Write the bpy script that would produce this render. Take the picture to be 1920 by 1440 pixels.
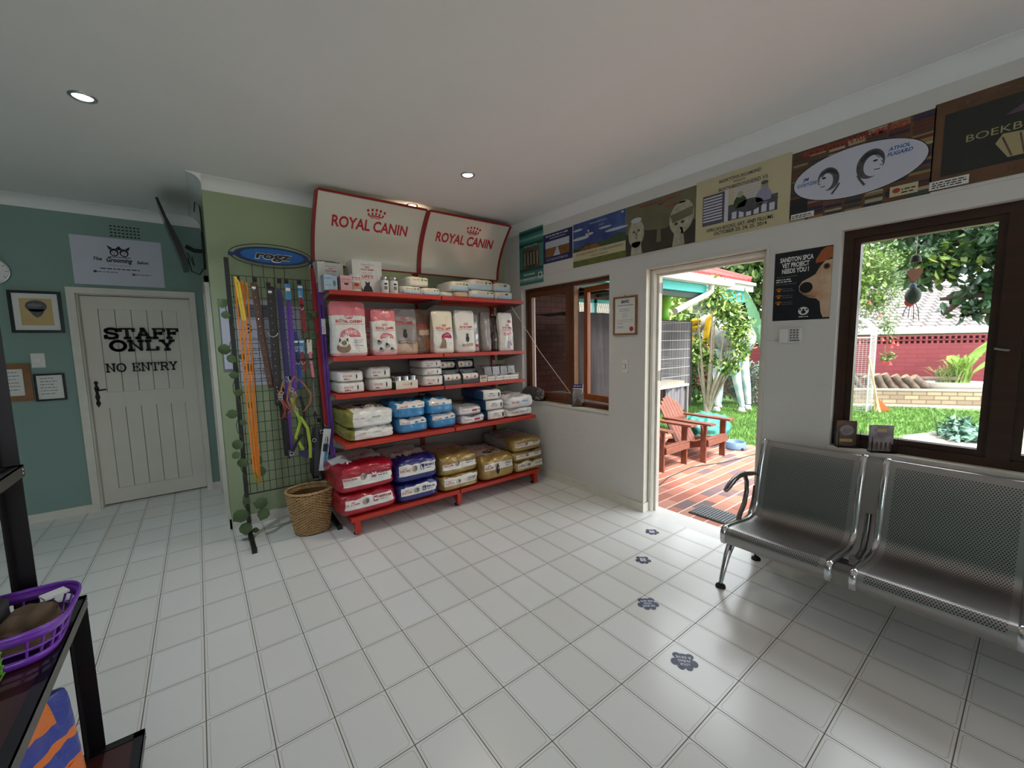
import bpy, math, random
from mathutils import Vector, Matrix, noise
random.seed(7)
pi = math.pi
SC = bpy.context.scene
for o in list(bpy.data.objects): bpy.data.objects.remove(o)
COL = SC.collection

# ---------------------------------------------------------------- camera
cam_d = bpy.data.cameras.new('camera'); cam = bpy.data.objects.new('camera', cam_d); COL.objects.link(cam)
_r = Vector((0.7930449, -0.60887138, -0.01885275)); _u = Vector((0.07709732, 0.06962206, 0.99458975)); _f = Vector((0.60426466, 0.79020783, -0.10215577))
cam.matrix_world = Matrix(((_r.x, _u.x, -_f.x, 0.08286503), (_r.y, _u.y, -_f.y, -3.09857488), (_r.z, _u.z, -_f.z, 1.44977913), (0, 0, 0, 1)))
cam_d.sensor_width = 36; cam_d.lens = 36 * 767.1 / 1920; cam_d.clip_start = .02; cam_d.clip_end = 200
SC.camera = cam
SC.view_settings.view_transform = 'Standard'; SC.view_settings.look = 'None'
SC.view_settings.exposure = 1.54; SC.view_settings.gamma = 1.0
try: SC.view_settings.use_curve_mapping = False
except Exception: pass

# ---------------------------------------------------------------- sky and sun
W = bpy.data.worlds.new('sky'); SC.world = W; W.use_nodes = True
nt = W.node_tree; nt.nodes.clear()
bg = nt.nodes.new('ShaderNodeBackground'); out = nt.nodes.new('ShaderNodeOutputWorld')
bg.inputs[0].default_value = (.90, .95, 1, 1); bg.inputs[1].default_value = 1.5
nt.links.new(bg.outputs[0], out.inputs[0])
sd = bpy.data.lights.new('sun', 'SUN'); sd.energy = 2.9; sd.angle = math.radians(12); sd.color = (1, .97, .92)
sun = bpy.data.objects.new('sun', sd); COL.objects.link(sun)
sun.rotation_euler = Vector((.1, .62, -1)).to_track_quat('-Z', 'Y').to_euler()
DOWNLIGHT_W = 9; ROOM_W = 38

# ---------------------------------------------------------------- materials
MATS = {}
def mat(name, col, rough=.6, metal=0., noise_amt=0., nscale=8., bump=0., bscale=40., spec=.5, alpha=1., emit=0., coat=0., trans=0., col2=None, stretch=None):
    m = bpy.data.materials.new(name); m.use_nodes = True; t = m.node_tree; b = t.nodes['Principled BSDF']
    b.inputs['Base Color'].default_value = (*col, 1); b.inputs['Roughness'].default_value = rough; b.inputs['Metallic'].default_value = metal
    b.inputs['Specular IOR Level'].default_value = spec
    if coat: b.inputs['Coat Weight'].default_value = coat; b.inputs['Coat Roughness'].default_value = .12
    if trans: b.inputs['Transmission Weight'].default_value = trans
    if alpha < 1: b.inputs['Alpha'].default_value = alpha
    if emit: b.inputs['Emission Color'].default_value = (*col, 1); b.inputs['Emission Strength'].default_value = emit
    if noise_amt or bump:
        tc = t.nodes.new('ShaderNodeTexCoord'); src = tc.outputs['Object']
        if stretch:
            mp = t.nodes.new('ShaderNodeMapping'); mp.inputs['Scale'].default_value = stretch; t.links.new(src, mp.inputs[0]); src = mp.outputs[0]
    if noise_amt:
        n = t.nodes.new('ShaderNodeTexNoise'); n.inputs['Scale'].default_value = nscale; n.inputs['Detail'].default_value = 5
        t.links.new(src, n.inputs['Vector'])
        r = t.nodes.new('ShaderNodeValToRGB'); r.color_ramp.elements[0].position = .3; r.color_ramp.elements[1].position = .7
        c2 = col2 or tuple(c * (1 - noise_amt) for c in col)
        r.color_ramp.elements[0].color = (*c2, 1); r.color_ramp.elements[1].color = (*col, 1)
        t.links.new(n.outputs[0], r.inputs[0]); t.links.new(r.outputs[0], b.inputs['Base Color'])
    if bump:
        n2 = t.nodes.new('ShaderNodeTexNoise'); n2.inputs['Scale'].default_value = bscale; n2.inputs['Detail'].default_value = 4
        t.links.new(src, n2.inputs['Vector'])
        bp = t.nodes.new('ShaderNodeBump'); bp.inputs['Strength'].default_value = bump; bp.inputs['Distance'].default_value = .01
        t.links.new(n2.outputs[0], bp.inputs['Height']); t.links.new(bp.outputs[0], b.inputs['Normal'])
    MATS[name] = m; return m

def srgb(r, g, b):
    f = lambda c: (c/255/12.92) if c/255 <= .04045 else ((c/255 + .055)/1.055)**2.4
    return (f(r), f(g), f(b))
def q(name, rgb, **k):
    if name.startswith('bag_'): k.update(bump=.75, bscale=26)
    return mat(name, srgb(*rgb), **k)

q('wall_white', (222, 220, 216), rough=.55, noise_amt=.06, nscale=1.7, bump=.25, bscale=22)
q('ceiling_white', (243, 244, 243), rough=.8, noise_amt=.05, nscale=1.2)
q('wall_teal', (134, 162, 154), rough=.6, noise_amt=.05, nscale=2, bump=.15, bscale=30)
q('wall_green', (164, 178, 142), rough=.6, noise_amt=.05, nscale=2, bump=.15, bscale=30)
q('trim_white', (226, 222, 210), rough=.4, noise_amt=.08, nscale=12, bump=.2, bscale=15)
q('door_white', (228, 224, 212), rough=.4, noise_amt=.04, nscale=5)
q('groove', (150, 148, 138), rough=.8)
q('black', (18, 18, 20), rough=.5); q('black_gloss', (16, 16, 18), rough=.2); q('ink', (30, 30, 34), rough=.7)
q('iron', (40, 34, 32), rough=.5, metal=.6, noise_amt=.5, nscale=60)
q('white', (240, 240, 238), rough=.5); q('paper', (232, 232, 228), rough=.7); q('greyline', (120, 122, 126), rough=.7)
q('plastic_white', (232, 230, 224), rough=.3)
q('red_metal', (190, 52, 36), rough=.35, noise_amt=.12, nscale=10)
q('red_frame', (150, 22, 22), rough=.35)
q('grey_metal', (150, 146, 140), rough=.5, metal=.3)
q('back_panel', (150, 144, 136), rough=.6, metal=.1)
q('board_cream', (226, 222, 206), rough=.22, coat=.5)
q('logo_red', (196, 24, 36), rough=.4)
q('wood_frame', (92, 48, 24), rough=.35, noise_amt=.45, nscale=5, stretch=(6, 6, .6), coat=.2)
q('wood_orange', (168, 92, 46), rough=.4, noise_amt=.3, nscale=5, stretch=(6, 6, .6))
q('wood_mid', (112, 62, 34), rough=.4, noise_amt=.35, nscale=5, stretch=(6, 6, .6))
q('wood_dark', (64, 36, 22), rough=.35, noise_amt=.4, nscale=5, stretch=(6, .6, 6))
q('wood_chair', (132, 78, 60), rough=.55, noise_amt=.35, nscale=8, stretch=(3, 3, 3), bump=.2)
q('frame_oak', (150, 104, 62), rough=.5, noise_amt=.3, nscale=12)
q('chrome', (210, 212, 216), rough=.12, metal=1.); q('steel_dark', (120, 118, 118), rough=.25, metal=.9)
q('rubber', (24, 24, 24), rough=.7)
q('wicker', (206, 168, 116), rough=.6, noise_amt=.35, nscale=30); q('wicker_dark', (110, 78, 44), rough=.7)
q('grid_black', (20, 22, 24), rough=.4); q('foliage_ivy', (74, 98, 56), rough=.5, noise_amt=.3, nscale=9)
q('rogz_blue', (22, 96, 170), rough=.25); q('rogz_navy', (14, 44, 92), rough=.25)
q('orange_strap', (226, 132, 30), rough=.6, noise_amt=.15, nscale=25); q('yellow_strap', (220, 190, 60), rough=.6)
q('brown_leather', (92, 62, 48), rough=.5, noise_amt=.2, nscale=30); q('dark_leather', (44, 38, 36), rough=.45)
q('purple_strap', (96, 52, 150), rough=.5); q('navy_strap', (48, 40, 92), rough=.5); q('blue_strap', (46, 74, 150), rough=.5)
q('red_strap', (160, 26, 34), rough=.5); q('pink_strap', (226, 130, 150), rough=.5); q('lime_strap', (170, 196, 60), rough=.5)
q('terracotta_strap', (176, 108, 70), rough=.5, noise_amt=.3, nscale=40)
q('silver', (200, 200, 204), rough=.25, metal=1.); q('brass', (200, 160, 60), rough=.3, metal=.9)
q('bag_white', (236, 234, 228), rough=.28, coat=.5); q('bag_cream', (236, 229, 208), rough=.28, coat=.5)
q('bag_pink', (226, 128, 138), rough=.25, coat=.6); q('bag_palepink', (236, 184, 186), rough=.25, coat=.6)
q('bag_grey', (152, 146, 144), rough=.25, coat=.6); q('bag_brown', (128, 106, 88), rough=.25, coat=.6)
q('bag_tan', (196, 170, 146), rough=.3, coat=.5); q('bag_dark', (52, 34, 28), rough=.25, coat=.5)
q('bag_red', (168, 24, 46), rough=.28, coat=.5); q('bag_navy', (34, 38, 112), rough=.28, coat=.5)
q('bag_gold', (170, 142, 84), rough=.3, metal=.35, coat=.5); q('bag_olive', (140, 138, 60), rough=.3, coat=.5)
q('bag_blue', (58, 140, 196), rough=.25, coat=.6); q('bag_paleblue', (180, 206, 226), rough=.3, coat=.4)
q('bag_deepblue', (36, 76, 116), rough=.3, coat=.4); q('bag_silver', (196, 196, 198), rough=.25, metal=.4, coat=.5)
q('bag_darkcat', (40, 40, 44), rough=.5); q('catfur', (150, 128, 104), rough=.7); q('magenta', (190, 30, 90), rough=.4)
q('green_print', (90, 150, 60), rough=.5); q('blue_print', (30, 80, 170), rough=.5); q('sky_print', (120, 160, 196), rough=.5)
q('disp_grey', (66, 68, 72), rough=.4); q('tray_green', (60, 110, 70), rough=.5)
mat('clear', (1, 1, 1), rough=.05, trans=1., spec=.4); MATS['clear'].node_tree.nodes['Principled BSDF'].inputs['IOR'].default_value = 1.1
q('lens', (255, 246, 225), emit=9.); q('lens_cool', (225, 240, 255), emit=9.)
q('purple_plastic', (128, 62, 190), rough=.3, coat=.3); q('cloth_grey', (70, 72, 76), rough=.9); q('cloth_brown', (120, 98, 76), rough=.9, noise_amt=.3, nscale=20)
q('shelf_black', (28, 26, 28), rough=.45, metal=.3); q('shelf_wine', (74, 34, 32), rough=.4, noise_amt=.2, nscale=14); q('shelf_edge', (96, 94, 92), rough=.45, metal=.4)
q('bag_royal', (40, 62, 160), rough=.35, coat=.4); q('bag_orange', (232, 122, 40), rough=.35, coat=.4)
q('sticker', (40, 56, 92), rough=.4); q('sticker_white', (216, 220, 228), rough=.4)
# posters
q('p_teal', (60, 128, 122), rough=.35); q('p_tealdark', (24, 70, 68), rough=.35); q('p_teallight', (120, 176, 166), rough=.35)
q('p_navy', (30, 38, 92), rough=.35); q('p_sky', (70, 104, 160), rough=.35, noise_amt=.5, nscale=6, col2=srgb(34, 52, 120)); q('p_cloud', (190, 200, 214), rough=.35)
q('p_hill', (62, 84, 52), rough=.4, noise_amt=.4, nscale=20); q('p_grass', (112, 122, 56), rough=.4, noise_amt=.4, nscale=14); q('p_earth', (150, 98, 56), rough=.4, noise_amt=.4, nscale=22)
q('p_sepia', (120, 116, 88), rough=.4, noise_amt=.3, nscale=6); q('p_sepiadark', (62, 56, 46), rough=.4, noise_amt=.3, nscale=14); q('p_bust', (186, 184, 160), rough=.4, noise_amt=.35, nscale=28)
q('p_cream', (206, 196, 158), rough=.4, noise_amt=.08, nscale=6); q('p_pencil', (96, 96, 104), rough=.5, noise_amt=.5, nscale=40); q('p_lilac', (150, 146, 176), rough=.5)
q('p_brown', (110, 78, 54), rough=.4, noise_amt=.35, nscale=12); q('p_book1', (150, 120, 84), rough=.4); q('p_book2', (96, 48, 40), rough=.4); q('p_book3', (56, 72, 60), rough=.4); q('p_book4', (170, 160, 130), rough=.4); q('p_book5', (44, 44, 70), rough=.4)
q('p_board', (44, 46, 42), rough=.5, noise_amt=.3, nscale=9); q('p_chalk', (170, 160, 120), rough=.5); q('p_purple', (96, 72, 92), rough=.5)
q('p_black', (28, 28, 36), rough=.35); q('p_dog', (226, 206, 178), rough=.4, noise_amt=.3, nscale=9, col2=srgb(190, 140, 104)); q('p_ear', (168, 92, 50), rough=.4); q('p_lilacpaper', (206, 208, 224), rough=.5)
q('p_photo', (64, 50, 46), rough=.4, noise_amt=.5, nscale=20, col2=srgb(120, 92, 72)); q('p_photo_light', (190, 180, 186), rough=.4, noise_amt=.5, nscale=16, col2=srgb(110, 100, 104))
q('p_redline', (170, 60, 50), rough=.5); q('p_sand', (214, 184, 128), rough=.6, noise_amt=.15, nscale=10)
# cat, garden
q('cat_fur', (92, 84, 80), rough=.9, noise_amt=.55, nscale=16, stretch=(1, 3, 1), bump=.5, bscale=120)
q('cat_pink', (190, 140, 130), rough=.7); q('cat_pale', (170, 160, 150), rough=.9)
q('grass', (100, 140, 62), rough=.8, noise_amt=.4, nscale=3, bump=.6, bscale=60); q('grass_blade', (108, 150, 66), rough=.6, noise_amt=.4, nscale=5)
q('leaf_light', (146, 176, 88), rough=.5, noise_amt=.35, nscale=6); q('leaf_mid', (86, 122, 64), rough=.5, noise_amt=.4, nscale=5)
q('leaf_dark', (58, 96, 56), rough=.4, noise_amt=.45, nscale=4, col2=srgb(26, 48, 32)); q('leaf_fine', (120, 148, 80), rough=.6, noise_amt=.4, nscale=8)
q('leaf_blue', (110, 150, 130), rough=.4, noise_amt=.3, nscale=8); q('leaf_banana', (130, 180, 140), rough=.4, noise_amt=.2, nscale=8)
q('flower_red', (210, 60, 36), rough=.5); q('bark', (170, 156, 138), rough=.8, noise_amt=.3, nscale=14, bump=.4)
q('bark_dark', (72, 62, 52), rough=.9, noise_amt=.4, nscale=14, bump=.4)
q('log', (112, 98, 86), rough=.9, noise_amt=.5, nscale=12, bump=.6); q('log_end', (176, 150, 120), rough=.9, noise_amt=.3, nscale=20)
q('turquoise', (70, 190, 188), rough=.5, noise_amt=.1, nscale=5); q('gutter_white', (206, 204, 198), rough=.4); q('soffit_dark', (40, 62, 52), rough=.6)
q('roof_red', (170, 70, 66), rough=.7, noise_amt=.3, nscale=20); q('concrete', (158, 150, 134), rough=.9, noise_amt=.2, nscale=5); q('paving', (166, 156, 144), rough=.9, noise_amt=.2, nscale=4)
q('cloth_stripe', (84, 78, 84), rough=.95, noise_amt=.3, nscale=3, stretch=(14, 2, .5), col2=srgb(136, 132, 136)); q('cloth_dark', (46, 40, 42), rough=.95, noise_amt=.4, nscale=3, stretch=(8, 2, .5), col2=srgb(28, 24, 26))
q('wire_white', (186, 188, 188), rough=.4); q('drum_green', (120, 190, 50), rough=.5); q('teal_bag', (66, 146, 132), rough=.5, noise_amt=.3, nscale=7, bump=.5, bscale=12)
q('bowl_blue', (96, 124, 152), rough=.5, noise_amt=.25, nscale=60); q('mat_dark', (52, 54, 58), rough=.8); q('mat_light', (120, 122, 124), rough=.7)
q('statue_white', (226, 228, 222), rough=.4, noise_amt=.25, nscale=7, col2=srgb(120, 170, 190)); q('statue_grey', (120, 128, 140), rough=.5, noise_amt=.5, nscale=7, col2=srgb(180, 176, 168)); q('statue_yellow', (226, 180, 30), rough=.5, noise_amt=.3, nscale=12)
q('broom', (214, 190, 150), rough=.8); q('dustpan', (214, 84, 40), rough=.4); q('cable', (60, 60, 60), rough=.6); q('string', (226, 214, 196), rough=.7)
q('chime_dark', (40, 34, 32), rough=.6); q('chime_heart', (128, 84, 62), rough=.6); q('chime_green', (44, 64, 50), rough=.6); q('bath_white', (226, 222, 212), rough=.4)

def node_math(t, op, a, b=None, c=None):
    n = t.nodes.new('ShaderNodeMath'); n.operation = op
    for i, v in enumerate((a, b, c)):
        if v is None: continue
        if isinstance(v, (int, float)): n.inputs[i].default_value = v
        else: t.links.new(v, n.inputs[i])
    return n.outputs[0]
def mixc(t, fac, a, b):
    n = t.nodes.new('ShaderNodeMix'); n.data_type = 'RGBA'
    if isinstance(fac, (int, float)): n.inputs[0].default_value = fac
    else: t.links.new(fac, n.inputs[0])
    for i, v in ((6, a), (7, b)):
        if isinstance(v, tuple): n.inputs[i].default_value = (*v, 1)
        else: t.links.new(v, n.inputs[i])
    return n.outputs[2]

def tile_floor():
    m = bpy.data.materials.new('tile_floor'); m.use_nodes = True; t = m.node_tree; b = t.nodes['Principled BSDF']
    M = lambda op, a, bb=None, c=None: node_math(t, op, a, bb, c)
    tc = t.nodes.new('ShaderNodeNewGeometry'); sp = t.nodes.new('ShaderNodeSeparateXYZ'); t.links.new(tc.outputs['Position'], sp.inputs[0])
    u = M('DIVIDE', sp.outputs[0], .2); v = M('DIVIDE', sp.outputs[1], .3)
    fx = M('MULTIPLY', M('ABSOLUTE', M('SUBTRACT', M('FRACT', u), .5)), .2); fy = M('MULTIPLY', M('ABSOLUTE', M('SUBTRACT', M('FRACT', v), .5)), .3)
    def sdf(r):
        qx = M('SUBTRACT', fx, .1 - r); qy = M('SUBTRACT', fy, .15 - r)
        px = M('MAXIMUM', qx, 0.); py = M('MAXIMUM', qy, 0.)
        ln = M('SQRT', M('ADD', M('MULTIPLY', px, px), M('MULTIPLY', py, py)))
        return M('SUBTRACT', M('ADD', ln, M('MINIMUM', M('MAXIMUM', qx, qy), 0.)), r)
    grout = M('GREATER_THAN', sdf(.002), -.0018)
    inner = M('LESS_THAN', M('ABSOLUTE', M('ADD', sdf(.028), .011)), .0010)
    cb = t.nodes.new('ShaderNodeCombineXYZ'); t.links.new(M('FLOOR', u), cb.inputs[0]); t.links.new(M('FLOOR', v), cb.inputs[1])
    wn = t.nodes.new('ShaderNodeTexWhiteNoise'); t.links.new(cb.outputs[0], wn.inputs[0])
    base = mixc(t, wn.outputs[0], srgb(236, 238, 237), srgb(229, 230, 227))
    ns = t.nodes.new('ShaderNodeTexNoise'); ns.inputs['Scale'].default_value = 2.5; ns.inputs['Detail'].default_value = 8; t.links.new(tc.outputs['Position'], ns.inputs['Vector'])
    base = mixc(t, M('MULTIPLY', ns.outputs[0], .12), base, srgb(180, 170, 150))
    c1 = mixc(t, M('MULTIPLY', inner, .45), base, srgb(120, 112, 98)); c2 = mixc(t, grout, c1, srgb(104, 94, 80))
    t.links.new(c2, b.inputs['Base Color'])
    t.links.new(M('ADD', .2, M('MULTIPLY', grout, .5)), b.inputs['Roughness'])
    bp = t.nodes.new('ShaderNodeBump'); bp.inputs['Strength'].default_value = .5; bp.inputs['Distance'].default_value = .002
    h = M('SUBTRACT', 1., M('ADD', grout, M('MULTIPLY', inner, .4))); t.links.new(h, bp.inputs['Height']); t.links.new(bp.outputs[0], b.inputs['Normal'])
    MATS['tile_floor'] = m
tile_floor()

def paver():
    m = bpy.data.materials.new('brick_paving'); m.use_nodes = True; t = m.node_tree; b = t.nodes['Principled BSDF']
    M = lambda op, a, bb=None, c=None: node_math(t, op, a, bb, c)
    tc = t.nodes.new('ShaderNodeNewGeometry'); sp = t.nodes.new('ShaderNodeSeparateXYZ'); t.links.new(tc.outputs['Position'], sp.inputs[0])
    v = M('DIVIDE', sp.outputs[1], .116); row = M('FLOOR', v); u = M('ADD', M('DIVIDE', sp.outputs[0], .23), M('MULTIPLY', M('MODULO', row, 2.), .5))
    fy = M('MULTIPLY', M('ABSOLUTE', M('SUBTRACT', M('FRACT', v), .5)), .116); fx = M('MULTIPLY', M('ABSOLUTE', M('SUBTRACT', M('FRACT', u), .5)), .23)
    jy = M('GREATER_THAN', fy, .0525); jx = M('GREATER_THAN', fx, .112)
    cb = t.nodes.new('ShaderNodeCombineXYZ'); t.links.new(M('FLOOR', u), cb.inputs[0]); t.links.new(row, cb.inputs[1])
    wn = t.nodes.new('ShaderNodeTexWhiteNoise'); t.links.new(cb.outputs[0], wn.inputs[0])
    r = t.nodes.new('ShaderNodeValToRGB'); t.links.new(wn.outputs[0], r.inputs[0]); e = r.color_ramp.elements
    r.color_ramp.interpolation = 'CONSTANT'
    e[0].color = (*srgb(170, 106, 86), 1); e[1].position = .3; e[1].color = (*srgb(180, 118, 96), 1)
    for p, c in ((.55, (162, 96, 76)), (.72, (186, 132, 110)), (.86, (92, 84, 88))):
        x = e.new(p); x.color = (*srgb(*c), 1)
    ns = t.nodes.new('ShaderNodeTexNoise'); ns.inputs['Scale'].default_value = 9; t.links.new(tc.outputs['Position'], ns.inputs['Vector'])
    base = mixc(t, M('MULTIPLY', ns.outputs[0], .5), r.outputs[0], srgb(158, 98, 80))
    c1 = mixc(t, jx, base, srgb(96, 78, 70)); c2 = mixc(t, jy, c1, srgb(206, 190, 180))
    t.links.new(c2, b.inputs['Base Color']); b.inputs['Roughness'].default_value = .75
    MATS['brick_paving'] = m
paver()

def bricks(name, c1, c2, mc, scale, rot=(pi/2, 0, 0), bw=.5, rh=.25, ms=.02):
    m = bpy.data.materials.new(name); m.use_nodes = True; t = m.node_tree; b = t.nodes['Principled BSDF']
    tc = t.nodes.new('ShaderNodeTexCoord'); mp = t.nodes.new('ShaderNodeMapping'); mp.inputs['Rotation'].default_value = rot
    br = t.nodes.new('ShaderNodeTexBrick'); t.links.new(tc.outputs['Object'], mp.inputs[0]); t.links.new(mp.outputs[0], br.inputs['Vector'])
    br.inputs['Color1'].default_value = (*srgb(*c1), 1); br.inputs['Color2'].default_value = (*srgb(*c2), 1); br.inputs['Mortar'].default_value = (*srgb(*mc), 1)
    br.inputs['Scale'].default_value = scale; br.inputs['Mortar Size'].default_value = ms; br.inputs['Brick Width'].default_value = bw; br.inputs['Row Height'].default_value = rh
    t.links.new(br.outputs[0], b.inputs['Base Color']); b.inputs['Roughness'].default_value = .8
    bp = t.nodes.new('ShaderNodeBump'); bp.inputs['Strength'].default_value = .5; bp.inputs['Distance'].default_value = .01; bp.invert = True
    t.links.new(br.outputs[1], bp.inputs['Height']); t.links.new(bp.outputs[0], b.inputs['Normal'])
    MATS[name] = m
bricks('brick_pink', (122, 82, 76), (106, 68, 64), (90, 60, 56), 1., bw=.23, rh=.085, ms=.008)
bricks('brick_maroon', (122, 48, 54), (112, 42, 48), (96, 38, 44), 1., bw=.4, rh=.1, ms=.006)
bricks('brick_tan', (160, 144, 116), (130, 114, 92), (100, 88, 72), 1., bw=.25, rh=.09, ms=.01)
bricks('roof_tile', (148, 142, 140), (134, 128, 126), (66, 60, 58), 1., rot=(0, 0, 0), bw=.3, rh=.22, ms=.03)

def perforated():
    m = bpy.data.materials.new('perforated_steel'); m.use_nodes = True; t = m.node_tree; b = t.nodes['Principled BSDF']
    M = lambda op, a, bb=None: node_math(t, op, a, bb)
    tc = t.nodes.new('ShaderNodeUVMap'); sp = t.nodes.new('ShaderNodeSeparateXYZ'); t.links.new(tc.outputs[0], sp.inputs[0])
    P = .0105
    v = M('DIVIDE', sp.outputs[1], P * .866); row = M('FLOOR', v); u = M('ADD', M('DIVIDE', sp.outputs[0], P), M('MULTIPLY', M('MODULO', row, 2.), .5))
    dx = M('SUBTRACT', M('FRACT', u), .5); dy = M('MULTIPLY', M('SUBTRACT', M('FRACT', v), .5), .866)
    d = M('SQRT', M('ADD', M('MULTIPLY', dx, dx), M('MULTIPLY', dy, dy)))
    hole = M('LESS_THAN', d, .27)
    # only inside the pressed panel: u in .05..W-.05 encoded by uv z mask (second uv)
    mk = t.nodes.new('ShaderNodeUVMap'); mk.uv_map = 'mask'; sm = t.nodes.new('ShaderNodeSeparateXYZ'); t.links.new(mk.outputs[0], sm.inputs[0])
    hole = M('MULTIPLY', hole, M('GREATER_THAN', sm.outputs[0], .5)); tc.uv_map = 'UVMap'
    t.links.new(mixc(t, hole, srgb(164, 162, 160), srgb(18, 18, 18)), b.inputs['Base Color'])
    t.links.new(M('SUBTRACT', .9, M('MULTIPLY', hole, .9)), b.inputs['Metallic']); b.inputs['Roughness'].default_value = .38
    MATS['perforated_steel'] = m
perforated()

# ---------------------------------------------------------------- mesh building
def link(o): COL.objects.link(o); return o
class MB:
    def __init__(s): s.v = []; s.f = []; s.m = []; s.s = []
    def add(s, vs, fs, m, smooth=False):
        n = len(s.v); s.v += [tuple(p) for p in vs]
        for f in fs: s.f.append(tuple(i + n for i in f)); s.m.append(m); s.s.append(smooth)
        return s
    def box(s, x0, x1, y0, y1, z0, z1, m, rot=None, piv=None):
        vs = [Vector((x, y, z)) for z in (z0, z1) for y in (y0, y1) for x in (x0, x1)]
        if rot:
            R = rot; p = Vector(piv) if piv else Vector(((x0+x1)/2, (y0+y1)/2, (z0+z1)/2)); vs = [p + R @ (v - p) for v in vs]
        return s.add(vs, [(0, 2, 3, 1), (4, 5, 7, 6), (0, 1, 5, 4), (2, 6, 7, 3), (0, 4, 6, 2), (1, 3, 7, 5)], m)
    def prism(s, pts, a, b, m, smooth=False):
        """pts: list of 3D points (planar loop); a,b: offset vectors"""
        n = len(pts); A = Vector(a); B = Vector(b); P = [Vector(p) for p in pts]
        s.add([p + A for p in P] + [p + B for p in P], [tuple(range(n))[::-1], tuple(range(n, 2*n))], m)
        return s.add([p + A for p in P] + [p + B for p in P], [(i, (i+1) % n, n + (i+1) % n, n + i) for i in range(n)], m, smooth)
    def tube(s, path, r, m, seg=8, closed=False, caps=True, flat=None):
        P = [Vector(p) for p in path]; n = len(P); R = r if isinstance(r, (list, tuple)) else [r] * n
        T = []
        for i in range(n):
            a = P[(i-1) % n] if (closed or i > 0) else P[i]; b = P[(i+1) % n] if (closed or i < n-1) else P[i]
            d = b - a; T.append(d.normalized() if d.length > 1e-9 else Vector((0, 0, 1)))
        ref = Vector((0, 0, 1)) if abs(T[0].z) < .9 else Vector((1, 0, 0)); N = (ref - T[0] * ref.dot(T[0])).normalized(); vs = []
        for i in range(n):
            N = (N - T[i] * N.dot(T[i])); N = N.normalized() if N.length > 1e-6 else T[i].orthogonal().normalized(); B = T[i].cross(N)
            for k in range(seg):
                a = 2*pi*k/seg; vs.append(P[i] + N * math.cos(a) * R[i] + B * math.sin(a) * R[i] * (flat or 1))
        fs = []
        for i in range(n if closed else n-1):
            j = (i+1) % n
            for k in range(seg): fs.append((i*seg+k, i*seg+(k+1) % seg, j*seg+(k+1) % seg, j*seg+k))
        s.add(vs, fs, m, True)
        if caps and not closed: s.add(vs[:seg], [tuple(range(seg))[::-1]], m); s.add(vs[-seg:], [tuple(range(seg))], m)
        return s
    def cyl(s, c0, c1, r, m, seg=16): return s.tube([c0, c1], r, m, seg)
    def lathe(s, prof, c, m, seg=24, axis=None, smooth=True):
        """prof: [(r,z)], c centre; axis: Matrix 3x3 rotation"""
        C = Vector(c); A = axis or Matrix.Identity(3); vs = []
        for r, z in prof:
            for k in range(seg): a = 2*pi*k/seg; vs.append(C + A @ Vector((r*math.cos(a), r*math.sin(a), z)))
        fs = []
        for i in range(len(prof)-1):
            for k in range(seg): fs.append((i*seg+k, i*seg+(k+1) % seg, (i+1)*seg+(k+1) % seg, (i+1)*seg+k))
        return s.add(vs, fs, m, smooth)
    def ell(s, c, r, m, seg=14, rings=9, rot=None):
        C = Vector(c); R = rot or Matrix.Identity(3); r = (r, r, r) if isinstance(r, (int, float)) else r
        vs = []
        for i in range(rings+1):
            th = pi*i/rings
            for k in range(seg): a = 2*pi*k/seg; vs.append(C + R @ Vector((r[0]*math.sin(th)*math.cos(a), r[1]*math.sin(th)*math.sin(a), r[2]*math.cos(th))))
        return s.add(vs, [(i*seg+k, (i+1)*seg+k, (i+1)*seg+(k+1) % seg, i*seg+(k+1) % seg) for i in range(rings) for k in range(seg)], m, True)
    def surf(s, fn, nu, nv, m, smooth=True, mf=None):
        vs = [fn(i/nu, j/nv) for j in range(nv+1) for i in range(nu+1)]; w = nu+1
        for j in range(nv):
            for i in range(nu):
                pass
        n = len(s.v); s.v += [tuple(p) for p in vs]
        for j in range(nv):
            for i in range(nu):
                s.f.append((n+j*w+i, n+j*w+i+1, n+(j+1)*w+i+1, n+(j+1)*w+i)); s.m.append(mf((i+.5)/nu, (j+.5)/nv) if mf else m); s.s.append(smooth)
        return s
    def build(s, name, parent=None, world=True, bevel=0., keep_origin=False, mods=None):
        me = bpy.data.meshes.new(name)
        off = Vector((0, 0, 0))
        if parent is None and not keep_origin and world:
            xs = [p[0] for p in s.v]; ys = [p[1] for p in s.v]; zs = [p[2] for p in s.v]
            off = Vector(((min(xs)+max(xs))/2, (min(ys)+max(ys))/2, min(zs)))
        me.from_pydata([(p[0]-off.x, p[1]-off.y, p[2]-off.z) for p in s.v], [], s.f)
        keys = []
        for k in s.m:
            if k not in keys: keys.append(k)
        for k in keys: me.materials.append(MATS[k])
        ix = {k: i for i, k in enumerate(keys)}
        me.polygons.foreach_set('material_index', [ix[k] for k in s.m]); me.polygons.foreach_set('use_smooth', s.s); me.update()
        o = link(bpy.data.objects.new(name, me)); o.location = off
        if parent is not None:
            o.parent = parent
            if world:
                w = Vector((0, 0, 0)); p = parent
                while p is not None: w += p.location; p = p.parent
                o.location = -w
        if bevel: b = o.modifiers.new('bevel', 'BEVEL'); b.width = bevel; b.segments = 2; b.limit_method = 'ANGLE'; b.angle_limit = .7
        return o

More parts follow.
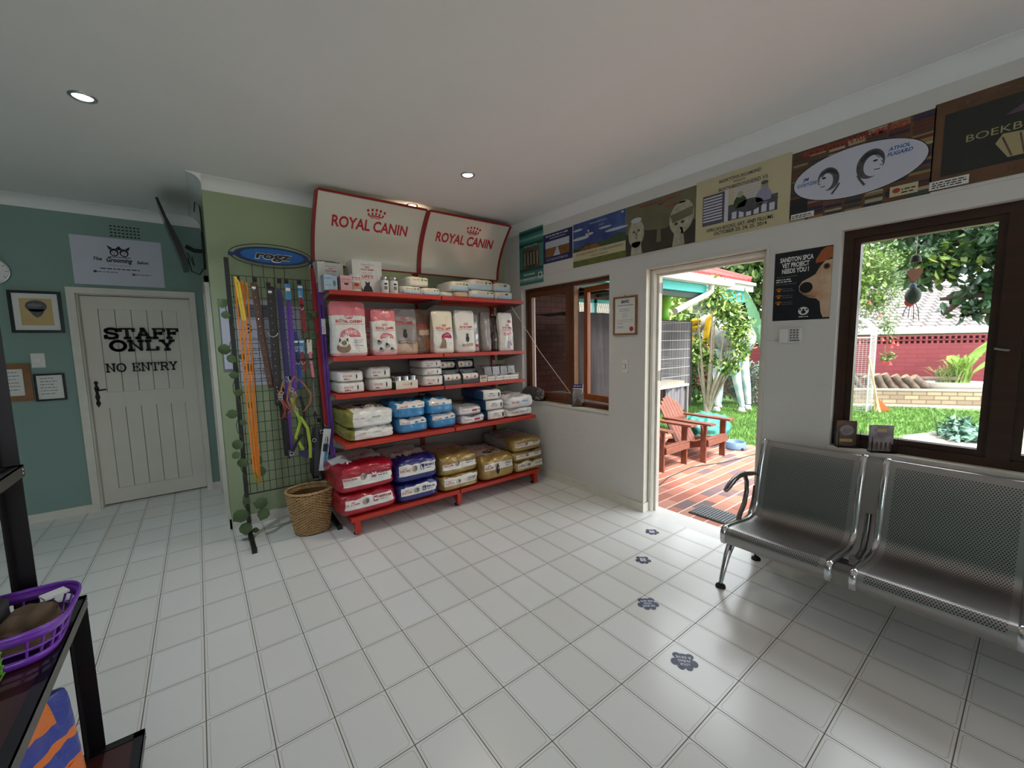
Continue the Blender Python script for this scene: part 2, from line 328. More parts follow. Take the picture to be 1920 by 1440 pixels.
def tag(o, label, cat, group=None, kind=None):
    o['label'] = label; o['category'] = cat
    if group: o['group'] = group
    if kind: o['kind'] = kind
    return o
def struct(o): o['kind'] = 'structure'; return o
def thing(name, label, cat, loc=(0, 0, 0), rz=0, group=None):
    o = link(bpy.data.objects.new(name, None)); o.location = loc; o.rotation_euler = (0, 0, rz); o.empty_display_size = .05
    return tag(o, label, cat, group)
def dup(root, loc, label=None, rz=None, group=None):
    r = root.copy(); COL.objects.link(r); r.location = loc
    if rz is not None: r.rotation_euler = (0, 0, rz)
    if label: r['label'] = label
    if group: r['group'] = group
    for ch in list(root.children):
        c = ch.copy(); COL.objects.link(c); c.parent = r
        for g in ch.children:
            d = g.copy(); COL.objects.link(d); d.parent = c
    return r

_tx = {}
def text_geo(txt, bold=0.0):
    key = (txt, bold)
    if key not in _tx:
        cu = bpy.data.curves.new('t', 'FONT'); cu.body = txt; cu.offset = bold; cu.resolution_u = 3; cu.fill_mode = 'FRONT'; cu.size = 1.0
        ob = bpy.data.objects.new('t', cu); me = bpy.data.meshes.new_from_object(ob)
        vs = [(v.co.x, v.co.y) for v in me.vertices]; fs = [tuple(p.vertices) for p in me.polygons]
        bpy.data.objects.remove(ob); bpy.data.curves.remove(cu); bpy.data.meshes.remove(me)
        if vs:
            x0 = min(v[0] for v in vs); x1 = max(v[0] for v in vs)
        else: x0 = x1 = 0
        _tx[key] = ([((v[0]-x0)/.7, v[1]/.7) for v in vs], fs, (x1-x0)/.7)
    return _tx[key]

class Flat:
    """2D printing on a flat or mapped surface: u to the right, v up, metres; writes into an MB"""
    def __init__(s, mb, O=None, U=None, V=None, fn=None, step=.0007):
        s.mb = mb; s.step = step
        if fn: s.fn = fn; s.curved = True
        else:
            O, U, V = Vector(O), Vector(U).normalized(), Vector(V).normalized(); N = U.cross(V); s.fn = lambda u, v, h: O + U*u + V*v + N*h; s.curved = False
    def poly(s, pts, m, l=1): s.mb.add([s.fn(u, v, l*s.step) for u, v in pts], [tuple(range(len(pts)))], m); return s
    def rect(s, x0, y0, x1, y1, m, l=1):
        if not s.curved: return s.poly([(x0, y0), (x1, y0), (x1, y1), (x0, y1)], m, l)
        nx = 10; ny = max(1, int(10*abs(y1-y0)/max(.001, abs(x1-x0))) if abs(y1-y0) < abs(x1-x0)*4 else 8)
        s.mb.surf(lambda a, b: s.fn(x0+(x1-x0)*a, y0+(y1-y0)*b, l*s.step), nx, min(ny, 10), m); return s
    def ellipse(s, cx, cy, rx, ry, m, l=1, n=28, a0=0, a1=2*pi, rot=0):
        pts = []
        for k in range(n if a1-a0 > 6.2 else n+1):
            a = a0 + (a1-a0)*k/n; x = rx*math.cos(a); y = ry*math.sin(a); pts.append((cx+x*math.cos(rot)-y*math.sin(rot), cy+x*math.sin(rot)+y*math.cos(rot)))
        if s.curved:
            c = (sum(p[0] for p in pts)/len(pts), sum(p[1] for p in pts)/len(pts)); N = len(pts)
            R_ = 4; vs = [s.fn(c[0], c[1], l*s.step)]
            for r in range(1, R_+1): vs += [s.fn(c[0]+(u-c[0])*r/R_, c[1]+(v-c[1])*r/R_, l*s.step) for u, v in pts]
            fs = [(0, 1+k, 1+(k+1) % N) for k in range(N)]
            for r in range(R_-1): fs += [(1+r*N+k, 1+(r+1)*N+k, 1+(r+1)*N+(k+1) % N, 1+r*N+(k+1) % N) for k in range(N)]
            s.mb.add(vs, fs, m); return s
        return s.poly(pts, m, l)
    def stroke(s, pts, w, m, l=1):
        for (x0, y0), (x1, y1) in zip(pts, pts[1:]):
            d = math.hypot(x1-x0, y1-y0) or 1e-6; nx, ny = -(y1-y0)/d*w/2, (x1-x0)/d*w/2; ex, ey = (x1-x0)/d*w*.25, (y1-y0)/d*w*.25
            s.poly([(x0-ex+nx, y0-ey+ny), (x0-ex-nx, y0-ey-ny), (x1+ex-nx, y1+ey-ny), (x1+ex+nx, y1+ey+ny)], m, l)
        return s
    def text(s, txt, x, y, h, m, l=2, align='c', width=None, bold=0., slant=0., rot=0.):
        vs, fs, w = text_geo(txt, bold)
        sx = h if width is None else width/max(w, 1e-6); W_ = w*sx; ox = {'c': -W_/2, 'l': 0, 'r': -W_}[align]
        c, sn = math.cos(rot), math.sin(rot); P = []
        for a, b in vs:
            u = a*sx+ox+slant*b*h; v = b*h; P.append(s.fn(x+u*c-v*sn, y+u*sn+v*c, l*s.step))
        s.mb.add(P, fs, m); return s
    def lines(s, x0, x1, ys, h, m, l=2, seed=0, rag=.25):
        """unreadably small print: rows of short word-like dashes"""
        rnd = random.Random(seed)
        for y in ys:
            x = x0; xe = x1 - rnd.random()*rag*(x1-x0)
            while x < xe:
                w = (.6+rnd.random()*2.2)*h*1.6; s.poly([(x, y), (min(x+w, xe), y), (min(x+w, xe), y+h), (x, y+h)], m, l); x += w + h*.8
        return s
def crown(F, cx, y, w, m, l=2):
    for k in range(5):
        a = (k-2)/2; x = cx + a*w*.42; yy = y + w*.30 - abs(a)**2*w*.06
        F.ellipse(x, yy, w*.062, w*.062, m, l, n=10); F.ellipse(cx+a*w*.36, yy-w*.15, w*.052, w*.06, m, l, n=8)
    N = 8
    pts = [(cx+(k/N-.5)*w*.62, y+w*.06-abs(k/N-.5)**2*w*.14) for k in range(N+1)]
    F.stroke(pts, w*.055, m, l); F.stroke([(p[0], p[1]-w*.075) for p in pts[1:-1]], w*.03, m, l)
# ================================================================ ROOM
RX = 2.97; CZ = 2.70; LX = -2.3; BY = -5.6
def S(name, fnmb): mb = MB(); fnmb(mb); return struct(mb.build(name, keep_origin=True))
mb = MB(); mb.box(LX-.2, RX+.19, BY-.2, 2.25, -.12, 0, 'tile_floor'); struct(mb.build('floor', keep_origin=True))
mb = MB(); mb.box(LX-.2, RX+.2, BY-.2, 2.25, CZ, CZ+.15, 'ceiling_white'); struct(mb.build('ceiling', keep_origin=True))

# right wall with two windows, a doorway and an unseen window added for daylight
def wall_x(mb, x0, x1, segs, m):
    for (y0, y1, holes) in segs:
        z = 0
        for (h0, h1) in holes: mb.box(x0, x1, y0, y1, z, h0, m); z = h1
        mb.box(x0, x1, y0, y1, z, CZ, m)
WSEG = [(.477, .99, []), (-.743, .477, [(.79, 2.02)]), (-1.10, -.743, []), (-1.995, -1.10, [(0, 2.02)]), (-2.361, -1.995, []),
        (-3.70, -2.361, [(.80, 2.03)]), (-3.95, -3.70, []), (-5.35, -3.95, [(.06, 2.10)]), (BY, -5.35, [])]
WSEG[3] = (-1.995, -1.10, [(0.0001, 2.02)])
mb = MB(); wall_x(mb, RX, RX+.2, WSEG, 'wall_white')
mb.box(RX-.006, RX, -3.6, .55, 2.118, 2.128, 'wall_white')
struct(mb.build('wall_right', keep_origin=True))
S('wall_back', lambda m: m.box(.2, RX+.0, .79, .99, 0, CZ, 'wall_green'))
S('wall_side', lambda m: (m.box(.2, .4, .99, 2.04, 0, CZ, 'wall_green')))
def teal(m):
    m.box(-.9, .4, 2.24, 2.30, 0, CZ, 'wall_teal'); m.box(LX, -.768, 2.04, 2.24, 0, CZ, 'wall_teal'); m.box(.107, .4, 2.04, 2.24, 0, CZ, 'wall_teal'); m.box(-.768, .107, 2.04, 2.24, 1.986, CZ, 'wall_teal')  # first box is an unseen backing added to stop light leaking round the door
S('wall_far', teal)
S('wall_left', lambda m: m.box(LX-.2, LX, BY, 2.24, 0, CZ, 'wall_teal'))
def wrear(m):
    m.box(LX, -1.5, BY-.2, BY, 0, CZ, 'wall_white'); m.box(-1.5, 0, BY-.2, BY, 0, .8, 'wall_white'); m.box(-1.5, 0, BY-.2, BY, 2.15, CZ, 'wall_white'); m.box(0, RX+.2, BY-.2, BY, 0, CZ, 'wall_white')  # the opening in this unseen wall is added to let daylight in
S('wall_rear', wrear)
# cornice: a cove along every wall in view
def cove(mb, p0, p1, n, top=CZ, dep=.085, h=.085, m='ceiling_white'):
    p0, p1, n = Vector(p0), Vector(p1), Vector(n); pr = [(0, -h)]
    for k in range(1, 9):
        a = k/8*pi/2; pr.append((dep*(1-math.cos(a)), -h+(h-.004)*math.sin(a)))
    pr += [(dep, 0), (0, 0)]
    rows = [[p + n*a + Vector((0, 0, top+b)) for a, b in pr] for p in (p0, p1)]; k = len(pr)
    mb.add(rows[0]+rows[1], [(i, i+1, k+i+1, k+i) for i in range(k-1)], m, True)
    mb.add(rows[0], [tuple(range(k))], m); mb.add(rows[1], [tuple(range(k))], m)
mb = MB(); cove(mb, (RX, BY, 0), (RX, .79, 0), (-1, 0, 0)); struct(mb.build('trim_1', keep_origin=True))
mb = MB(); cove(mb, (.2, .79, 0), (RX, .79, 0), (0, -1, 0)); cove(mb, (.2, .70, 0), (.2, 2.04, 0), (-1, 0, 0)); struct(mb.build('trim_2', keep_origin=True))
mb = MB(); cove(mb, (LX, 2.04, 0), (.2, 2.04, 0), (0, -1, 0)); struct(mb.build('trim_3', keep_origin=True))
# skirtings
S('baseboard_right', lambda m: [m.box(RX-.016, RX, a, b, 0, .075, 'trim_white') or m.box(RX-.022, RX, a, b, 0, .02, 'trim_white') for a, b in ((-1.10, .79), (BY, -2.0))])
S('baseboard_back', lambda m: [m.box(.185, RX, .772, .79, 0, .08, 'trim_white'), m.box(.18, .2, .772, 2.04, 0, .08, 'trim_white')])
S('baseboard_far', lambda m: [m.box(LX, -.768, 2.022, 2.04, 0, .07, 'trim_white'), m.box(.107, .2, 2.022, 2.04, 0, .07, 'trim_white')])

# doorway casing: stepped mouldings
def casing(m):
    # painted timber frame recessed in the wall opening, with a rounded outer bead
    for (x0, x1, w) in ((3.045, 3.07, .048), (3.07, 3.112, .066)):
        m.box(x0, x1, -1.10-w, -1.10, 0, 2.02-w, 'trim_white'); m.box(x0, x1, -1.995, -1.995+w, 0, 2.02-w, 'trim_white'); m.box(x0, x1, -1.995, -1.10, 2.02-w, 2.02, 'trim_white')
    m.tube([(3.045, -1.128, 0), (3.045, -1.128, 1.99)], .018, 'trim_white', 10); m.tube([(3.045, -1.128, 1.992), (3.045, -1.97, 1.992)], .018, 'trim_white', 10)
    m.box(RX, 3.045, -1.112, -1.10, 0, 2.008, 'trim_white'); m.box(RX, 3.045, -1.995, -1.10, 2.008, 2.02, 'trim_white')
    m.box(RX-.005, RX+.012, -1.118, -1.10, 0, 2.002, 'trim_white'); m.box(RX-.005, RX+.012, -1.995, -1.10, 2.002, 2.02, 'trim_white'); m.box(RX-.005, RX+.012, -2.0, -1.985, 0, 2.002, 'trim_white')
    m.box(RX-.016, 3.03, -1.125, -1.10, 0, .075, 'trim_white')
mb = MB(); casing(mb); d1 = struct(mb.build('door_2', keep_origin=True))
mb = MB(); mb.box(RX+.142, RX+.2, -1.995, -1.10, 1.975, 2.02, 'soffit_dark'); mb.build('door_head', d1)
mb = MB()
for z in (1.15, 1.86):
    mb.box(3.075, 3.10, -1.168, -1.166, z-.04, z+.04, 'grey_metal'); mb.cyl((3.112, -1.166, z-.045), (3.112, -1.166, z+.045), .005, 'grey_metal', 8)
mb.build('door_hinge', d1)

# ---------------------------------------------------------------- windows
GX = RX+.09
def window_frame(m, y0, y1, z0, z1, w, x0, x1, mt):
    m.box(x0, x1, y0, y0+w, z0, z1, mt); m.box(x0, x1, y1-w, y1, z0, z1, mt); m.box(x0, x1, y0+w, y1-w, z0, z0+w, mt); m.box(x0, x1, y0+w, y1-w, z1-w, z1, mt)
# window 1 (by the shelves)
mb = MB(); window_frame(mb, -.743, .477, .81, 2.02, .035, GX-.03, GX+.05, 'wood_frame'); mb.box(GX-.03, GX+.05, -.255, -.195, .845, 1.985, 'wood_frame'); mb.box(GX-.028, GX+.03, -.263, -.255, .845, 1.985, 'frame_oak'); w1 = struct(mb.build('window_1', keep_origin=True))
mb = MB(); window_frame(mb, -.195, .44, .845, 1.985, .055, GX-.022, GX+.02, 'wood_mid'); sash = mb.build('sash', w1)
mb = MB(); mb.box(GX-.002, GX+.002, -.14, .385, .9, 1.93, 'clear'); mb.build('pane', sash)
mb = MB(); sv = MB()
# right leaf pushed open outwards, hinged on the door side
hy, hx = -.70, GX+.05; an = math.radians(9); dv = Vector((math.sin(an), math.cos(an), 0)); nv = Vector((dv.y, -dv.x, 0))
def obox(m, a, b, z0, z1, t, mt):
    P = [Vector((hx, hy, 0)) + dv*u + nv*v for u, v in ((a, -t), (b, -t), (b, t), (a, t))]
    m.prism(P, (0, 0, z0), (0, 0, z1), mt)
LW = .43
obox(mb, 0, .05, .86, 1.97, .018, 'wood_orange'); obox(mb, LW-.055, LW, .86, 1.97, .018, 'wood_orange'); obox(mb, .05, LW-.055, .86, .92, .018, 'wood_orange'); obox(mb, .05, LW-.055, 1.92, 1.97, .018, 'wood_orange')
lf = mb.build('open_sash', w1); obox(sv, .05, LW-.055, .92, 1.92, .002, 'clear'); sv.build('pane', lf)
mb = MB(); mb.box(RX-.012, GX-.03, -.743, .477, .79, .81, 'trim_white'); mb.build('window_sill', w1)
# window 2 (behind the bench), two leaves
mb = MB(); window_frame(mb, -3.70, -2.361, .815, 2.03, .045, GX-.04, GX+.05, 'wood_dark'); mb.box(GX-.05, GX+.05, -3.03, -2.955, .86, 1.985, 'wood_dark')
w2 = struct(mb.build('window_2', keep_origin=True))
for i, (a, b) in enumerate(((-2.955, -2.405), (-3.655, -3.03))):
    mb = MB(); window_frame(mb, a, b, .86, 1.985, .03, GX-.028, GX+.02, 'wood_dark'); sa = mb.build('sash', w2)
    mb = MB(); mb.box(GX-.002, GX+.002, a+.03, b-.03, .89, 1.955, 'clear'); mb.build('pane', sa)
mb = MB(); mb.box(GX-.045, GX-.03, -3.0, -2.99, 1.36, 1.39, 'grey_metal'); mb.tube([(GX-.045, -2.995, 1.37), (GX-.06, -2.985, 1.37), (GX-.062, -2.95, 1.378)], .005, 'grey_metal', 6); mb.build('window_latch', w2)
mb = MB(); mb.box(RX-.02, RX+.045, -3.70, -2.361, .795, .817, 'trim_white'); mb.build('window_sill', w2)
mb = MB(); window_frame(mb, -5.35, -3.95, .06, 2.10, .05, GX-.04, GX+.05, 'wood_dark'); struct(mb.build('added_light_window', keep_origin=True))  # frame of the unseen window, added behind the viewer to bring in daylight

# ---------------------------------------------------------------- staff door
DY = 2.14
def sd_frame(m):
    m.box(-.768, -.715, 2.015, 2.06, 0, 1.94, 'trim_white'); m.box(.06, .107, 2.015, 2.06, 0, 1.94, 'trim_white'); m.box(-.768, .107, 2.013, 2.06, 1.94, 1.99, 'trim_white')
    m.box(-.745, -.708, 2.06, DY+.05, 0, 1.96, 'trim_white'); m.box(.06, .09, 2.06, DY+.05, 0, 1.96, 'trim_white'); m.box(-.745, .09, 2.06, DY+.05, 1.935, 1.965, 'trim_white')
mb = MB(); sd_frame(mb); sdoor = struct(mb.build('door_1', keep_origin=True))
mb = MB(); D0, D1 = -.706, .058
mb.box(D0, -.602, DY, DY+.04, .012, 1.93, 'door_white'); mb.box(-.05, D1, DY, DY+.04, .012, 1.93, 'door_white')
mb.box(-.602, -.05, DY, DY+.04, .012, .148, 'door_white'); mb.box(-.602, -.05, DY, DY+.04, .912, 1.058, 'door_white'); mb.box(-.602, -.05, DY, DY+.04, 1.816, 1.93, 'door_white')
for (z0, z1) in ((.148, .912), (1.058, 1.816)):
    for k in range(5):
        a = -.602 + .552*k/5; b = -.602 + .552*(k+1)/5; mb.box(a+.003, b-.003, DY+.012, DY+.03, z0, z1, 'door_white')
    mb.box(-.602, -.05, DY+.019, DY+.035, z0, z1, 'groove')
leaf = mb.build('door_leaf', sdoor)
# iron latch on an ornate plate
mb = MB(); pl = [(-.668, 1.17), (-.652, 1.155), (-.66, 1.13), (-.65, 1.10), (-.658, 1.06), (-.65, 1.02), (-.658, .99), (-.65, .96), (-.66, .94), (-.667, .925), (-.675, .94), (-.684, .96), (-.677, .99), (-.684, 1.02), (-.677, 1.06), (-.684, 1.10), (-.675, 1.13), (-.683, 1.155)]
mb.prism([(x, DY, z) for x, z in pl], (0, -.004, 0), (0, 0, 0), 'iron')
mb.tube([(-.667, DY-.004, 1.09), (-.667, DY-.04, 1.09), (-.64, DY-.045, 1.085), (-.60, DY-.04, 1.09)], .007, 'iron', 8); mb.ell((-.667, DY-.008, .98), (.008, .006, .012), 'black')
h = mb.build('door_handle', leaf); h['label'] = 'dark ornate iron latch plate'
# slab-serif cut-out letters
LET = {
 'S': [[(.92, .78), (.86, .93), (.62, 1.0), (.35, 1.0), (.12, .9), (.08, .74), (.2, .6), (.5, .52), (.8, .44), (.94, .3), (.9, .12), (.66, 0), (.36, 0), (.12, .08), (.06, .24)], [(.93, 1.0), (.93, .72)], [(.06, 0), (.06, .3)]],
 'T': [[(.5, 0), (.5, 1)], [(.03, 1), (.97, 1)], [(.03, 1), (.03, .74)], [(.97, 1), (.97, .74)], [(.28, 0), (.72, 0)]],
 'A': [[(.1, 0), (.48, 1)], [(.52, 1), (.9, 0)], [(.26, .34), (.74, .34)], [(-.04, 0), (.28, 0)], [(.7, 0), (1.04, 0)], [(.34, 1), (.56, 1)]],
 'F': [[(.2, 0), (.2, 1)], [(.02, 1), (.96, 1)], [(.96, 1), (.96, .74)], [(.2, .52), (.7, .52)], [(.7, .64), (.7, .4)], [(.02, 0), (.42, 0)]],
 'O': [[(.5+.46*math.cos(a*pi/12), .5+.5*math.sin(a*pi/12)) for a in range(25)]],
 'N': [[(.16, 0), (.16, 1)], [(.16, 1), (.84, 0)], [(.84, 0), (.84, 1)], [(0, 1), (.26, 1)], [(0, 0), (.34, 0)], [(.68, 1), (1, 1)]],
 'L': [[(.2, 0), (.2, 1)], [(.02, 1), (.42, 1)], [(.02, 0), (.94, 0)], [(.94, 0), (.94, .32)]],
 'Y': [[(.5, 0), (.5, .45)], [(.5, .45), (.12, 1)], [(.5, .45), (.88, 1)], [(-.04, 1), (.3, 1)], [(.7, 1), (1.04, 1)], [(.3, 0), (.7, 0)]],
 'E': [[(.18, 0), (.18, 1)], [(0, 1), (.92, 1)], [(.92, 1), (.92, .76)], [(.18, .52), (.68, .52)], [(.68, .62), (.68, .42)], [(0, 0), (.94, 0)], [(.94, 0), (.94, .28)]],
 'R': [[(.18, 0), (.18, 1)], [(0, 1), (.6, 1), (.84, .9), (.88, .74), (.8, .56), (.6, .5), (.18, .5)], [(.55, .5), (.92, 0)], [(0, 0), (.38, 0)], [(.8, 0), (1.06, 0)]],
}
def slab(F, txt, x0, x1, y, h, m, wt, gap=.16, thick=None):
    ws = {' ': .42, 'N': 1.0, 'O': 1.0, 'A': 1.0, 'S': .86, 'E': .86, 'F': .86, 'L': .86, 'T': .94, 'Y': .94, 'R': .94}
    tot = sum(ws[c] for c in txt) + gap*(len(txt)-1); k = (x1-x0)/tot; x = x0
    for c in txt:
        for st in LET.get(c, []): F.stroke([(x+p[0]*ws[c]*k, y+p[1]*h) for p in st], wt*(1 if len(st) > 2 or abs(st[0][0]-st[1][0]) < .5 else .62), m, 1)
        x += (ws[c]+gap)*k
def letters(nm, txt, x0, x1, z, h, wt, th):
    mb = MB(); F = Flat(mb, (0, DY, 0), (1, 0, 0), (0, 0, 1), step=.002); slab(F, txt, x0, x1, z, h, 'ink', wt)
    # give the letters thickness
    base = list(zip(mb.v)); mb2 = MB()
    for f in mb.f: mb2.prism([mb.v[i] for i in f], (0, .002, 0), (0, -th, 0), 'ink')
    o = mb2.build(nm, leaf); return o
letters('lettering', 'STAFF', -.572, -.055, 1.553, .086, .024, .008)
letters('lettering', 'ONLY', -.545, -.095, 1.44, .086, .024, .008)
letters('lettering', 'NO ENTRY', -.59, -.085, 1.245, .072, .011, .006)
# frame of a further door on the side wall, seen edge-on
mb = MB(); mb.box(.17, .2, 1.02, 1.09, 0, 2.02, 'trim_white'); mb.box(.17, .2, 1.85, 1.92, 0, 2.02, 'trim_white'); mb.box(.17, .2, 1.02, 1.92, 1.97, 2.02, 'trim_white'); mb.box(.185, .2, 1.09, 1.85, .01, 1.97, 'door_white')
struct(mb.build('door_3', keep_origin=True))

# ---------------------------------------------------------------- lamps in the ceiling
def downlight(x, y, label, lens='lens', color=(1, .86, .66), e=1.):
    t = thing('downlight', label, 'ceiling light', (x, y, CZ), group='ceiling downlights')
    mb = MB(); mb.lathe([(.055, 0), (.055, -.004), (.046, -.010), (.040, -.006), (.036, 0)], (0, 0, 0), 'silver', 24); mb.build('bezel', t, world=False)
    mb = MB(); mb.lathe([(.0, -.003), (.037, -.003)], (0, 0, 0), lens, 20); mb.build('lens', t, world=False)
    ld = bpy.data.lights.new('downlight_lamp', 'SPOT'); ld.energy = DOWNLIGHT_W*e; ld.spot_size = math.radians(125); ld.spot_blend = .9; ld.color = color; ld.shadow_soft_size = .03
    l = link(bpy.data.objects.new('lamp', ld)); l.parent = t; l.location = (0, 0, -.02)
    return t
downlight(-.27, -.10, 'round white downlight in ceiling above the staff door side', 'lens_cool', (.85, .93, 1), e=1.8)
downlight(1.79, -.37, 'round warm downlight in ceiling in front of the red shelving')
downlight(1.73, .50, 'round warm downlight half hidden behind top of the red shelving', e=.12)
# ================================================================ THINGS ON THE RIGHT WALL
def wallF(mb, y0, z0, x=RX, step=.0008): return Flat(mb, (x, y0, z0), (0, -1, 0), (0, 0, 1), step=step)
def poster(name, y0, y1, z0, z1, base, label, cat='poster', group=None, th=.002):
    """y0 > y1: left to right as seen from inside; returns MB, Flat (metres from lower-left corner)"""
    mb = MB(); mb.box(RX-th, RX, y1, y0, z0, z1, base); F = wallF(mb, y0, z0, RX-th)
    return mb, F, lambda: tag(mb.build(name), label, cat, group)
G = 'posters along the top of the white wall'
# 1 tall teal
mb, F, fin = poster('poster', .495, .108, 2.06, 2.65, 'p_teal', 'tall teal banded poster with a dark bridge picture, leftmost of the poster row', group=G)
for i, z in enumerate((.03, .14, .40, .46, .52)): F.rect(0, z, .387, z+.03, ['p_teallight', 'p_tealdark', 'p_tealdark', 'p_teallight', 'p_tealdark'][i])
F.rect(.06, .17, .33, .38, 'p_photo', 2); F.ellipse(.2, .26, .12, .09, 'p_sepiadark', 3)
for k in range(5): F.rect(.09+k*.05, .2, .105+k*.05, .33, 'p_bust', 4)
F.lines(.08, .3, (.395,), .012, 'p_bust', 3, 1); F.rect(.31, .05, .37, .11, 'paper', 2); F.ellipse(.34, .08, .016, .022, 'p_tealdark', 3); F.lines(.07, .29, (.05, .1), .014, 'paper', 2, 2)
fin()
# 2 small navy with road
mb, F, fin = poster('poster', .105, -.305, 2.233, 2.52, 'p_navy', 'small navy poster with a pale road through orange desert, second from the left', group=G)
F.rect(.035, .06, .37, .21, 'p_earth', 1); F.rect(.035, .145, .37, .21, 'p_cloud', 2); F.poly([(.15, .06), (.25, .06), (.212, .145), (.20, .145)], 'p_cloud', 3)
F.lines(.04, .37, (.255,), .014, 'p_cloud', 2, 3); F.lines(.1, .36, (.232,), .008, 'p_cloud', 2, 5); F.text('26, 27, 28 & 29 OCTOBER 2012', .2, .022, .02, 'p_cloud', 2, bold=.01, width=.3)
fin()
# 3 blue sky landscape
mb, F, fin = poster('poster', -.315, -.912, 2.135, 2.527, 'p_sky', 'blue sky landscape poster with green hills, third in the row, white strip of text', group=G)
F.rect(0, 0, .597, .07, 'p_grass', 1); F.rect(0, .055, .597, .135, 'p_cream', 2); F.poly([(0, .135), (.597, .135), (.597, .2), (.52, .215), (.45, .195), (.3, .18), (.16, .19), (.06, .165), (0, .165)], 'p_hill', 2); F.poly([(.08, .135), (.34, .135), (.28, .175), (.14, .17)], 'p_earth', 3)
for x, y, a, b in ((.1, .25, .1, .014), (.2, .27, .05, .012), (.5, .25, .12, .012), (.06, .33, .06, .01), (.38, .29, .07, .008)): F.ellipse(x, y, a, b, 'p_cloud', 2)
F.ellipse(.19, .30, .01, .012, 'p_cloud', 3); F.rect(.186, .262, .194, .29, 'p_redline', 3)
F.text('BOOKBEDONNERD IX - 10 YEAR ANNIVERSARY', .31, .098, .02, 'ink', 3, width=.53); F.text('27, 28 & 29 OCTOBER 2016', .31, .068, .014, 'ink', 3, width=.2)
F.text('Richmond Booktown', .3, .35, .016, 'p_cloud', 3, slant=.25); F.text('presents', .34, .318, .012, 'p_cloud', 3, slant=.25); F.ellipse(.565, .372, .014, .008, 'p_cloud', 3)
fin()
# 4 sepia busts
mb, F, fin = poster('poster', -.915, -1.512, 2.135, 2.527, 'p_sepia', 'olive sepia poster with two pale sculpted heads either side of a spire', group=G)
F.poly([(0, 0), (.597, 0), (.597, .16), (.45, .19), (.36, .15), (.2, .17), (.1, .2), (0, .17)], 'p_sepiadark', 1); F.poly([(.285, .06), (.325, .06), (.318, .2), (.305, .3), (.292, .2)], 'p_sepia', 2)
F.ellipse(.1, .165, .075, .11, 'p_bust', 3); F.poly([(.05, 0), (.16, 0), (.14, .1), (.06, .1)], 'p_bust', 3); F.ellipse(.08, .18, .012, .008, 'p_sepiadark', 4); F.ellipse(.125, .185, .012, .008, 'p_sepiadark', 4); F.ellipse(.105, .132, .011, .003, 'p_sepiadark', 4); F.poly([(.095, .175), (.108, .175), (.112, .148), (.093, .148)], 'p_sepia', 4); F.ellipse(.1, .268, .05, .02, 'p_cloud', 4)
F.ellipse(.49, .20, .095, .12, 'p_bust', 3, rot=-.25); F.poly([(.42, 0), (.52, 0), (.5, .13), (.44, .13)], 'p_bust', 3); F.poly([(.4, .23), (.58, .26), (.58, .2), (.42, .17)], 'p_sepia', 4); F.ellipse(.45, .16, .014, .009, 'p_sepiadark', 5); F.ellipse(.5, .165, .014, .009, 'p_sepiadark', 5); F.ellipse(.46, .10, .03, .03, 'p_bust', 5)
F.text('BOOKTOWN RICHMOND', .3, .35, .022, 'p_redline', 3, width=.34, bold=.01); F.lines(.3, .36, (.334,), .008, 'p_sepiadark', 3, 2); F.lines(.36, .56, (.30,), .012, 'p_redline', 3, 5)
fin()
# 5 cream verandah drawing
mb, F, fin = poster('poster', -1.513, -2.10, 2.127, 2.54, 'p_cream', 'cream poster with a pencil drawing of two people on a verandah', group=G)
F.text('BOOKTOWN RICHMOND', .29, .36, .02, 'p_pencil', 2, width=.26, bold=.015); F.text('PRESENTS', .29, .338, .012, 'p_pencil', 2, bold=.01)
F.text('BOOKBEDONNERD VII', .31, .305, .022, 'p_pencil', 3, width=.3, bold=.01)
F.rect(.05, .1, .2, .3, 'p_pencil', 1)
for k in range(9): F.rect(.055, .125+k*.019, .185, .135+k*.019, 'p_lilacpaper', 2)
F.rect(.2, .1, .225, .315, 'p_lilacpaper', 2); F.rect(.225, .1, .52, .2, 'p_pencil', 1)
for k in range(6): F.rect(.26, .215+k*.015, .42, .222+k*.015, 'p_lilacpaper', 2)
for k in range(6): F.rect(.25+k*.045, .105, .28+k*.045, .15, 'p_lilacpaper', 2)
F.ellipse(.3, .2, .04, .045, 'p_hill', 3); F.ellipse(.3, .25, .018, .02, 'p_bust', 4); F.ellipse(.36, .17, .08, .04, 'p_pencil', 3); F.ellipse(.44, .2, .045, .05, 'p_lilac', 3); F.ellipse(.445, .265, .018, .022, 'p_bust', 4); F.ellipse(.445, .282, .02, .012, 'p_pencil', 5)
F.stroke([(.24, .16), (.52, .17)], .01, 'p_pencil', 4)
F.text('AFRICAN BOOKS, ART, AND FILLUMS', .29, .055, .022, 'ink', 3, width=.42, bold=.01); F.text('OCTOBER 23, 24, 25, 2014', .3, .025, .022, 'ink', 3, width=.33, bold=.012)
fin()
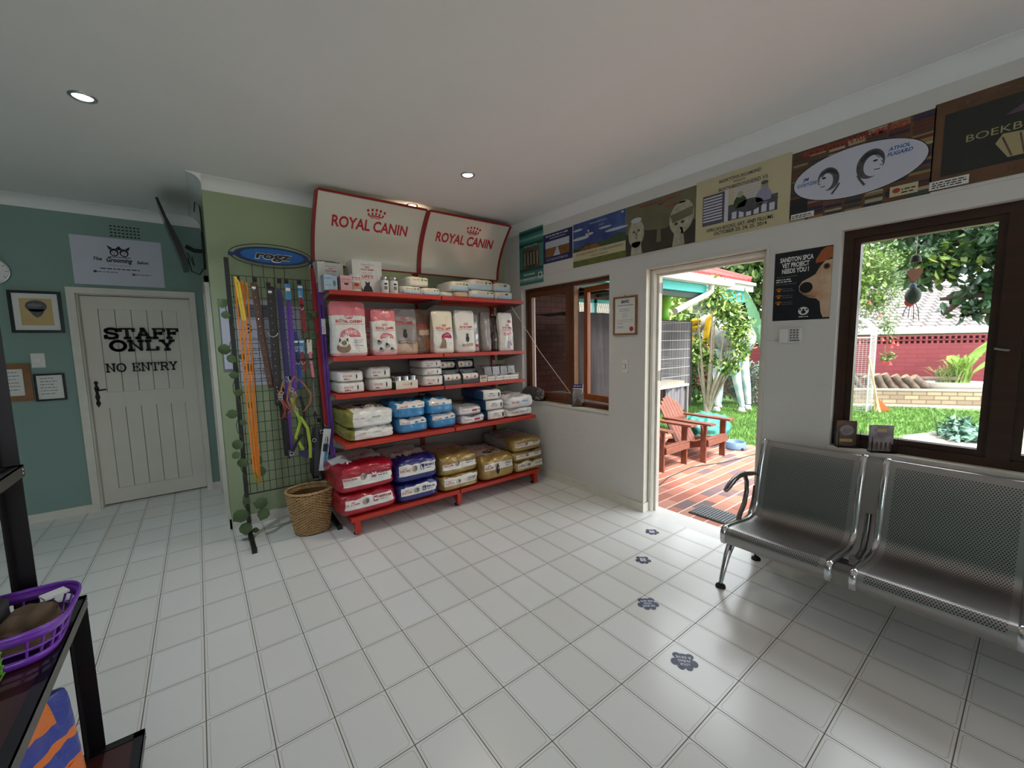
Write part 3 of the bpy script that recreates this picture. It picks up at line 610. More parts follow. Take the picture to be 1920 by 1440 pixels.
# 6 books with oval
mb, F, fin = poster('poster', -2.101, -2.70, 2.13, 2.523, 'p_brown', 'poster of stacked old books with a white oval holding two sketched heads', group=G)
rnd = random.Random(4)
for col in range(7):
    z = 0.
    while z < .385:
        h_ = .008+rnd.random()*.013; F.rect(col*.0857+rnd.random()*.01, z, col*.0857+.08, min(z+h_*.85, .392), rnd.choice(['p_book1', 'p_book2', 'p_book3', 'p_book4', 'p_book5', 'p_brown']), 1); z += h_
F.rect(0, .02, .09, .13, 'p_black', 2)
F.ellipse(.3, .2, .286, .132, 'ink', 3, n=48); F.ellipse(.3, .2, .282, .128, 'p_lilacpaper', 4, n=48)
for cx, cz, fl, s_ in ((.185, .195, 1, .95), (.365, .215, -1, 1.1)):
    F.ellipse(cx, cz, .052*s_, .066*s_, 'p_pencil', 5, rot=.2*fl); F.ellipse(cx-.012*fl, cz-.012, .036*s_, .048*s_, 'p_lilacpaper', 6)
    F.ellipse(cx-.02*fl, cz+.01, .01, .005, 'ink', 7); F.stroke([(cx-.04*fl*s_, cz+.005), (cx-.05*fl*s_, cz-.015), (cx-.036*fl*s_, cz-.02)], .003, 'ink', 7); F.stroke([(cx-.036*fl*s_, cz-.036), (cx-.015*fl*s_, cz-.034)], .004, 'ink', 7)
    for k in range(14):
        a = .3+k*.17; F.stroke([(cx+.045*s_*math.cos(a), cz+.055*s_*math.sin(a)), (cx+.03*s_*math.cos(a+.3), cz+.04*s_*math.sin(a+.3))], .003, 'ink', 7)
    F.stroke([(cx+.02*fl, cz-.09*s_), (cx+.04*fl, cz-.06*s_), (cx+.05*fl, cz-.04*s_)], .01, 'p_pencil', 6)
F.text('JM', .075, .215, .018, 'rogz_blue', 6, bold=.02, slant=.2); F.text('COETZEE', .083, .188, .016, 'rogz_blue', 6, bold=.02, slant=.2); F.text('ATHOL', .475, .252, .017, 'rogz_blue', 6, bold=.02, slant=.2); F.text('FUGARD', .478, .226, .017, 'rogz_blue', 6, bold=.02, slant=.2)
F.text('BOOKTOWN RICHMOND', .28, .352, .03, 'p_redline', 5, width=.44, bold=.02); F.rect(.01, .012, .125, .042, 'paper', 5); F.lines(.016, .12, (.018, .028), .005, 'ink', 6, 3)
F.rect(.45, .02, .555, .07, 'p_cream', 5); F.ellipse(.475, .048, .015, .012, 'p_redline', 6); F.lines(.495, .55, (.03, .045), .006, 'ink', 6, 6)
fin()
# 7 chalkboard
mb, F, fin = poster('poster', -2.695, -3.295, 2.135, 2.535, 'p_brown', 'brown framed dark chalkboard poster with an open book, rightmost of the poster row', group=G)
F.rect(.035, .06, .565, .34, 'p_board', 1); F.text('BOEKTOWN', .3, .355, .026, 'p_photo', 3, width=.4, bold=.02); F.text('BOEKBEDONNERD', .34, .19, .03, 'p_chalk', 3, width=.46)
F.poly([(.2, .15), (.24, .08), (.5, .08), (.52, .2), (.35, .17), (.22, .185)], 'p_chalk', 2)
for k in range(6): F.stroke([(.25+k*.035, .085), (.22+k*.05, .17)], .006, 'p_photo', 3)
F.poly([(.22, .26), (.34, .33), (.5, .33), (.5, .26)], 'p_purple', 2); F.rect(.0, .005, .13, .045, 'paper', 4); F.lines(.01, .125, (.012, .022, .032), .005, 'ink', 5, 9); F.text('24, 25, 26', .3, .018, .022, 'p_photo', 3)
fin()
# charity poster with dog
mb, F, fin = poster('poster', -2.034, -2.327, 1.549, 1.96, 'p_black', 'dark charity poster with a dog face and orange paw marks between door and window')
F.poly([(.293, .06), (.293, .335), (.26, .33), (.235, .3), (.215, .26), (.19, .245), (.15, .225), (.135, .20), (.138, .17), (.155, .15), (.19, .128), (.225, .12), (.243, .1), (.25, .04), (.262, .01), (.293, .01)], 'p_dog', 1)
F.ellipse(.172, .188, .033, .032, 'black', 2); F.ellipse(.268, .298, .016, .017, 'p_photo', 2); F.ellipse(.268, .298, .009, .01, 'black', 3); F.poly([(.293, .405), (.293, .345), (.25, .325), (.213, .322), (.215, .345), (.24, .39), (.26, .405)], 'p_ear', 2)
F.stroke([(.14, .165), (.18, .14), (.22, .132)], .004, 'p_photo', 3)
F.text('SANDTON SPCA', .116, .352, .026, 'paper', 2, width=.172, bold=.035); F.text('VET PROJECT', .112, .318, .026, 'paper', 2, width=.142, bold=.035); F.text('NEEDS YOU !', .112, .284, .026, 'paper', 2, width=.14, bold=.035)
F.lines(.015, .13, (.262,), .004, 'greyline', 2, 1); F.lines(.012, .115, (.245, .232), .006, 'paper', 2, 2); F.lines(.012, .13, (.218,), .004, 'greyline', 2, 4)
for z in (.185, .145, .105):
    F.ellipse(.03, z-.003, .009, .007, 'orange_strap', 2)
    for k in range(4): F.ellipse(.017+k*.0087, z+.007+(.003 if k in (1, 2) else 0), .0033, .0045, 'orange_strap', 2)
    F.lines(.05, .12, (z+.004, z-.008), .004, 'greyline', 2, int(z*1000))
F.ellipse(.165, .052, .027, .024, 'paper', 2); F.ellipse(.165, .046, .012, .01, 'p_black', 3)
for k in range(3): F.ellipse(.148+k*.017, .06, .005, .006, 'p_black', 3)
F.lines(.142, .19, (.016,), .005, 'paper', 2, 8, 0)
fin()
# keypad / intercom
t = thing('alarm_keypad', 'small white alarm keypad with grid of buttons under the dog poster', 'keypad', (RX, -2.14, 1.41))
mb = MB(); mb.box(RX-.03, RX, -2.135, -2.085, 1.413, 1.5, 'plastic_white'); mb.box(RX-.024, RX, -2.2, -2.13, 1.415, 1.5, 'plastic_white'); mb.build('housing', t, bevel=.004)
mb = MB()
for i in range(5):
    for j in range(3 if i < 4 else 4): mb.box(RX-.028, RX-.023, -2.142-(.017 if i < 4 else .0135)*j-.010, -2.142-(.017 if i < 4 else .0135)*j, 1.485-i*.0155, 1.494-i*.0155, 'greyline')
mb.build('buttons', t)
mb = MB(); mb.tube([(RX-.004, -2.084, 1.425), (RX-.004, -2.0, 1.427)], .004, 'trim_white', 6); mb.build('cable', t)
# certificate
t = thing('framed_certificate', 'brown framed certificate with a red seal between window and doorway', 'certificate', (RX, -.915, 1.491))
mb = MB(); window_frame(mb, -1.035, -.798, 1.491, 1.812, .014, RX-.016, RX, 'frame_oak'); mb.ell((RX-.008, -.916, 1.818), .006, 'brass', 8, 6); mb.build('frame', t)
mb = MB(); mb.box(RX-.008, RX-.004, -1.025, -.808, 1.5, 1.803, 'paper'); F = wallF(mb, -.808, 1.5, RX-.008, .0005)
F.text('SAVC', .109, .258, .022, 'ink', 1, width=.08, bold=.05); F.lines(.03, .19, (.235,), .006, 'greyline', 1, 1, 0); F.lines(.05, .17, (.205, .19), .004, 'greyline', 1, 2); F.lines(.08, .14, (.17, .155, .14), .003, 'greyline', 1, 3); F.lines(.03, .19, (.115, .10), .003, 'greyline', 1, 4, 0); F.lines(.03, .1, (.085, .06, .05), .003, 'ink', 1, 5)
F.ellipse(.175, .04, .02, .02, 'p_redline', 2); mb.build('certificate_sheet', t)
# light switch
t = thing('light_switch', 'white switch plate on white wall below the framed certificate', 'switch', (RX, -.914, 1.167))
mb = MB(); mb.box(RX-.008, RX, -.95, -.88, 1.167, 1.287, 'plastic_white'); mb.build('switch_plate', t, bevel=.003)
mb = MB(); mb.box(RX-.013, RX-.007, -.93, -.9, 1.205, 1.245, 'greyline'); mb.box(RX-.016, RX-.012, -.928, -.902, 1.208, 1.242, 'plastic_white'); mb.build('rocker', t)
t2 = None

# ---------------------------------------------------------------- things on the sills
def holder(name, label, x, y, z, w, h, d, ang, card, fn, cat='brochure holder'):
    t = thing(name, label, cat, (x, y, z), ang)   # local: front faces -Y, width X
    mb = MB(); mb.box(-w/2, w/2, -d/2, -d/2+.003, 0, h*.72, 'clear'); mb.box(-w/2, w/2, d/2-.003, d/2, 0, h, 'clear'); mb.box(-w/2, -w/2+.003, -d/2, d/2, 0, h*.6, 'clear'); mb.box(w/2-.003, w/2, -d/2, d/2, 0, h*.6, 'clear'); mb.box(-w/2, w/2, -d/2, d/2, 0, .004, 'clear'); mb.build('stand', t, world=False)
    mb = MB(); mb.box(-w/2+.005, w/2-.005, d/2-.016, d/2-.005, .005, h*.99, card); F = Flat(mb, (-w/2+.005, d/2-.016, .005), (1, 0, 0), (0, 0, 1)); fn(F, w-.01, h*.98); mb.build('brochures', t, world=False)
    return t
def f1(F, w, h): F.rect(0, h*.82, w, h, 'bag_navy', 1); F.rect(0, 0, w, h*.78, 'p_photo_light', 1); F.poly([(w*.1, 0), (w*.9, 0), (w*.7, h*.3), (w*.4, h*.35)], 'p_photo', 2); F.lines(w*.1, w*.9, (h*.9,), .008, 'paper', 2, 3)
holder('brochure_holder', 'clear holder with navy and white leaflets on sill of the window by the shelves', 3.0, -.335, .81, .105, .215, .05, -1.0, 'paper', f1)
def f2(F, w, h): F.rect(0, 0, w, h, 'p_photo', 1); F.ellipse(w*.5, h*.62, w*.35, h*.2, 'p_photo_light', 2); F.rect(w*.15, h*.16, w*.8, h*.28, 'p_sand', 2)
holder('brochure_holder', 'dark photo leaflet holder in the left corner of the sill behind the bench', 2.985, -2.44, .817, .105, .15, .05, -.95, 'p_photo', f2)
def f3(F, w, h): F.rect(0, 0, w, h, 'p_photo_light', 1); F.rect(w*.3, h*.74, w*.7, h*.86, 'p_sand', 2); [F.ellipse(w*(.12+.19*k), h*.2, w*.06, h*.16, 'p_photo', 2) for k in range(5)]
holder('brochure_holder', 'clear holder with a pale group photo card, right one on the sill behind the bench', 2.988, -2.59, .817, .115, .145, .05, -.95, 'p_photo_light', f3)

# string from the shelving to the window
mb = MB(); mb.tube([(2.62, .2, 1.80), (2.82, -.0, 1.34), (2.985, -.255, .935)], .0022, 'string', 6); mb.tube([(2.985, -.255, .935), (3.03, -.1, .93), (3.035, .05, .92)], .0022, 'string', 6)
tag(mb.build('string'), 'pale string stretched from the red shelving down to the window sill', 'string')

# ---------------------------------------------------------------- cat on the sill
t = thing('cat', 'grey brown tabby cat curled up on the window sill beside the shelves', 'cat', (2.985, .27, .81))
def cat_body():
    mb = MB(); E = mb.ell
    E((0, .06, .075), (.062, .135, .078), 'cat_fur', 20, 14); E((0, .12, .07), (.066, .09, .07), 'cat_fur', 20, 14); E((-.005, -.03, .075), (.055, .075, .068), 'cat_fur')
    E((-.025, -.10, .062), (.046, .046, .043), 'cat_fur', 20, 14); E((-.052, -.128, .045), (.024, .026, .02), 'cat_fur'); E((-.02, -.07, .07), (.045, .05, .05), 'cat_fur')
    E((-.045, -.06, .018), (.02, .045, .017), 'cat_fur'); E((.015, -.07, .018), (.02, .04, .017), 'cat_fur'); E((-.045, .11, .03), (.035, .06, .03), 'cat_fur')
    mb.tube([(-.02, .19, .03), (-.06, .16, .018), (-.07, .08, .015), (-.06, .01, .013)], [.02, .018, .016, .010], 'cat_fur', 10)
    # ears
    for ex, ey in ((-.052, -.088), (.0, -.118)):
        mb.lathe([(.019, 0), (.014, .018), (.007, .034), (.001, .046)], (ex, ey, .09), 'cat_fur', 10)
    return mb
mb = cat_body(); o = mb.build('body', t, world=False); rm = o.modifiers.new('merge', 'REMESH'); rm.mode = 'VOXEL'; rm.voxel_size = .005; rm.use_smooth_shade = True
sm = o.modifiers.new('soften', 'SMOOTH'); sm.iterations = 2
mb = MB(); mb.ell((-.066, -.145, .052), (.006, .006, .005), 'cat_pink', 8, 6); mb.build('nose', t, world=False)
for i, (ex, ey) in enumerate(((-.066, -.112), (-.044, -.142))):
    mb = MB(); mb.ell((ex, ey, .07), (.0075, .0075, .007), 'chime_green', 10, 8); mb.build('eye', t, world=False)
mb = MB(); mb.ell((-.069, -.128, .036), (.012, .014, .008), 'cat_pale', 10, 8); mb.build('muzzle', t, world=False)
for ex, ey in ((-.058, -.094), (-.008, -.126)): mb = MB(); mb.ell((ex, ey, .106), (.004, .008, .014), 'cat_pink', 8, 6); mb.build('inner_ear', t, world=False)
for a, b in (((-.06, -.14), (-.05, -.175)), ((-.075, -.12), (-.11, -.115))):
    mb = MB(); [mb.tube([(*a, .045+.003*k), (*b, .042+.008*k)], .0006, 'white', 4) for k in range(3)]; mb.build('whiskers', t, world=False)

# ================================================================ THINGS ON THE TEAL WALL
TY = 2.04
def tF(mb, x0, z0, y, step=.0008): return Flat(mb, (x0, y, z0), (1, 0, 0), (0, 0, 1), step=step)
mb = MB(); mb.box(-.707, -.112, TY-.004, TY, 2.022, 2.436, 'p_lilacpaper'); F = tF(mb, -.707, 2.022, TY-.004)
for cx in (.27, .335):
    F.ellipse(cx, .29, .03, .034, 'ink', 1); F.ellipse(cx, .285, .02, .02, 'p_lilacpaper', 2); F.poly([(cx-.03, .31), (cx-.045, .35), (cx-.008, .325)], 'ink', 1); F.poly([(cx+.03, .31), (cx+.045, .35), (cx+.008, .325)], 'ink', 1); F.ellipse(cx-.008, .292, .004, .004, 'ink', 3); F.ellipse(cx+.008, .292, .004, .004, 'ink', 3); F.ellipse(cx, .278, .005, .004, 'ink', 3)
F.stroke([(.23, .25), (.375, .25)], .006, 'ink', 1)
F.text('The', .155, .213, .026, 'ink', 2, bold=.03, slant=.25); F.text('Grooming', .295, .205, .038, 'ink', 2, bold=.035, slant=.25, width=.17); F.text('Salon', .452, .205, .026, 'ink', 2, bold=.03, slant=.25)
F.text('All your pet needs', .3, .172, .014, 'greyline', 2, slant=.25); F.lines(.17, .43, (.14,), .009, 'p_navy', 2, 1, 0); F.ellipse(.135, .115, .012, .01, 'p_navy', 2); F.lines(.15, .28, (.112,), .006, 'p_navy', 2, 2, 0); F.ellipse(.385, .105, .011, .011, 'ink', 2); F.text('f', .385, .099, .013, 'p_lilacpaper', 3, bold=.03); F.lines(.4, .51, (.102,), .006, 'p_navy', 2, 3, 0)
tag(mb.build('sign_board'), 'white grooming salon sign with two animal heads above the staff door', 'sign')
# air vent
mb = MB(); mb.box(-.462, -.245, TY-.006, TY, 2.44, 2.56, 'wall_teal'); F = tF(mb, -.462, 2.44, TY-.006)
for i in range(4):
    for j in range(8): F.poly([(.012+j*.026, .012+i*.028), (.03+j*.026, .012+i*.028), (.03+j*.026, .018+i*.028), (.021+j*.026, .026+i*.028), (.012+j*.026, .018+i*.028)], 'black', 1)
tag(mb.build('air_vent'), 'teal painted air brick vent with dark holes above the grooming sign', 'vent')
# clock
t = thing('wall_clock', 'round white wall clock cut by the left edge on the teal wall', 'clock', (-1.168, TY, 1.975))
mb = MB(); mb.lathe([(.0, .0), (.112, .0), (.112, .02), (.104, .028), (.1, .02)], (-1.168, TY, 2.088), 'silver', 40, Matrix.Rotation(pi/2, 3, 'X')); mb.build('rim', t)
mb = MB(); F = tF(mb, -1.168, 2.088, TY-.018); F.ellipse(0, 0, .101, .101, 'white', 0, n=40)
for k in range(12): a = k*pi/6; F.stroke([(.082*math.cos(a), .082*math.sin(a)), (.094*math.cos(a), .094*math.sin(a))], .004, 'ink', 1)
mb.build('dial', t)
mb = MB(); F = tF(mb, -1.168, 2.088, TY-.019); F.stroke([(0, 0), (-.03, .045)], .006, 'ink', 1); F.stroke([(0, 0), (.02, -.07)], .004, 'ink', 2); mb.build('hands', t)
def picture(name, label, x0, x1, z0, z1, fm, fw, cat, inner, pname='print', tilt=0):
    t = thing(name, label, cat, ((x0+x1)/2, TY, z0))
    mb = MB(); y0, y1 = TY-.018, TY
    for a in ((x0, x0+fw, z0, z1), (x1-fw, x1, z0, z1), (x0+fw, x1-fw, z0, z0+fw), (x0+fw, x1-fw, z1-fw, z1)): mb.box(a[0], a[1], y0, y1, a[2], a[3], fm)
    mb.build('frame', t)
    mb = MB(); mb.box(x0+fw, x1-fw, TY-.008, TY-.002, z0+fw, z1-fw, 'paper'); F = tF(mb, x0+fw, z0+fw, TY-.008); inner(F, x1-x0-2*fw, z1-z0-2*fw); mb.build(pname, t); return t
def in1(F, w, h):
    F.rect(w*.14, h*.13, w*.86, h*.87, 'p_sand', 1); F.ellipse(w*.5, h*.66, w*.24, h*.16, 'p_pencil', 2); F.poly([(w*.3, h*.58), (w*.7, h*.58), (w*.6, h*.4), (w*.5, h*.34), (w*.42, h*.4)], 'p_pencil', 2); F.ellipse(w*.47, h*.68, w*.16, h*.05, 'greyline', 3)
picture('framed_picture', 'black framed drawing of a dark balloon shape left of the staff door', -1.097, -.799, 1.60, 1.944, 'black_gloss', .022, 'picture', in1)
def in2(F, w, h):
    for k in range(6): F.lines(w*.12, w*.8, (h*(.86-.13*k),), .006, 'greyline', 1, k)
picture('framed_notice', 'wide oak framed typed notice at the left edge below the switch', -1.22, -1.026, 1.04, 1.35, 'frame_oak', .045, 'notice', in2, 'notice_sheet')
picture('framed_notice', 'black framed white notice between the oak frame and the staff door', -1.017, -.837, 1.028, 1.258, 'black_gloss', .015, 'notice', in2, 'notice_sheet')
t = thing('light_switch', 'square white light switch on teal wall under the balloon picture', 'switch', (-.978, TY, 1.31))
mb = MB(); mb.box(-1.018, -.938, TY-.009, TY, 1.31, 1.43, 'plastic_white'); mb.build('switch_plate', t, bevel=.003)
mb = MB(); mb.box(-.992, -.966, TY-.014, TY-.008, 1.355, 1.385, 'white'); mb.build('rocker', t, bevel=.001)

# television on a bracket, seen edge-on
t = thing('television', 'flat black television seen edge-on tilting from a bracket near ceiling', 'television', (.05, 1.35, 2.1))
a = Vector((-.075, 0, 2.60)); b = Vector((.055, 0, 2.12)); dd = (b-a).normalized(); nn = Vector((-dd.z, 0, dd.x)).normalized()
mb = MB(); mb.prism([a+nn*.01, a-nn*.006, b-nn*.012, b+nn*.03, b+(a-b)*.3+nn*.035, a+(b-a)*.3+nn*.014], (0, 1.12, 0), (0, 1.62, 0), 'black_gloss'); mb.build('screen', t)
mb = MB(); mb.tube([(.075, 1.36, 2.30), (.13, 1.36, 2.27), (.2, 1.36, 2.27)], .016, 'black', 10); mb.box(.185, .2, 1.3, 1.42, 2.13, 2.42, 'black'); mb.build('bracket_arm', t)
mb = MB(); mb.tube([(.08, 1.3, 2.2), (.1, 1.25, 2.08), (.15, 1.2, 2.05), (.19, 1.2, 2.12), (.195, 1.2, 2.35), (.19, 1.2, 2.6), (.16, 1.2, 2.63), (.15, 1.2, 2.55)], .004, 'black', 6); mb.tube([(.08, 1.3, 2.24), (.12, 1.28, 2.13), (.11, 1.25, 2.2)], .003, 'black', 6); mb.build('cable', t)
# ================================================================ RED SHELVING
SHX0, SHX1, SHM = .905, 2.795, 1.85
rack = thing('shelving_unit', 'tall red metal double bay shelving unit stocked with pet food bags', 'shelving', (1.85, .4, 0))
SHELF = [(1.868, .225, .70), (1.357, .225, .70), (1.062, .225, .70), (.70, .055, .70), (.145, .0, .72)]
for (z, y0, y1) in SHELF:
    for (xa, xb) in ((SHX0, SHM-.006), (SHM+.006, SHX1)):
        mb = MB(); mb.box(xa, xb, y0, y1, z-.012, z, 'red_metal'); mb.box(xa, xb, y0-.002, y0+.012, z-.032, z+.002, 'red_metal'); mb.box(xa, xb, y1-.01, y1, z-.03, z, 'red_metal')
        for k in range(1, 3): mb.box(xa, xb, y0+(y1-y0)*k/3, y0+(y1-y0)*k/3+.02, z-.026, z-.01, 'red_frame')
        mb.build('shelf', rack, bevel=.002)
    if z > .3:
        for x in (SHX0+.004, SHM-.010, SHM+.006, SHX1-.008):
            mb = MB(); mb.prism([(x, y0+.015, z-.012), (x, y1, z-.012), (x, y1, z-.11), (x, y1-.05, z-.11), (x, y0+.015, z-.03)], (0, 0, 0), (.004, 0, 0), 'grey_metal'); mb.build('bracket', rack)
for x in (.955, 1.84, 2.735):
    mb = MB(); mb.box(x-.02, x+.02, .705, .765, .02, 2.14, 'red_frame')
    for k in range(40):
        mb.box(x-.011, x-.006, .7035, .706, .1+k*.05, .125+k*.05, 'black'); mb.box(x+.006, x+.011, .7035, .706, .1+k*.05, .125+k*.05, 'black')
    mb.build('upright', rack)
    mb = MB(); mb.prism([(x-.018, .03, .11), (x-.018, .74, .11), (x-.018, .74, .02), (x-.018, .62, .02), (x-.018, .55, .055), (x-.018, .08, .07), (x-.018, .03, .02)], (0, 0, 0), (.036, 0, 0), 'red_metal'); mb.box(x-.02, x+.02, .0, .035, .018, .115, 'red_metal')
    mb.build('base_leg', rack)
    mb = MB(); mb.lathe([(.012, .03), (.012, .012), (.024, .010), (.024, 0), (0, 0)], (x, .05, 0), 'rubber', 12); mb.build('foot', rack)
for (xa, xb) in ((.975, 1.82), (1.86, 2.715)):
    mb = MB()
    for k in range(5): mb.box(xa, xb, .725, .74, .17+k*.335, .17+k*.335+.325, 'back_panel')
    mb.build('back_panel', rack)
def header(xa, xb, tx0, tx1, cx, dz=0.):
    zb, zt = 2.135+dz, 2.652
    yb = lambda v: .68-.26*(v/(zt-zb))**1.9
    fn = lambda u, v, h: Vector((xa+u, yb(v)-h, zb+v)); w = xb-xa; H = zt-zb
    mb = MB(); mb.surf(lambda a, b: fn(a*w, b*H, 0), 2, 20, 'board_cream'); mb.surf(lambda a, b: fn((1-a)*w, b*H, -.008), 2, 20, 'board_cream')
    F = Flat(mb, fn=fn, step=.0012); F.text('ROYAL CANIN', (tx0+tx1)/2-xa, .305-dz, .075, 'logo_red', 1, width=tx1-tx0, bold=.028); crown(F, cx-xa, .405-dz, .17, 'logo_red', 1)
    b = mb.build('header_board', rack); b['label'] = 'curved cream header board with red lettering'
    mb = MB()
    for x in (xa-.016, xb-.002):
        pts = [fn(0, H*k/16, .018) for k in range(17)] + [fn(0, H*k/16, -.05) for k in range(16, -1, -1)]
        mb.prism([(x, p.y, p.z) for p in pts], (0, 0, 0), (.018, 0, 0), 'red_frame')
    mb.box(xa, xb, yb(H)-.012, yb(H)+.02, zt-.004, zt+.012, 'red_frame'); mb.box(xa, xb, yb(0)-.01, yb(0)+.01, zb-.01, zb, 'red_frame'); mb.build('header_frame', rack)
header(.918, 1.835, 1.045, 1.70, 1.395); header(1.87, 2.782, 1.995, 2.655, 2.38)

# ---------------------------------------------------------------- sacks and bags
def cube_faces(n):
    """yields (verts, faces, face_centres) of a subdivided cube surface in [-1,1]^3"""
    vs = []; fs = []; idx = {}
    def vid(p):
        k = tuple(round(c, 5) for c in p)
        if k not in idx: idx[k] = len(vs); vs.append(k)
        return idx[k]
    for ax in range(3):
        for sg in (-1, 1):
            for i in range(n):
                for j in range(n):
                    q4 = []
                    for (a, b) in ((i, j), (i+1, j), (i+1, j+1), (i, j+1)):
                        p = [0, 0, 0]; p[ax] = sg; p[(ax+1) % 3] = -1+2*a/n; p[(ax+2) % 3] = -1+2*b/n; q4.append(vid(p))
                    fs.append(tuple(q4 if sg > 0 else q4[::-1]))
    return vs, fs
_CF = {n: cube_faces(n) for n in (6, 8, 12, 16)}
def soft(name, parent, mapping, matfn, n=12, world=False, deco=None):
    vs, fs = _CF[n]; mb = MB(); base = [mapping(*p) for p in vs]
    off = len(mb.v); mb.v += [tuple(p) for p in base]
    for f in fs:
        c = [sum(vs[i][k] for i in f)/4 for k in range(3)]; mb.f.append(tuple(i+off for i in f)); mb.m.append(matfn(*c)); mb.s.append(True)
    if deco: deco(mb)
    return mb.build(name, parent, world=world)
def wr(p, sc, amp, seed): return noise.noise(Vector((p[0]*sc+seed*3.1, p[1]*sc-seed*1.7, p[2]*sc+seed)))*amp
def sack_map(w, d, h, seed, dome=.28, amp=.018, n=8.):
    def f(a, b, c):
        s = (abs(a)**n+abs(b)**n+abs(c)**n)**(-1/n); A, B, C = a*s, b*s, c*s
        th = 1-dome*abs(A)**4*.55-dome*abs(B)**7*.5
        p = [w/2*A, d/2*B, h/2*C*th if C > 0 else h/2*C*(.55+.45*th)]
        k = wr(p, 13, amp, seed)+wr((p[0], p[1]*.5, p[2]*2), 34, amp*.55, seed+5)-abs(wr((p[0]*1.6, p[1]*.6, p[2]), 22, amp*.9, seed+9)); m = 1 if C > -.6 else .15
        return Vector((p[0]*(1+k*3*m), p[1]*(1+k*2*m), p[2]+h/2+k*m*(1 if abs(C) > .5 else .3)))
    return f
def bag_map(w, d, h, seed, taper=.82, amp=.009, n=14.):
    def f(a, b, c):
        s = (abs(a)**n+abs(b)**n+abs(c)**n)**(-1/n); A, B, C = a*s, b*s, c*s; t = (C+1)/2
        dd = d*(1-taper*max(0, (t-.25)/.75)**1.7); ww = w*(1-.05*math.sin(pi*t)**2+.0*t)
        bul = (1-.35*abs(A)**3)
        p = [ww/2*A, dd/2*B*bul, h*t]
        k = wr(p, 15, amp, seed)-abs(wr((p[0], p[1], p[2]*.6), 34, amp*.9, seed+5)); m = min(1, t*4)
        return Vector((p[0]+k*.8*m, p[1]+k*1.5*m, p[2]+(k*m if t < .95 else k*.3)))
    return f
def front_flat(mb, mp, w, h, step=.0016):
    """u in metres from centre, v in metres from bottom, on the -Y side"""
    fn = lambda u, v, hh: mp(max(-.98, min(.98, u/(w/2))), -1, max(-.98, min(.98, v/h*2-1))) + Vector((0, -hh-.0012, 0))
    return Flat(mb, fn=fn, step=step)
def top_flat(mb, mp, w, d, step=.0016):
    fn = lambda u, v, hh: mp(max(-.98, min(.98, u/(w/2))), max(-.98, min(.98, v/(d/2))), 1) + Vector((0, 0, hh+.0012))
    return Flat(mb, fn=fn, step=step)
def sack(name, label, x, y, z, w, d, h, matfn, deco=None, seed=1, group=None, dome=.28, amp=.018, rz=0, cat='pet food bag', n=16, pw=8.):
    """y is the front; lies with its printed end toward the room"""
    mp = sack_map(w, d, h, seed, dome, amp, pw); o = soft(name, None, mp, matfn, n=n, world=False, deco=(lambda mb: deco(mb, mp, w, d, h)) if deco else None)
    o.location = (x, y+d/2, z); o.rotation_euler = (0, 0, rz); return tag(o, label, cat, group)
def upright(name, label, x, y, z, w, d, h, matfn, deco=None, seed=1, group=None, rz=0, cat='pet food bag', taper=.82):
    mp = bag_map(w, d, h, seed, taper); o = soft(name, None, mp, matfn, n=16, world=False, deco=(lambda mb: deco(mb, mp, w, d, h)) if deco else None)
    o.location = (x, y+d/2, z); o.rotation_euler = (0, 0, rz); return tag(o, label, cat, group)

# bottom shelf
def band(col, side, v0=.36, v1=.86, topc=None, topb=-.35):
    def f(a, b, c):
        if b < -.99: return 'bag_white' if (v0 < (c+1)/2 < v1 and abs(a) < .9) else col
        if c > .99: return col if b < topb else (topc or side)
        return col if b < -.5 else side
    return f
def deco_end(code, cc, title, extra=None):
    def g(mb, mp, w, d, h):
        F = front_flat(mb, mp, w, h); F.text('ROYAL CANIN', -w*.30, h*.50, h*.10, 'logo_red', 1, width=w*.23, bold=.02); crown(F, -w*.30, h*.63, w*.09, 'logo_red', 1)
        F.ellipse(-w*.08, h*.58, w*.055, h*.15, 'bag_tan', 1); F.ellipse(-w*.05, h*.6, w*.03, h*.12, 'greyline', 2)
        if code: F.rect(w*.06, h*.48, w*.14, h*.74, cc, 1); F.text(code, w*.10, h*.54, h*.14, 'white', 2, bold=.04)
        F.text(title, w*.27, h*.6, h*.12, cc, 1, width=w*.22, bold=.03); F.lines(w*.17, w*.38, (h*.5,), h*.04, 'greyline', 1, 2)
        T = top_flat(mb, mp, w, d)
        if code: T.rect(-w*.32, -d*.30, -w*.12, -d*.20, cc, 1); T.text(code, -w*.22, -d*.285, d*.07, 'white', 2, bold=.05); T.text(title, w*.12, -d*.285, d*.06, cc, 1, width=w*.36, slant=.2)
        T.text('ROYAL CANIN', 0, -d*.05, d*.07, 'logo_red', 1, width=w*.5, bold=.02)
        if extra: extra(F, T, w, d, h)
    return g
g = 'dog food sacks on the bottom shelf'
XR = lambda x: .083+(x-.083)*.997
DR = deco_end('M', 'bag_red', 'MEDIUM'); DN = deco_end('L', 'bag_navy', 'MAXI')
sack('pet_food_sack', 'red and white sack lying on the bottom shelf, lower of the red pair', 1.06, .015, .146, .44, .62, .185, band('bag_red', 'bag_red', .34, .80, 'bag_white', -.45), DR, 3, g, dome=.25)
sack('pet_food_sack', 'red and white sack on top of another red sack, far left of the bottom shelf', 1.055, .02, .325, .45, .62, .215, band('bag_red', 'bag_red', .22, .62, 'bag_white', -.4), DR, 4, g)
sack('pet_food_sack', 'navy and white sack lying on the bottom shelf, lower of the navy pair', 1.472, .01, .146, .385, .6, .165, band('bag_navy', 'bag_navy', .36, .9, 'bag_white'), DN, 5, g, dome=.22)
sack('pet_food_sack', 'navy and white sack on top of the other navy sack beside the red pair', 1.468, .02, .305, .385, .6, .205, band('bag_navy', 'bag_navy', .34, .82, 'bag_white', -.55), DN, 6, g)
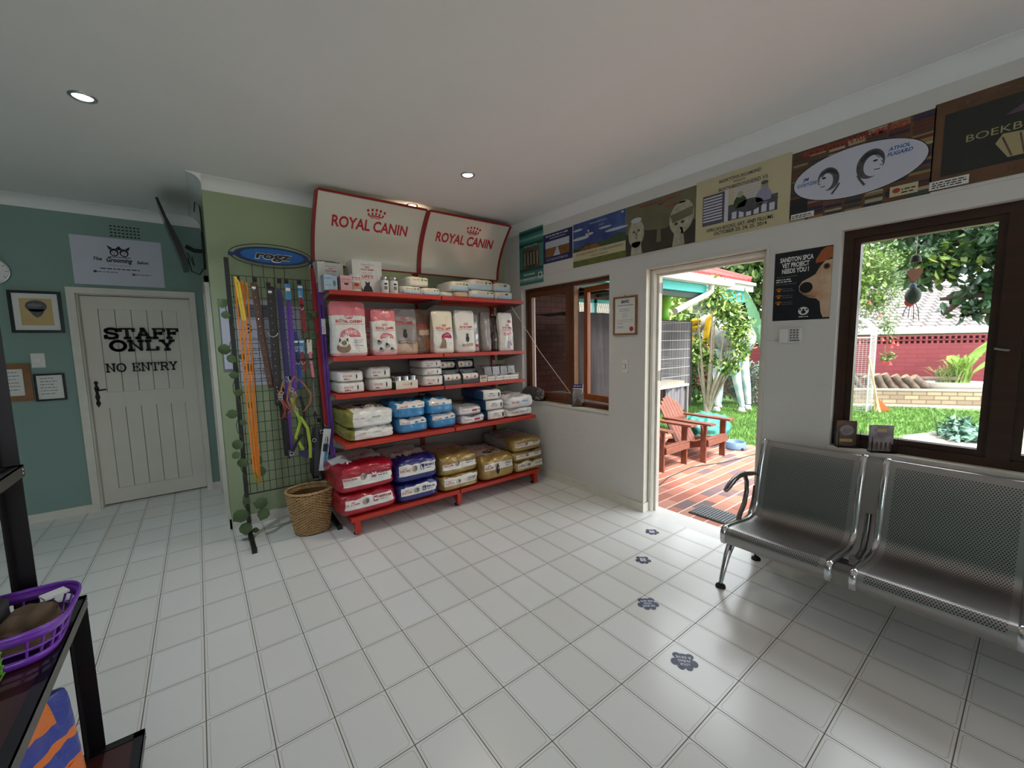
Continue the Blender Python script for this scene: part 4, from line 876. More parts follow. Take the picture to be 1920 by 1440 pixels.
DG = deco_end('', 'bag_brown', 'GOLDEN'); DG2 = deco_end('', 'bag_brown', 'LABRADOR', lambda F, T, w, d, h: (T.ellipse(w*.05, -d*.2, w*.25, d*.1, 'bag_brown', 1), F.ellipse(-w*.05, h*.45, w*.05, h*.22, 'black', 2)))
sack('pet_food_sack', 'gold sack with white label band, lower of the left gold pair', 1.872, .01, .146, .40, .58, .14, band('bag_gold', 'bag_gold', .35, .92), DG, 7, g, dome=.2)
sack('pet_food_sack', 'crumpled gold sack lying on a gold sack next to the navy pair', 1.875, .03, .275, .40, .56, .19, band('bag_gold', 'bag_gold', .3, .6, 'bag_tan', -.3), DG, 8, g)
sack('pet_food_sack', 'single plump shiny gold and brown dog food sack, middle of the right bay', 2.285, .0, .146, .395, .6, .24, band('bag_gold', 'bag_gold', .45, .75, 'bag_cream', -.6), DG2, 9, g, amp=.016)
sack('pet_food_sack', 'flat gold sack at the bottom of the three on the right end', 2.69, .02, .146, .385, .5, .112, band('bag_gold', 'bag_gold', .3, .9), DG, 10, g, dome=.15)
sack('pet_food_sack', 'flat gold sack in the middle of the three on the right end', 2.68, .03, .25, .385, .5, .105, band('bag_gold', 'bag_gold', .3, .75), DG, 11, g, dome=.2)
sack('pet_food_sack', 'crumpled gold and silver sack on top of the right end stack', 2.67, .03, .347, .385, .58, .14, band('bag_gold', 'bag_grey', .35, .7, 'bag_silver', -.4), DG, 12, g, amp=.016)

# fourth shelf
g = 'pet food bags on the fourth shelf'
def m_gw(a, b, c): return 'bag_olive' if a < -.8 else 'bag_white'
def d_gw(mb, mp, w, d, h):
    T = top_flat(mb, mp, w, d); T.rect(-w*.12, -d*.28, w*.34, -d*.18, 'bag_brown', 1); T.text('URINARY S/O', w*.11, -d*.265, d*.06, 'white', 2, width=w*.4, bold=.03); T.ellipse(0, -d*.02, w*.18, d*.1, 'bag_darkcat', 1); T.poly([(-w*.3, -d*.35), (-w*.26, -d*.36), (-w*.3, -d*.05), (-w*.36, -d*.05)], 'bag_olive', 1)
    F = front_flat(mb, mp, w, h); F.text('ROYAL CANIN', -w*.25, h*.5, h*.12, 'logo_red', 1, width=w*.2); F.text('URINARY', w*.1, h*.5, h*.12, 'green_print', 1, width=w*.2)
sack('pet_food_sack', 'large white and olive bag lying flat, lower of the left pair on fourth shelf', 1.135, .10, .702, .375, .52, .105, m_gw, d_gw, 21, g, dome=.2)
sack('pet_food_sack', 'large plump white and olive bag on top of its twin, left end of fourth shelf', 1.13, .10, .80, .375, .52, .15, m_gw, d_gw, 22, g)
def m_bl(a, b, c): return 'bag_white' if (b < -.99 and (c+1)/2 > .58) or (c > .99 and b < -.8) else 'bag_blue'
def d_bl(mb, mp, w, d, h): F = front_flat(mb, mp, w, h); F.text('ROYAL CANIN', -w*.26, h*.68, h*.13, 'logo_red', 1, width=w*.26, bold=.02); F.ellipse(w*.08, h*.74, w*.06, h*.09, 'bag_blue', 1); F.lines(w*.22, w*.4, (h*.74,), h*.07, 'ink', 1, 3)
for i, (x, z, w, wh) in enumerate(((1.487, .702, .27, 'lower left'), (1.468, .835, .27, 'upper left'), (1.775, .702, .25, 'lower right'), (1.748, .835, .25, 'upper right'))):
    sack('cat_food_bag', 'blue and white bag, %s of the four stacked blue bags' % wh, x, .10, z, w, .42, .135, m_bl, d_bl, 30+i, 'blue bags on the fourth shelf', dome=.18, n=8)
def m_si(a, b, c): return 'bag_white' if (b < -.99 and .3 < (c+1)/2 < .75) else 'bag_silver'
def d_si(mb, mp, w, d, h): F = front_flat(mb, mp, w, h); F.rect(w*.05, h*.4, w*.25, h*.62, 'magenta', 1); F.text('ROYAL CANIN', -w*.2, h*.45, h*.16, 'logo_red', 1, width=w*.3); F.lines(w*.3, w*.42, (h*.5,), h*.08, 'ink', 1, 1)
sack('cat_food_bag', 'crumpled silver bag lying on fourth shelf under another silver bag', 2.07, .10, .702, .27, .42, .085, m_si, d_si, 41, g, amp=.018, n=8)
sack('cat_food_bag', 'silver bag with magenta label on top of the crumpled silver bag', 2.05, .11, .78, .26, .42, .095, m_si, d_si, 42, g, amp=.012, n=8)
def m_bx(a, b, c): return 'bag_white' if b < -.99 or (c > .99 and b < -.85) else 'bag_deepblue'
def d_bx(mb, mp, w, d, h): F = front_flat(mb, mp, w, h); F.text('ROYAL CANIN', -w*.08, h*.35, h*.16, 'logo_red', 1, width=w*.36); F.lines(-w*.2, w*.1, (h*.6,), h*.08, 'greyline', 1, 2); F.ellipse(w*.3, h*.5, w*.04, h*.26, 'ink', 1)
for i, (z, wh, xx) in enumerate(((.702, 'bottom', 2.345), (.80, 'middle', 2.325), (.90, 'top', 2.30))):
    sack('cat_food_bag', 'white fronted dark blue bag, %s of the stack of three on fourth shelf' % wh, xx, .10, z, .22, .46, .10, m_bx, d_bx, 50+i, g, dome=.1, amp=.006, n=8, pw=8)
def m_wb(a, b, c): return 'bag_paleblue' if (c > .99 and a < -.3 and b > -.2) else 'bag_white'
def d_wb(mb, mp, w, d, h):
    T = top_flat(mb, mp, w, d); T.text('URINARY CARE', w*.05, -d*.35, d*.06, 'bag_blue', 1, width=w*.5); T.ellipse(-w*.2, -d*.1, w*.1, d*.05, 'bag_blue', 1, rot=.5); F = front_flat(mb, mp, w, h); F.text('ROYAL CANIN', -w*.2, h*.4, h*.2, 'logo_red', 1, width=w*.25); F.lines(w*.0, w*.35, (h*.5,), h*.1, 'bag_blue', 1, 2)
sack('pet_food_sack', 'white and pale blue bag, lower of the pair at right end of fourth shelf', 2.63, .10, .702, .35, .48, .09, m_wb, d_wb, 61, g, dome=.25)
sack('pet_food_sack', 'plump white and pale blue bag on top at right end of fourth shelf', 2.63, .09, .785, .35, .5, .13, m_wb, d_wb, 62, g, dome=.35)

# third shelf
g = 'packs on the third shelf'
def m_pk(a, b, c): return 'bag_white'
def d_pk(mb, mp, w, d, h): F = front_flat(mb, mp, w, h); F.text('ROYAL CANIN', -w*.15, h*.45, h*.2, 'logo_red', 1, width=w*.35); F.ellipse(w*.2, h*.5, w*.025, h*.22, 'ink', 1); F.lines(-w*.3, w*.0, (h*.25,), h*.08, 'bag_red', 1, 2); F.rect(-w*.45, h*.05, w*.45, h*.10, 'bag_tan', 1)
for i, (x, z, w, h_, lb) in enumerate(((1.05, 1.064, .205, .092, 'white pouch pack, lower of the leftmost pair on third shelf'), (1.045, 1.154, .205, .092, 'white pouch pack, upper of the leftmost pair on third shelf'),
    (1.29, 1.064, .195, .105, 'pink lined white pack, lower of the second pair on third shelf'), (1.28, 1.166, .195, .10, 'pink lined white pack, upper of the second pair on third shelf'),
    (1.77, 1.064, .205, .10, 'white cat food pack, bottom of the stack of three on third shelf'), (1.765, 1.162, .20, .07, 'white cat food pack, middle of the stack of three on third shelf'), (1.76, 1.23, .20, .075, 'white cat food pack, top of the stack of three on third shelf'))):
    sack('pouch_pack', lb, x, .27, z, w, .32, h_, m_pk, d_pk, 70+i, g, dome=.1, amp=.005, n=8, cat='pet food pack', pw=8)
t = thing('food_tray', 'low cream tray of cans in film with a green side, third shelf centre', 'pet food pack', (1.51, .4, 1.063))
mb = MB(); mb.box(1.41, 1.61, .27, .53, 1.063, 1.135, 'bag_cream'); F = Flat(mb, (1.41, .27, 1.063), (1, 0, 0), (0, 0, 1)); F.text('ROYAL CANIN', .1, .032, .014, 'logo_red', 1, width=.07); F.ellipse(.14, .04, .005, .014, 'ink', 1); mb.box(1.408, 1.41, .27, .53, 1.063, 1.12, 'tray_green'); mb.build('tray', t)
mb = MB()
for i in range(3):
    for j in range(4): mb.lathe([(0, .1), (.028, .1), (.03, .095), (.03, .0)], (1.443+i*.067, .305+j*.062, 1.075), 'silver', 14)
mb.build('cans', t)
# two dark can dispensers
def dispenser(x, label):
    t = thing('can_dispenser', label, 'display stand', (x, .27, 1.063), group='can dispensers')
    mb = MB(); w = .095
    for s_ in (-w, w-.006): mb.prism([(s_, 0, 0), (s_, .3, 0), (s_, .3, .235), (s_, .10, .235), (s_, .07, .13), (s_, .0, .075)], (0, 0, 0), (.006, 0, 0), 'disp_grey')
    mb.box(-w, w, .0, .3, 0, .035, 'disp_grey'); mb.box(-w, w, .29, .3, 0, .235, 'disp_grey'); mb.box(-w, w, .055, .09, .085, .135, 'disp_grey'); mb.box(-w, w, .09, .3, .229, .235, 'disp_grey')
    F = Flat(mb, (-w, .055, .085), (1, 0, 0), (0, 0, 1)); F.rect(.04, .012, .15, .038, 'greyline', 1); mb.build('case', t, world=False)
    for zz, yy in ((.062, .04), (.18, .14)):
        for xx in (-.045, .045):
            mb = MB(); A = Matrix.Rotation(pi/2, 3, 'Y'); mb.lathe([(0, -.042), (.032, -.042), (.034, -.038), (.034, .038), (.032, .042), (0, .042)], (xx, yy, zz), 'white', 18, A)
            F = Flat(mb, fn=lambda u, v, h, xx=xx, yy=yy, zz=zz: Vector((xx+u, yy-(.034+h+.0006)*math.cos(v/.034), zz+(.034+h+.0006)*math.sin(v/.034)))); F.rect(-.036, -.02, .036, .02, 'bag_cream', 1); F.ellipse(.0, .0, .01, .01, 'logo_red', 2)
            c = mb.build('can', t, world=False)
    return t
d0 = dispenser(1.965, 'dark grey can dispenser beside the stack of three packs'); dup(d0, (2.165, .27, 1.063), 'dark grey can dispenser nearest the open pouch boxes')
def openbox(x, label, w=.098, h_=.15, full=True):
    t = thing('pouch_box', label, 'pouch box', (x, .27, 1.063), group='open pouch boxes')
    mb = MB(); 
    for s_ in (-w/2, w/2-.003): mb.prism([(s_, 0, 0), (s_, .26, 0), (s_, .26, h_), (s_, .16, h_), (s_, .05, .055), (s_, .02, .07), (s_, 0, .065)], (0, 0, 0), (.003, 0, 0), 'plastic_white')
    mb.box(-w/2, w/2, 0, .003, 0, .05, 'bag_white'); mb.box(-w/2, w/2, .257, .26, 0, h_, 'bag_brown'); mb.box(-w/2, w/2, 0, .26, 0, .003, 'plastic_white')
    F = Flat(mb, (-w/2, 0, 0), (1, 0, 0), (0, 0, 1)); F.text('ROYAL CANIN', w*.4, .022, .009, 'logo_red', 1, width=w*.5); F.ellipse(w*.82, .026, .007, .007, 'greyline', 1); mb.build('carton', t, world=False)
    for k in range(5):
        mb = MB(); y = .05+k*.042; mb.prism([(-w/2+.006, y, .006), (w/2-.006, y, .006), (w/2-.006, y+.02, .14), (-w/2+.006, y+.02, .14)], (0, 0, 0), (0, .012, .002), 'bag_grey'); mb.build('pouch', t, world=False)
    return t
b0 = openbox(2.405, 'open pouch box at the left of the row of four on third shelf')
for x, lb in ((2.505, 'second open pouch box from the left on third shelf'), (2.605, 'third open pouch box from the left on third shelf'), (2.70, 'open pouch box at the right end of third shelf')): dup(b0, (x, .27, 1.063), lb)
mb = MB(); mb.box(2.268, 2.345, .27, .4, 1.063, 1.125, 'bag_cream'); F = Flat(mb, (2.268, .27, 1.063), (1, 0, 0), (0, 0, 1)); F.rect(.008, .03, .07, .055, 'bag_grey', 1); F.lines(.01, .07, (.012,), .006, 'logo_red', 1, 1); tag(mb.build('food_carton'), 'small cream carton between the can dispensers and open pouch boxes', 'carton')

# second shelf: standing bags
g = 'standing bags on the second shelf'
ZS = 1.358
def logo(F, w, h, y=.62, ws=.74, line=True):
    F.text('ROYAL CANIN', 0, h*y, h*.05, 'logo_red', 1, width=w*ws, bold=.03); crown(F, 0, h*(y+.075), w*.26, 'logo_red', 1)
    if line: F.rect(-w*.42, h*(y-.035), w*.42, h*(y-.028), 'logo_red', 1)
def catshape(F, x, y, s, m):
    F.ellipse(x, y+s*.35, s*.28, s*.38, m, 3); F.ellipse(x+s*.02, y+s*.85, s*.2, s*.18, m, 3); F.poly([(x-s*.16, y+s*.92), (x-s*.14, y+s*1.18), (x, y+s*1.0)], m, 3); F.poly([(x+s*.2, y+s*.92), (x+s*.18, y+s*1.18), (x+s*.04, y+s*1.0)], m, 3)
def three(top, mid, bot, t1=.80, t0=.06, side=None):
    def f(a, b, c):
        t = (c+1)/2
        if abs(b) < .99 and abs(c) < .99 and side: return side
        return top if t > t1 else (bot if t < t0 else mid)
    return f
def d_pink(mb, mp, w, d, h):
    F = front_flat(mb, mp, w, h); logo(F, w, h); F.ellipse(0, h*.36, w*.30, h*.16, 'bag_pink', 1, a0=0, a1=pi, n=20); F.text('PERSIAN', w*.02, h*.44, h*.035, 'white', 2, width=w*.3, bold=.02); F.text('KITTEN', 0, h*.385, h*.045, 'white', 2, width=w*.4, bold=.03)
    F.ellipse(-w*.2, h*.17, w*.19, h*.10, 'catfur', 2); F.ellipse(-w*.2, h*.25, w*.13, h*.065, 'bag_cream', 3); F.ellipse(-w*.19, h*.26, w*.07, h*.045, 'catfur', 4)
    for s_ in (-1, 1): F.poly([(-w*.2+s_*w*.05, h*.30), (-w*.2+s_*w*.12, h*.355), (-w*.2+s_*w*.13, h*.27)], 'bag_darkcat', 3); F.ellipse(-w*.2+s_*w*.04, h*.262, w*.016, h*.01, 'rogz_blue', 5)
    F.lines(w*.1, w*.38, (h*.3, h*.26, h*.2), h*.01, 'greyline', 1, 4)
def d_pink2(mb, mp, w, d, h):
    F = front_flat(mb, mp, w, h); logo(F, w, h, .57); F.ellipse(w*.05, h*.36, w*.3, h*.14, 'bag_pink', 1, a0=0, a1=pi, n=20); F.text('KITTEN', w*.05, h*.41, h*.035, 'white', 2, width=w*.3, bold=.02)
    for x, y in ((-.28, .28), (.05, .22), (-.2, .12), (.25, .12)): F.ellipse(w*x, h*y, w*.1, h*.05, 'bag_grey', 2); F.ellipse(w*(x-.03), h*(y+.03), w*.05, h*.03, 'bag_darkcat', 3)
def d_grey(mb, mp, w, d, h): F = front_flat(mb, mp, w, h); logo(F, w, h, .68, .62); catshape(F, -w*.02, h*.36, h*.17, 'bag_darkcat'); F.rect(-w*.3, h*.24, w*.36, h*.32, 'bag_brown', 1); F.text('GASTRO INTESTINAL', w*.03, h*.265, h*.03, 'white', 2, width=w*.56)
def d_brown(mb, mp, w, d, h): F = front_flat(mb, mp, w, h); logo(F, w, h, .6); F.rect(-w*.2, h*.42, w*.3, h*.54, 'bag_tan', 1); F.poly([(w*.1, h*.1), (w*.3, h*.1), (w*.32, h*.36), (w*.2, h*.4)], 'terracotta_strap', 1); F.lines(-w*.3, 0, (h*.12,), h*.02, 'bag_darkcat', 1, 1)
def d_cream(mb, mp, w, d, h): F = front_flat(mb, mp, w, h); logo(F, w, h, .56); F.ellipse(w*.1, h*.35, w*.27, h*.14, 'magenta', 1, a0=0, a1=pi, n=20); F.text('SAVOUR', w*.12, h*.41, h*.03, 'white', 2, width=w*.24); F.poly([(-w*.28, h*.12), (w*.06, h*.12), (w*.04, h*.3), (-w*.04, h*.37), (-w*.16, h*.36), (-w*.2, h*.22)], 'catfur', 2); F.text('3', w*.28, h*.2, h*.05, 'magenta', 2)
def d_white(mb, mp, w, d, h): F = front_flat(mb, mp, w, h); logo(F, w, h, .58, .66); catshape(F, 0, h*.27, h*.17, 'bag_darkcat'); F.rect(-w*.28, h*.16, w*.3, h*.23, 'bag_tan', 1); F.text('RENAL', 0, h*.18, h*.03, 'white', 2, width=w*.3)
def d_white3(mb, mp, w, d, h): F = front_flat(mb, mp, w, h); logo(F, w, h, .58, .66); F.ellipse(w*.2, h*.78, w*.12, h*.04, 'bag_red', 1); F.rect(-w*.3, h*.42, w*.0, h*.5, 'bag_palepink', 1); F.rect(w*.06, h*.42, w*.34, h*.5, 'bag_palepink', 1); F.lines(-w*.3, w*.3, (h*.44,), h*.025, 'logo_red', 2, 2); F.rect(-w*.05, h*.06, w*.03, h*.26, 'bag_blue', 1); F.rect(w*.1, h*.06, w*.3, h*.3, 'bag_palepink', 1)
def d_side(mb, mp, w, d, h): F = front_flat(mb, mp, w, h); F.lines(-w*.3, w*.3, (h*.5, h*.3), h*.02, 'greyline', 1, 2); F.rect(-w*.3, h*.15, w*.3, h*.22, 'bag_red', 1)
U = lambda x: .083+(x-.083)*.985
def ub(name, label, x0, x1, h, matfn, deco, seed, y=.25, d=.13, taper=.82): return upright(name, label, (U(x0)+U(x1))/2, y, ZS, U(x1)-U(x0), d, h, matfn, deco, seed, g, taper=taper)
ub('kitten_food_bag', 'large pink topped white bag with a long haired cat, leftmost on second shelf', .927, 1.207, .435, three('bag_pink', 'bag_white', 'bag_palepink', .78, .08), d_pink, 81)
ub('kitten_food_bag', 'pink and white bag standing partly hidden behind the leftmost large pink bag', 1.10, 1.36, .41, three('bag_pink', 'bag_palepink', 'bag_pink', .6, .1), d_pink2, 82, y=.43)
ub('kitten_food_bag', 'medium pink topped bag with small animals, second along the second shelf', 1.25, 1.461, .385, three('bag_pink', 'bag_white', 'bag_palepink', .74, .1), d_pink2, 83)
ub('cat_food_bag', 'silver grey bag with dark cat silhouette on second shelf', 1.43, 1.679, .40, three('bag_grey', 'bag_grey', 'bag_tan', .9, .24), d_grey, 84, y=.30)
ub('cat_food_bag', 'shiny brown bag standing behind the cream bag on second shelf', 1.64, 1.86, .405, three('bag_brown', 'bag_brown', 'bag_brown'), d_brown, 85, y=.36)
ub('cat_food_bag', 'cream and white bag with magenta half circle and brown cat on second shelf', 1.805, 2.02, .39, three('bag_cream', 'bag_white', 'bag_cream', .55, .05), d_cream, 86, y=.25)
ub('cat_food_bag', 'dark brown bag in shade between the cream and white bags', 2.0, 2.2, .34, three('bag_dark', 'bag_dark', 'bag_dark'), None, 87, y=.42)
ub('cat_food_bag', 'white bag with dark cat silhouette over a tan label on second shelf', 2.045, 2.262, .40, three('bag_white', 'bag_white', 'bag_white'), d_white, 88, y=.25)
ub('cat_food_bag', 'pale grey bag turned sideways just right of the white cat silhouette bag', 2.25, 2.36, .375, three('bag_silver', 'bag_silver', 'bag_silver'), d_side, 89, y=.33)
ub('cat_food_bag', 'narrow taupe grey bag on second shelf near its right end', 2.375, 2.49, .395, three('bag_grey', 'bag_grey', 'bag_grey'), None, 90, y=.30)
ub('cat_food_bag', 'dark bag standing behind the narrow taupe bag on second shelf', 2.30, 2.44, .36, three('bag_dark', 'bag_dark', 'bag_dark'), None, 91, y=.46)
ub('cat_food_bag', 'dark brown bag in front of the rightmost white bag on second shelf', 2.475, 2.565, .36, three('bag_dark', 'bag_dark', 'bag_dark'), lambda mb, mp, w, d, h: [F.rect(-w*.2, h*.3, w*.1, h*.38, 'bag_tan', 1) for F in [front_flat(mb, mp, w, h)]], 92, y=.29)
ub('cat_food_bag', 'tall white bag with pink labels at the right end of second shelf', 2.555, 2.735, .39, three('bag_white', 'bag_white', 'bag_white'), d_white3, 93, y=.25)

# top shelf
g = 'goods on the top shelf'; ZT = 1.869
def carton(name, label, x0, x1, y, d, h, m, deco, rz=0., z=ZT, cat='carton', wrap=False, bev=.003):
    w = x1-x0; t = thing(name, label, cat, ((x0+x1)/2, y+d/2, z), rz, g)
    mb = MB(); mb.box(-w/2, w/2, -d/2, d/2, 0, h, m); F = Flat(mb, (-w/2, -d/2, 0), (1, 0, 0), (0, 0, 1), step=.001)
    if deco: deco(F, w, h)
    mb.build('box', t, world=False)
    if wrap:
        mp = bag_map(w+.03, d+.03, h+.02, 5, .12, .012, 6); soft('plastic_wrap', t, mp, lambda a, b, c: 'clear', n=8)
    return t
def dc(F, w, h):
    F.lines(w*.3, w*.75, (h*.87,), .003, 'greyline', 1, 1, 0); crown(F, w*.5, h*.78, w*.18, 'logo_red', 1); F.text('ROYAL CANIN', w*.5, h*.70, h*.05, 'logo_red', 1, width=w*.42, bold=.03); F.text('HEALTHY', w*.5, h*.60, h*.05, 'bag_tan', 1, width=w*.36); F.text("LIFE'S", w*.5, h*.47, h*.09, 'logo_red', 1, width=w*.38, bold=.02); F.lines(w*.3, w*.7, (h*.42,), .004, 'bag_tan', 1, 2)
    F.poly([(w*.32, h*.02), (w*.68, h*.02), (w*.62, h*.2), (w*.56, h*.25), (w*.56, h*.33), (w*.42, h*.33), (w*.42, h*.25), (w*.36, h*.18)], 'bag_darkcat', 2); F.poly([(w*.41, h*.32), (w*.42, h*.38), (w*.47, h*.33)], 'bag_darkcat', 2); F.poly([(w*.57, h*.32), (w*.56, h*.38), (w*.51, h*.33)], 'bag_darkcat', 2); F.stroke([(w*.34, h*.05), (w*.27, h*.14), (w*.25, h*.22)], .012, 'bag_darkcat', 2)
carton('food_carton', 'white carton in clear film at the left end of top shelf', .865, 1.065, .42, .18, .235, 'bag_white', dc, rz=.12, wrap=True)
carton('food_carton', 'large white carton with black cat picture on the top shelf', 1.12, 1.36, .34, .16, .265, 'bag_white', dc)
carton('food_carton', 'small pale blue carton at the left edge of the top shelf', .88, .94, .25, .1, .115, 'bag_paleblue', lambda F, w, h: F.lines(w*.1, w*.9, (h*.75, h*.3), .004, 'greyline', 1, 1))
carton('food_carton', 'small pale green carton beside the pale blue carton on top shelf', .952, .99, .27, .1, .11, 'bag_paleblue', lambda F, w, h: F.ellipse(w*.5, h*.5, w*.25, h*.2, 'greyline', 1), rz=-.2)
def ds(F, w, h): F.text('ROYAL CANIN', w*.5, h*.7, h*.1, 'logo_red', 1, width=w*.7); F.rect(0, h*.58, w, h*.6, 'greyline', 1); F.ellipse(w*.5, h*.52, w*.22, h*.14, 'bag_darkcat', 1, a0=pi, a1=2*pi, n=14); F.ellipse(w*.2, h*.25, w*.06, h*.06, 'bag_palepink', 1)
carton('food_carton', 'small pinkish white carton with half round opening on top shelf', 1.0, 1.085, .25, .09, .118, 'bag_palepink', ds)
mb = MB(); mb.lathe([(0, 0), (.045, 0), (.048, .01), (.048, .11), (.04, .13), (.042, .138), (.0, .14)], (1.125, .31, ZT), 'bag_white', 20)
F = Flat(mb, fn=lambda u, v, h: Vector((1.125+(.0485+h)*math.sin(u/.0485), .31-(.0485+h)*math.cos(u/.0485), ZT+v))); F.rect(-.04, .02, .04, .075, 'bag_tan', 1); F.lines(-.035, .035, (.09, .105), .007, 'logo_red', 1, 1, 0); F.ellipse(0, .055, .02, .012, 'logo_red', 2)
tag(mb.build('food_tub'), 'round white tub with red label in front of large carton, top shelf', 'tub')
def spray(x, label):
    t = thing('spray_can', label, 'spray can', (x, .29, ZT), group='spray cans on the top shelf')
    mb = MB(); mb.lathe([(0, 0), (.031, 0), (.033, .004), (.033, .105), (.030, .115)], (0, 0, 0), 'white', 20)
    F = Flat(mb, fn=lambda u, v, h: Vector(((.0335+h)*math.sin(u/.0335), -(.0335+h)*math.cos(u/.0335), v))); F.rect(-.014, .03, .014, .06, 'greyline', 1); F.rect(-.012, .07, .012, .085, 'ink', 1); F.lines(-.012, .012, (.015,), .006, 'ink', 1, 1, 0); mb.build('can_body', t, world=False)
    mb = MB(); mb.lathe([(.034, .108), (.034, .118), (.030, .135), (.022, .142), (0, .143)], (0, 0, 0), 'silver', 20); mb.build('cap', t, world=False)
    return t
s0 = spray(1.36, 'white spray can with silver cap next to the large carton'); dup(s0, (1.44, .29, ZT), 'white spray can with silver cap nearest the flat white packs')
def d_pb(mb, mp, w, d, h): F = front_flat(mb, mp, w, h); F.text('ROYAL CANIN', -w*.1, h*.6, h*.16, 'logo_red', 1, width=w*.3); F.ellipse(w*.15, h*.66, w*.04, h*.12, 'green_print', 1); F.lines(w*.25, w*.42, (h*.62,), h*.1, 'ink', 1, 2)
def m_pb(a, b, c): return ('bag_cream' if (c+1)/2 > .5 else 'bag_paleblue') if b < -.99 else 'bag_white'
for i, (x0, x1, z, h_, bl, lb) in enumerate(((1.511, 1.70, 0, .08, 0, 'long flat white pack lying under the cream pack, left half of top shelf'), (1.577, 1.79, .078, .085, 1, 'cream topped pack lying on the flat white packs, top shelf'), (1.705, 1.89, 0, .075, 0, 'flat white pack to the right under the cream pack, top shelf'), (1.90, 2.02, 0, .045, 0, 'small flat roll pack beside the shelf joint, top shelf'),
    (2.01, 2.215, .058, .10, 0, 'white and blue pack lying above a taupe pack, right bay top shelf'), (2.04, 2.19, 0, .06, 2, 'taupe flat pack under the white and blue pack, right bay top shelf'), (2.21, 2.50, .082, .11, 0, 'large white pack on top of its twin, right bay top shelf'), (2.215, 2.505, 0, .085, 0, 'large white pack underneath its twin, right bay top shelf'),
    (2.52, 2.725, .085, .09, 3, 'white pack with a blue half moon, upper at right end of top shelf'), (2.52, 2.725, 0, .088, 3, 'white pack with a blue half moon, lower at right end of top shelf'))):
    mf = m_pb if bl in (0, 3) else (lambda a, b, c: 'bag_cream' if b < -.99 else 'bag_white') if bl == 1 else (lambda a, b, c: 'bag_tan')
    dec = d_pb if bl in (0, 1) else (lambda mb, mp, w, d, h: [F.ellipse(w*.05, h*.5, w*.1, h*.22, 'blue_print', 1, a0=0, a1=pi, n=14) or F.text('ROYAL CANIN', -w*.22, h*.45, h*.14, 'logo_red', 1, width=w*.28) for F in [front_flat(mb, mp, w, h)]] and None) if bl == 3 else None
    if bl == 3: dec = lambda mb, mp, w, d, h: (lambda F: (F.ellipse(w*.05, h*.55, w*.1, h*.22, 'blue_print', 1, a0=0, a1=pi, n=14), F.text('ROYAL CANIN', -w*.22, h*.55, h*.14, 'logo_red', 1, width=w*.28)))(front_flat(mb, mp, w, h))
    sack('food_pack', lb, (U(x0)+U(x1))/2, .25+(.02 if z else 0), ZT+z, U(x1)-U(x0), .34, h_, mf, dec, 100+i, g, dome=.12, amp=.006, n=8, cat='pet food pack', pw=7)
# ================================================================ LEASH STAND
SY = .50
stand = thing('leash_stand', 'black wire grid display stand hung with pet leashes, oval blue sign on top', 'display stand', (.6, SY, 0))
for x in (.296, .87):
    mb = MB(); mb.box(x-.014, x+.014, SY-.014, SY+.014, .03, 2.085, 'grid_black'); mb.build('post', stand)
    mb = MB(); mb.prism([(x-.014, SY+.22, 0), (x-.014, SY-.29, 0), (x-.014, SY-.29, .03), (x-.014, SY-.02, .055), (x-.014, SY+.22, .03)], (0, 0, 0), (.028, 0, 0), 'grid_black'); mb.box(x-.016, x+.016, SY-.3, SY-.275, 0, .036, 'rubber'); mb.build('foot', stand)
mb = MB()
for k in range(13): x = .322+k*.0437; mb.tube([(x, SY, .34), (x, SY, 1.965)], .0022, 'grid_black', 5)
for k in range(22): z = .34+k*.0774; mb.tube([(.31, SY+.003, z), (.856, SY+.003, z)], .0022 if k else .005, 'grid_black', 5)
for k in range(4): mb.tube([(.45+k*.07, SY, 1.89), (.45+k*.07, SY, 2.06)], .0022, 'grid_black', 5)
mb.build('wire_grid', stand)
def oval(F):
    F.ellipse(0, 0, .243, .062, 'rogz_navy', 1, n=48); F.ellipse(.003, 0, .208, .052, 'rogz_blue', 2, n=48); F.ellipse(0, 0, 0.0001, 0.0001, 'white', 2, n=6)
    F.text('rogz', 0, -.024, .052, 'paper', 3, bold=.07, slant=.3, width=.235); F.text('rogz', .0, -.022, .048, 'black', 4, bold=.04, slant=.3, width=.228)
mb = MB(); pts = [(.59+.247*math.cos(a*pi/24), SY, 2.125+.064*math.sin(a*pi/24)) for a in range(48)]
mb.prism(pts, (0, -.004, 0), (0, .004, 0), 'rogz_navy'); F = Flat(mb, (.59, SY-.004, 2.125), (1, 0, 0), (0, 0, 1), step=.0012); oval(F); s_ = mb.build('sign_plate', stand); s_['label'] = 'blue oval sign plate with black lettering'
mb = MB(); mb.tube([(.59+.272*math.cos(a*pi/24), SY, 2.125+.084*math.sin(a*pi/24)) for a in range(48)], .0032, 'grid_black', 6, closed=True); mb.box(.31, .345, SY-.004, SY+.004, 2.105, 2.13, 'rogz_navy'); mb.box(.835, .87, SY-.004, SY+.004, 2.09, 2.115, 'rogz_navy'); mb.build('sign_ring', stand)
HK = {}
def hook(x, z, L=.06):
    mb = MB(); mb.tube([(x, SY, z+.03), (x, SY-.004, z), (x, SY-L, z), (x, SY-L-.012, z+.004), (x, SY-L-.014, z+.018)], .003, 'grid_black', 6); mb.box(x-.014, x+.014, SY-.008, SY-.002, z-.004, z+.03, 'grid_black'); mb.build('hook', stand)
for x, z in ((.35, 1.93), (.46, 1.93), (.545, 1.90), (.62, 1.93), (.665, 1.93), (.755, 1.93), (.71, 1.47), (.785, 1.48), (.885, 1.93), (.65, 1.19), (.57, 1.10), (.83, .83)): hook(x, z)
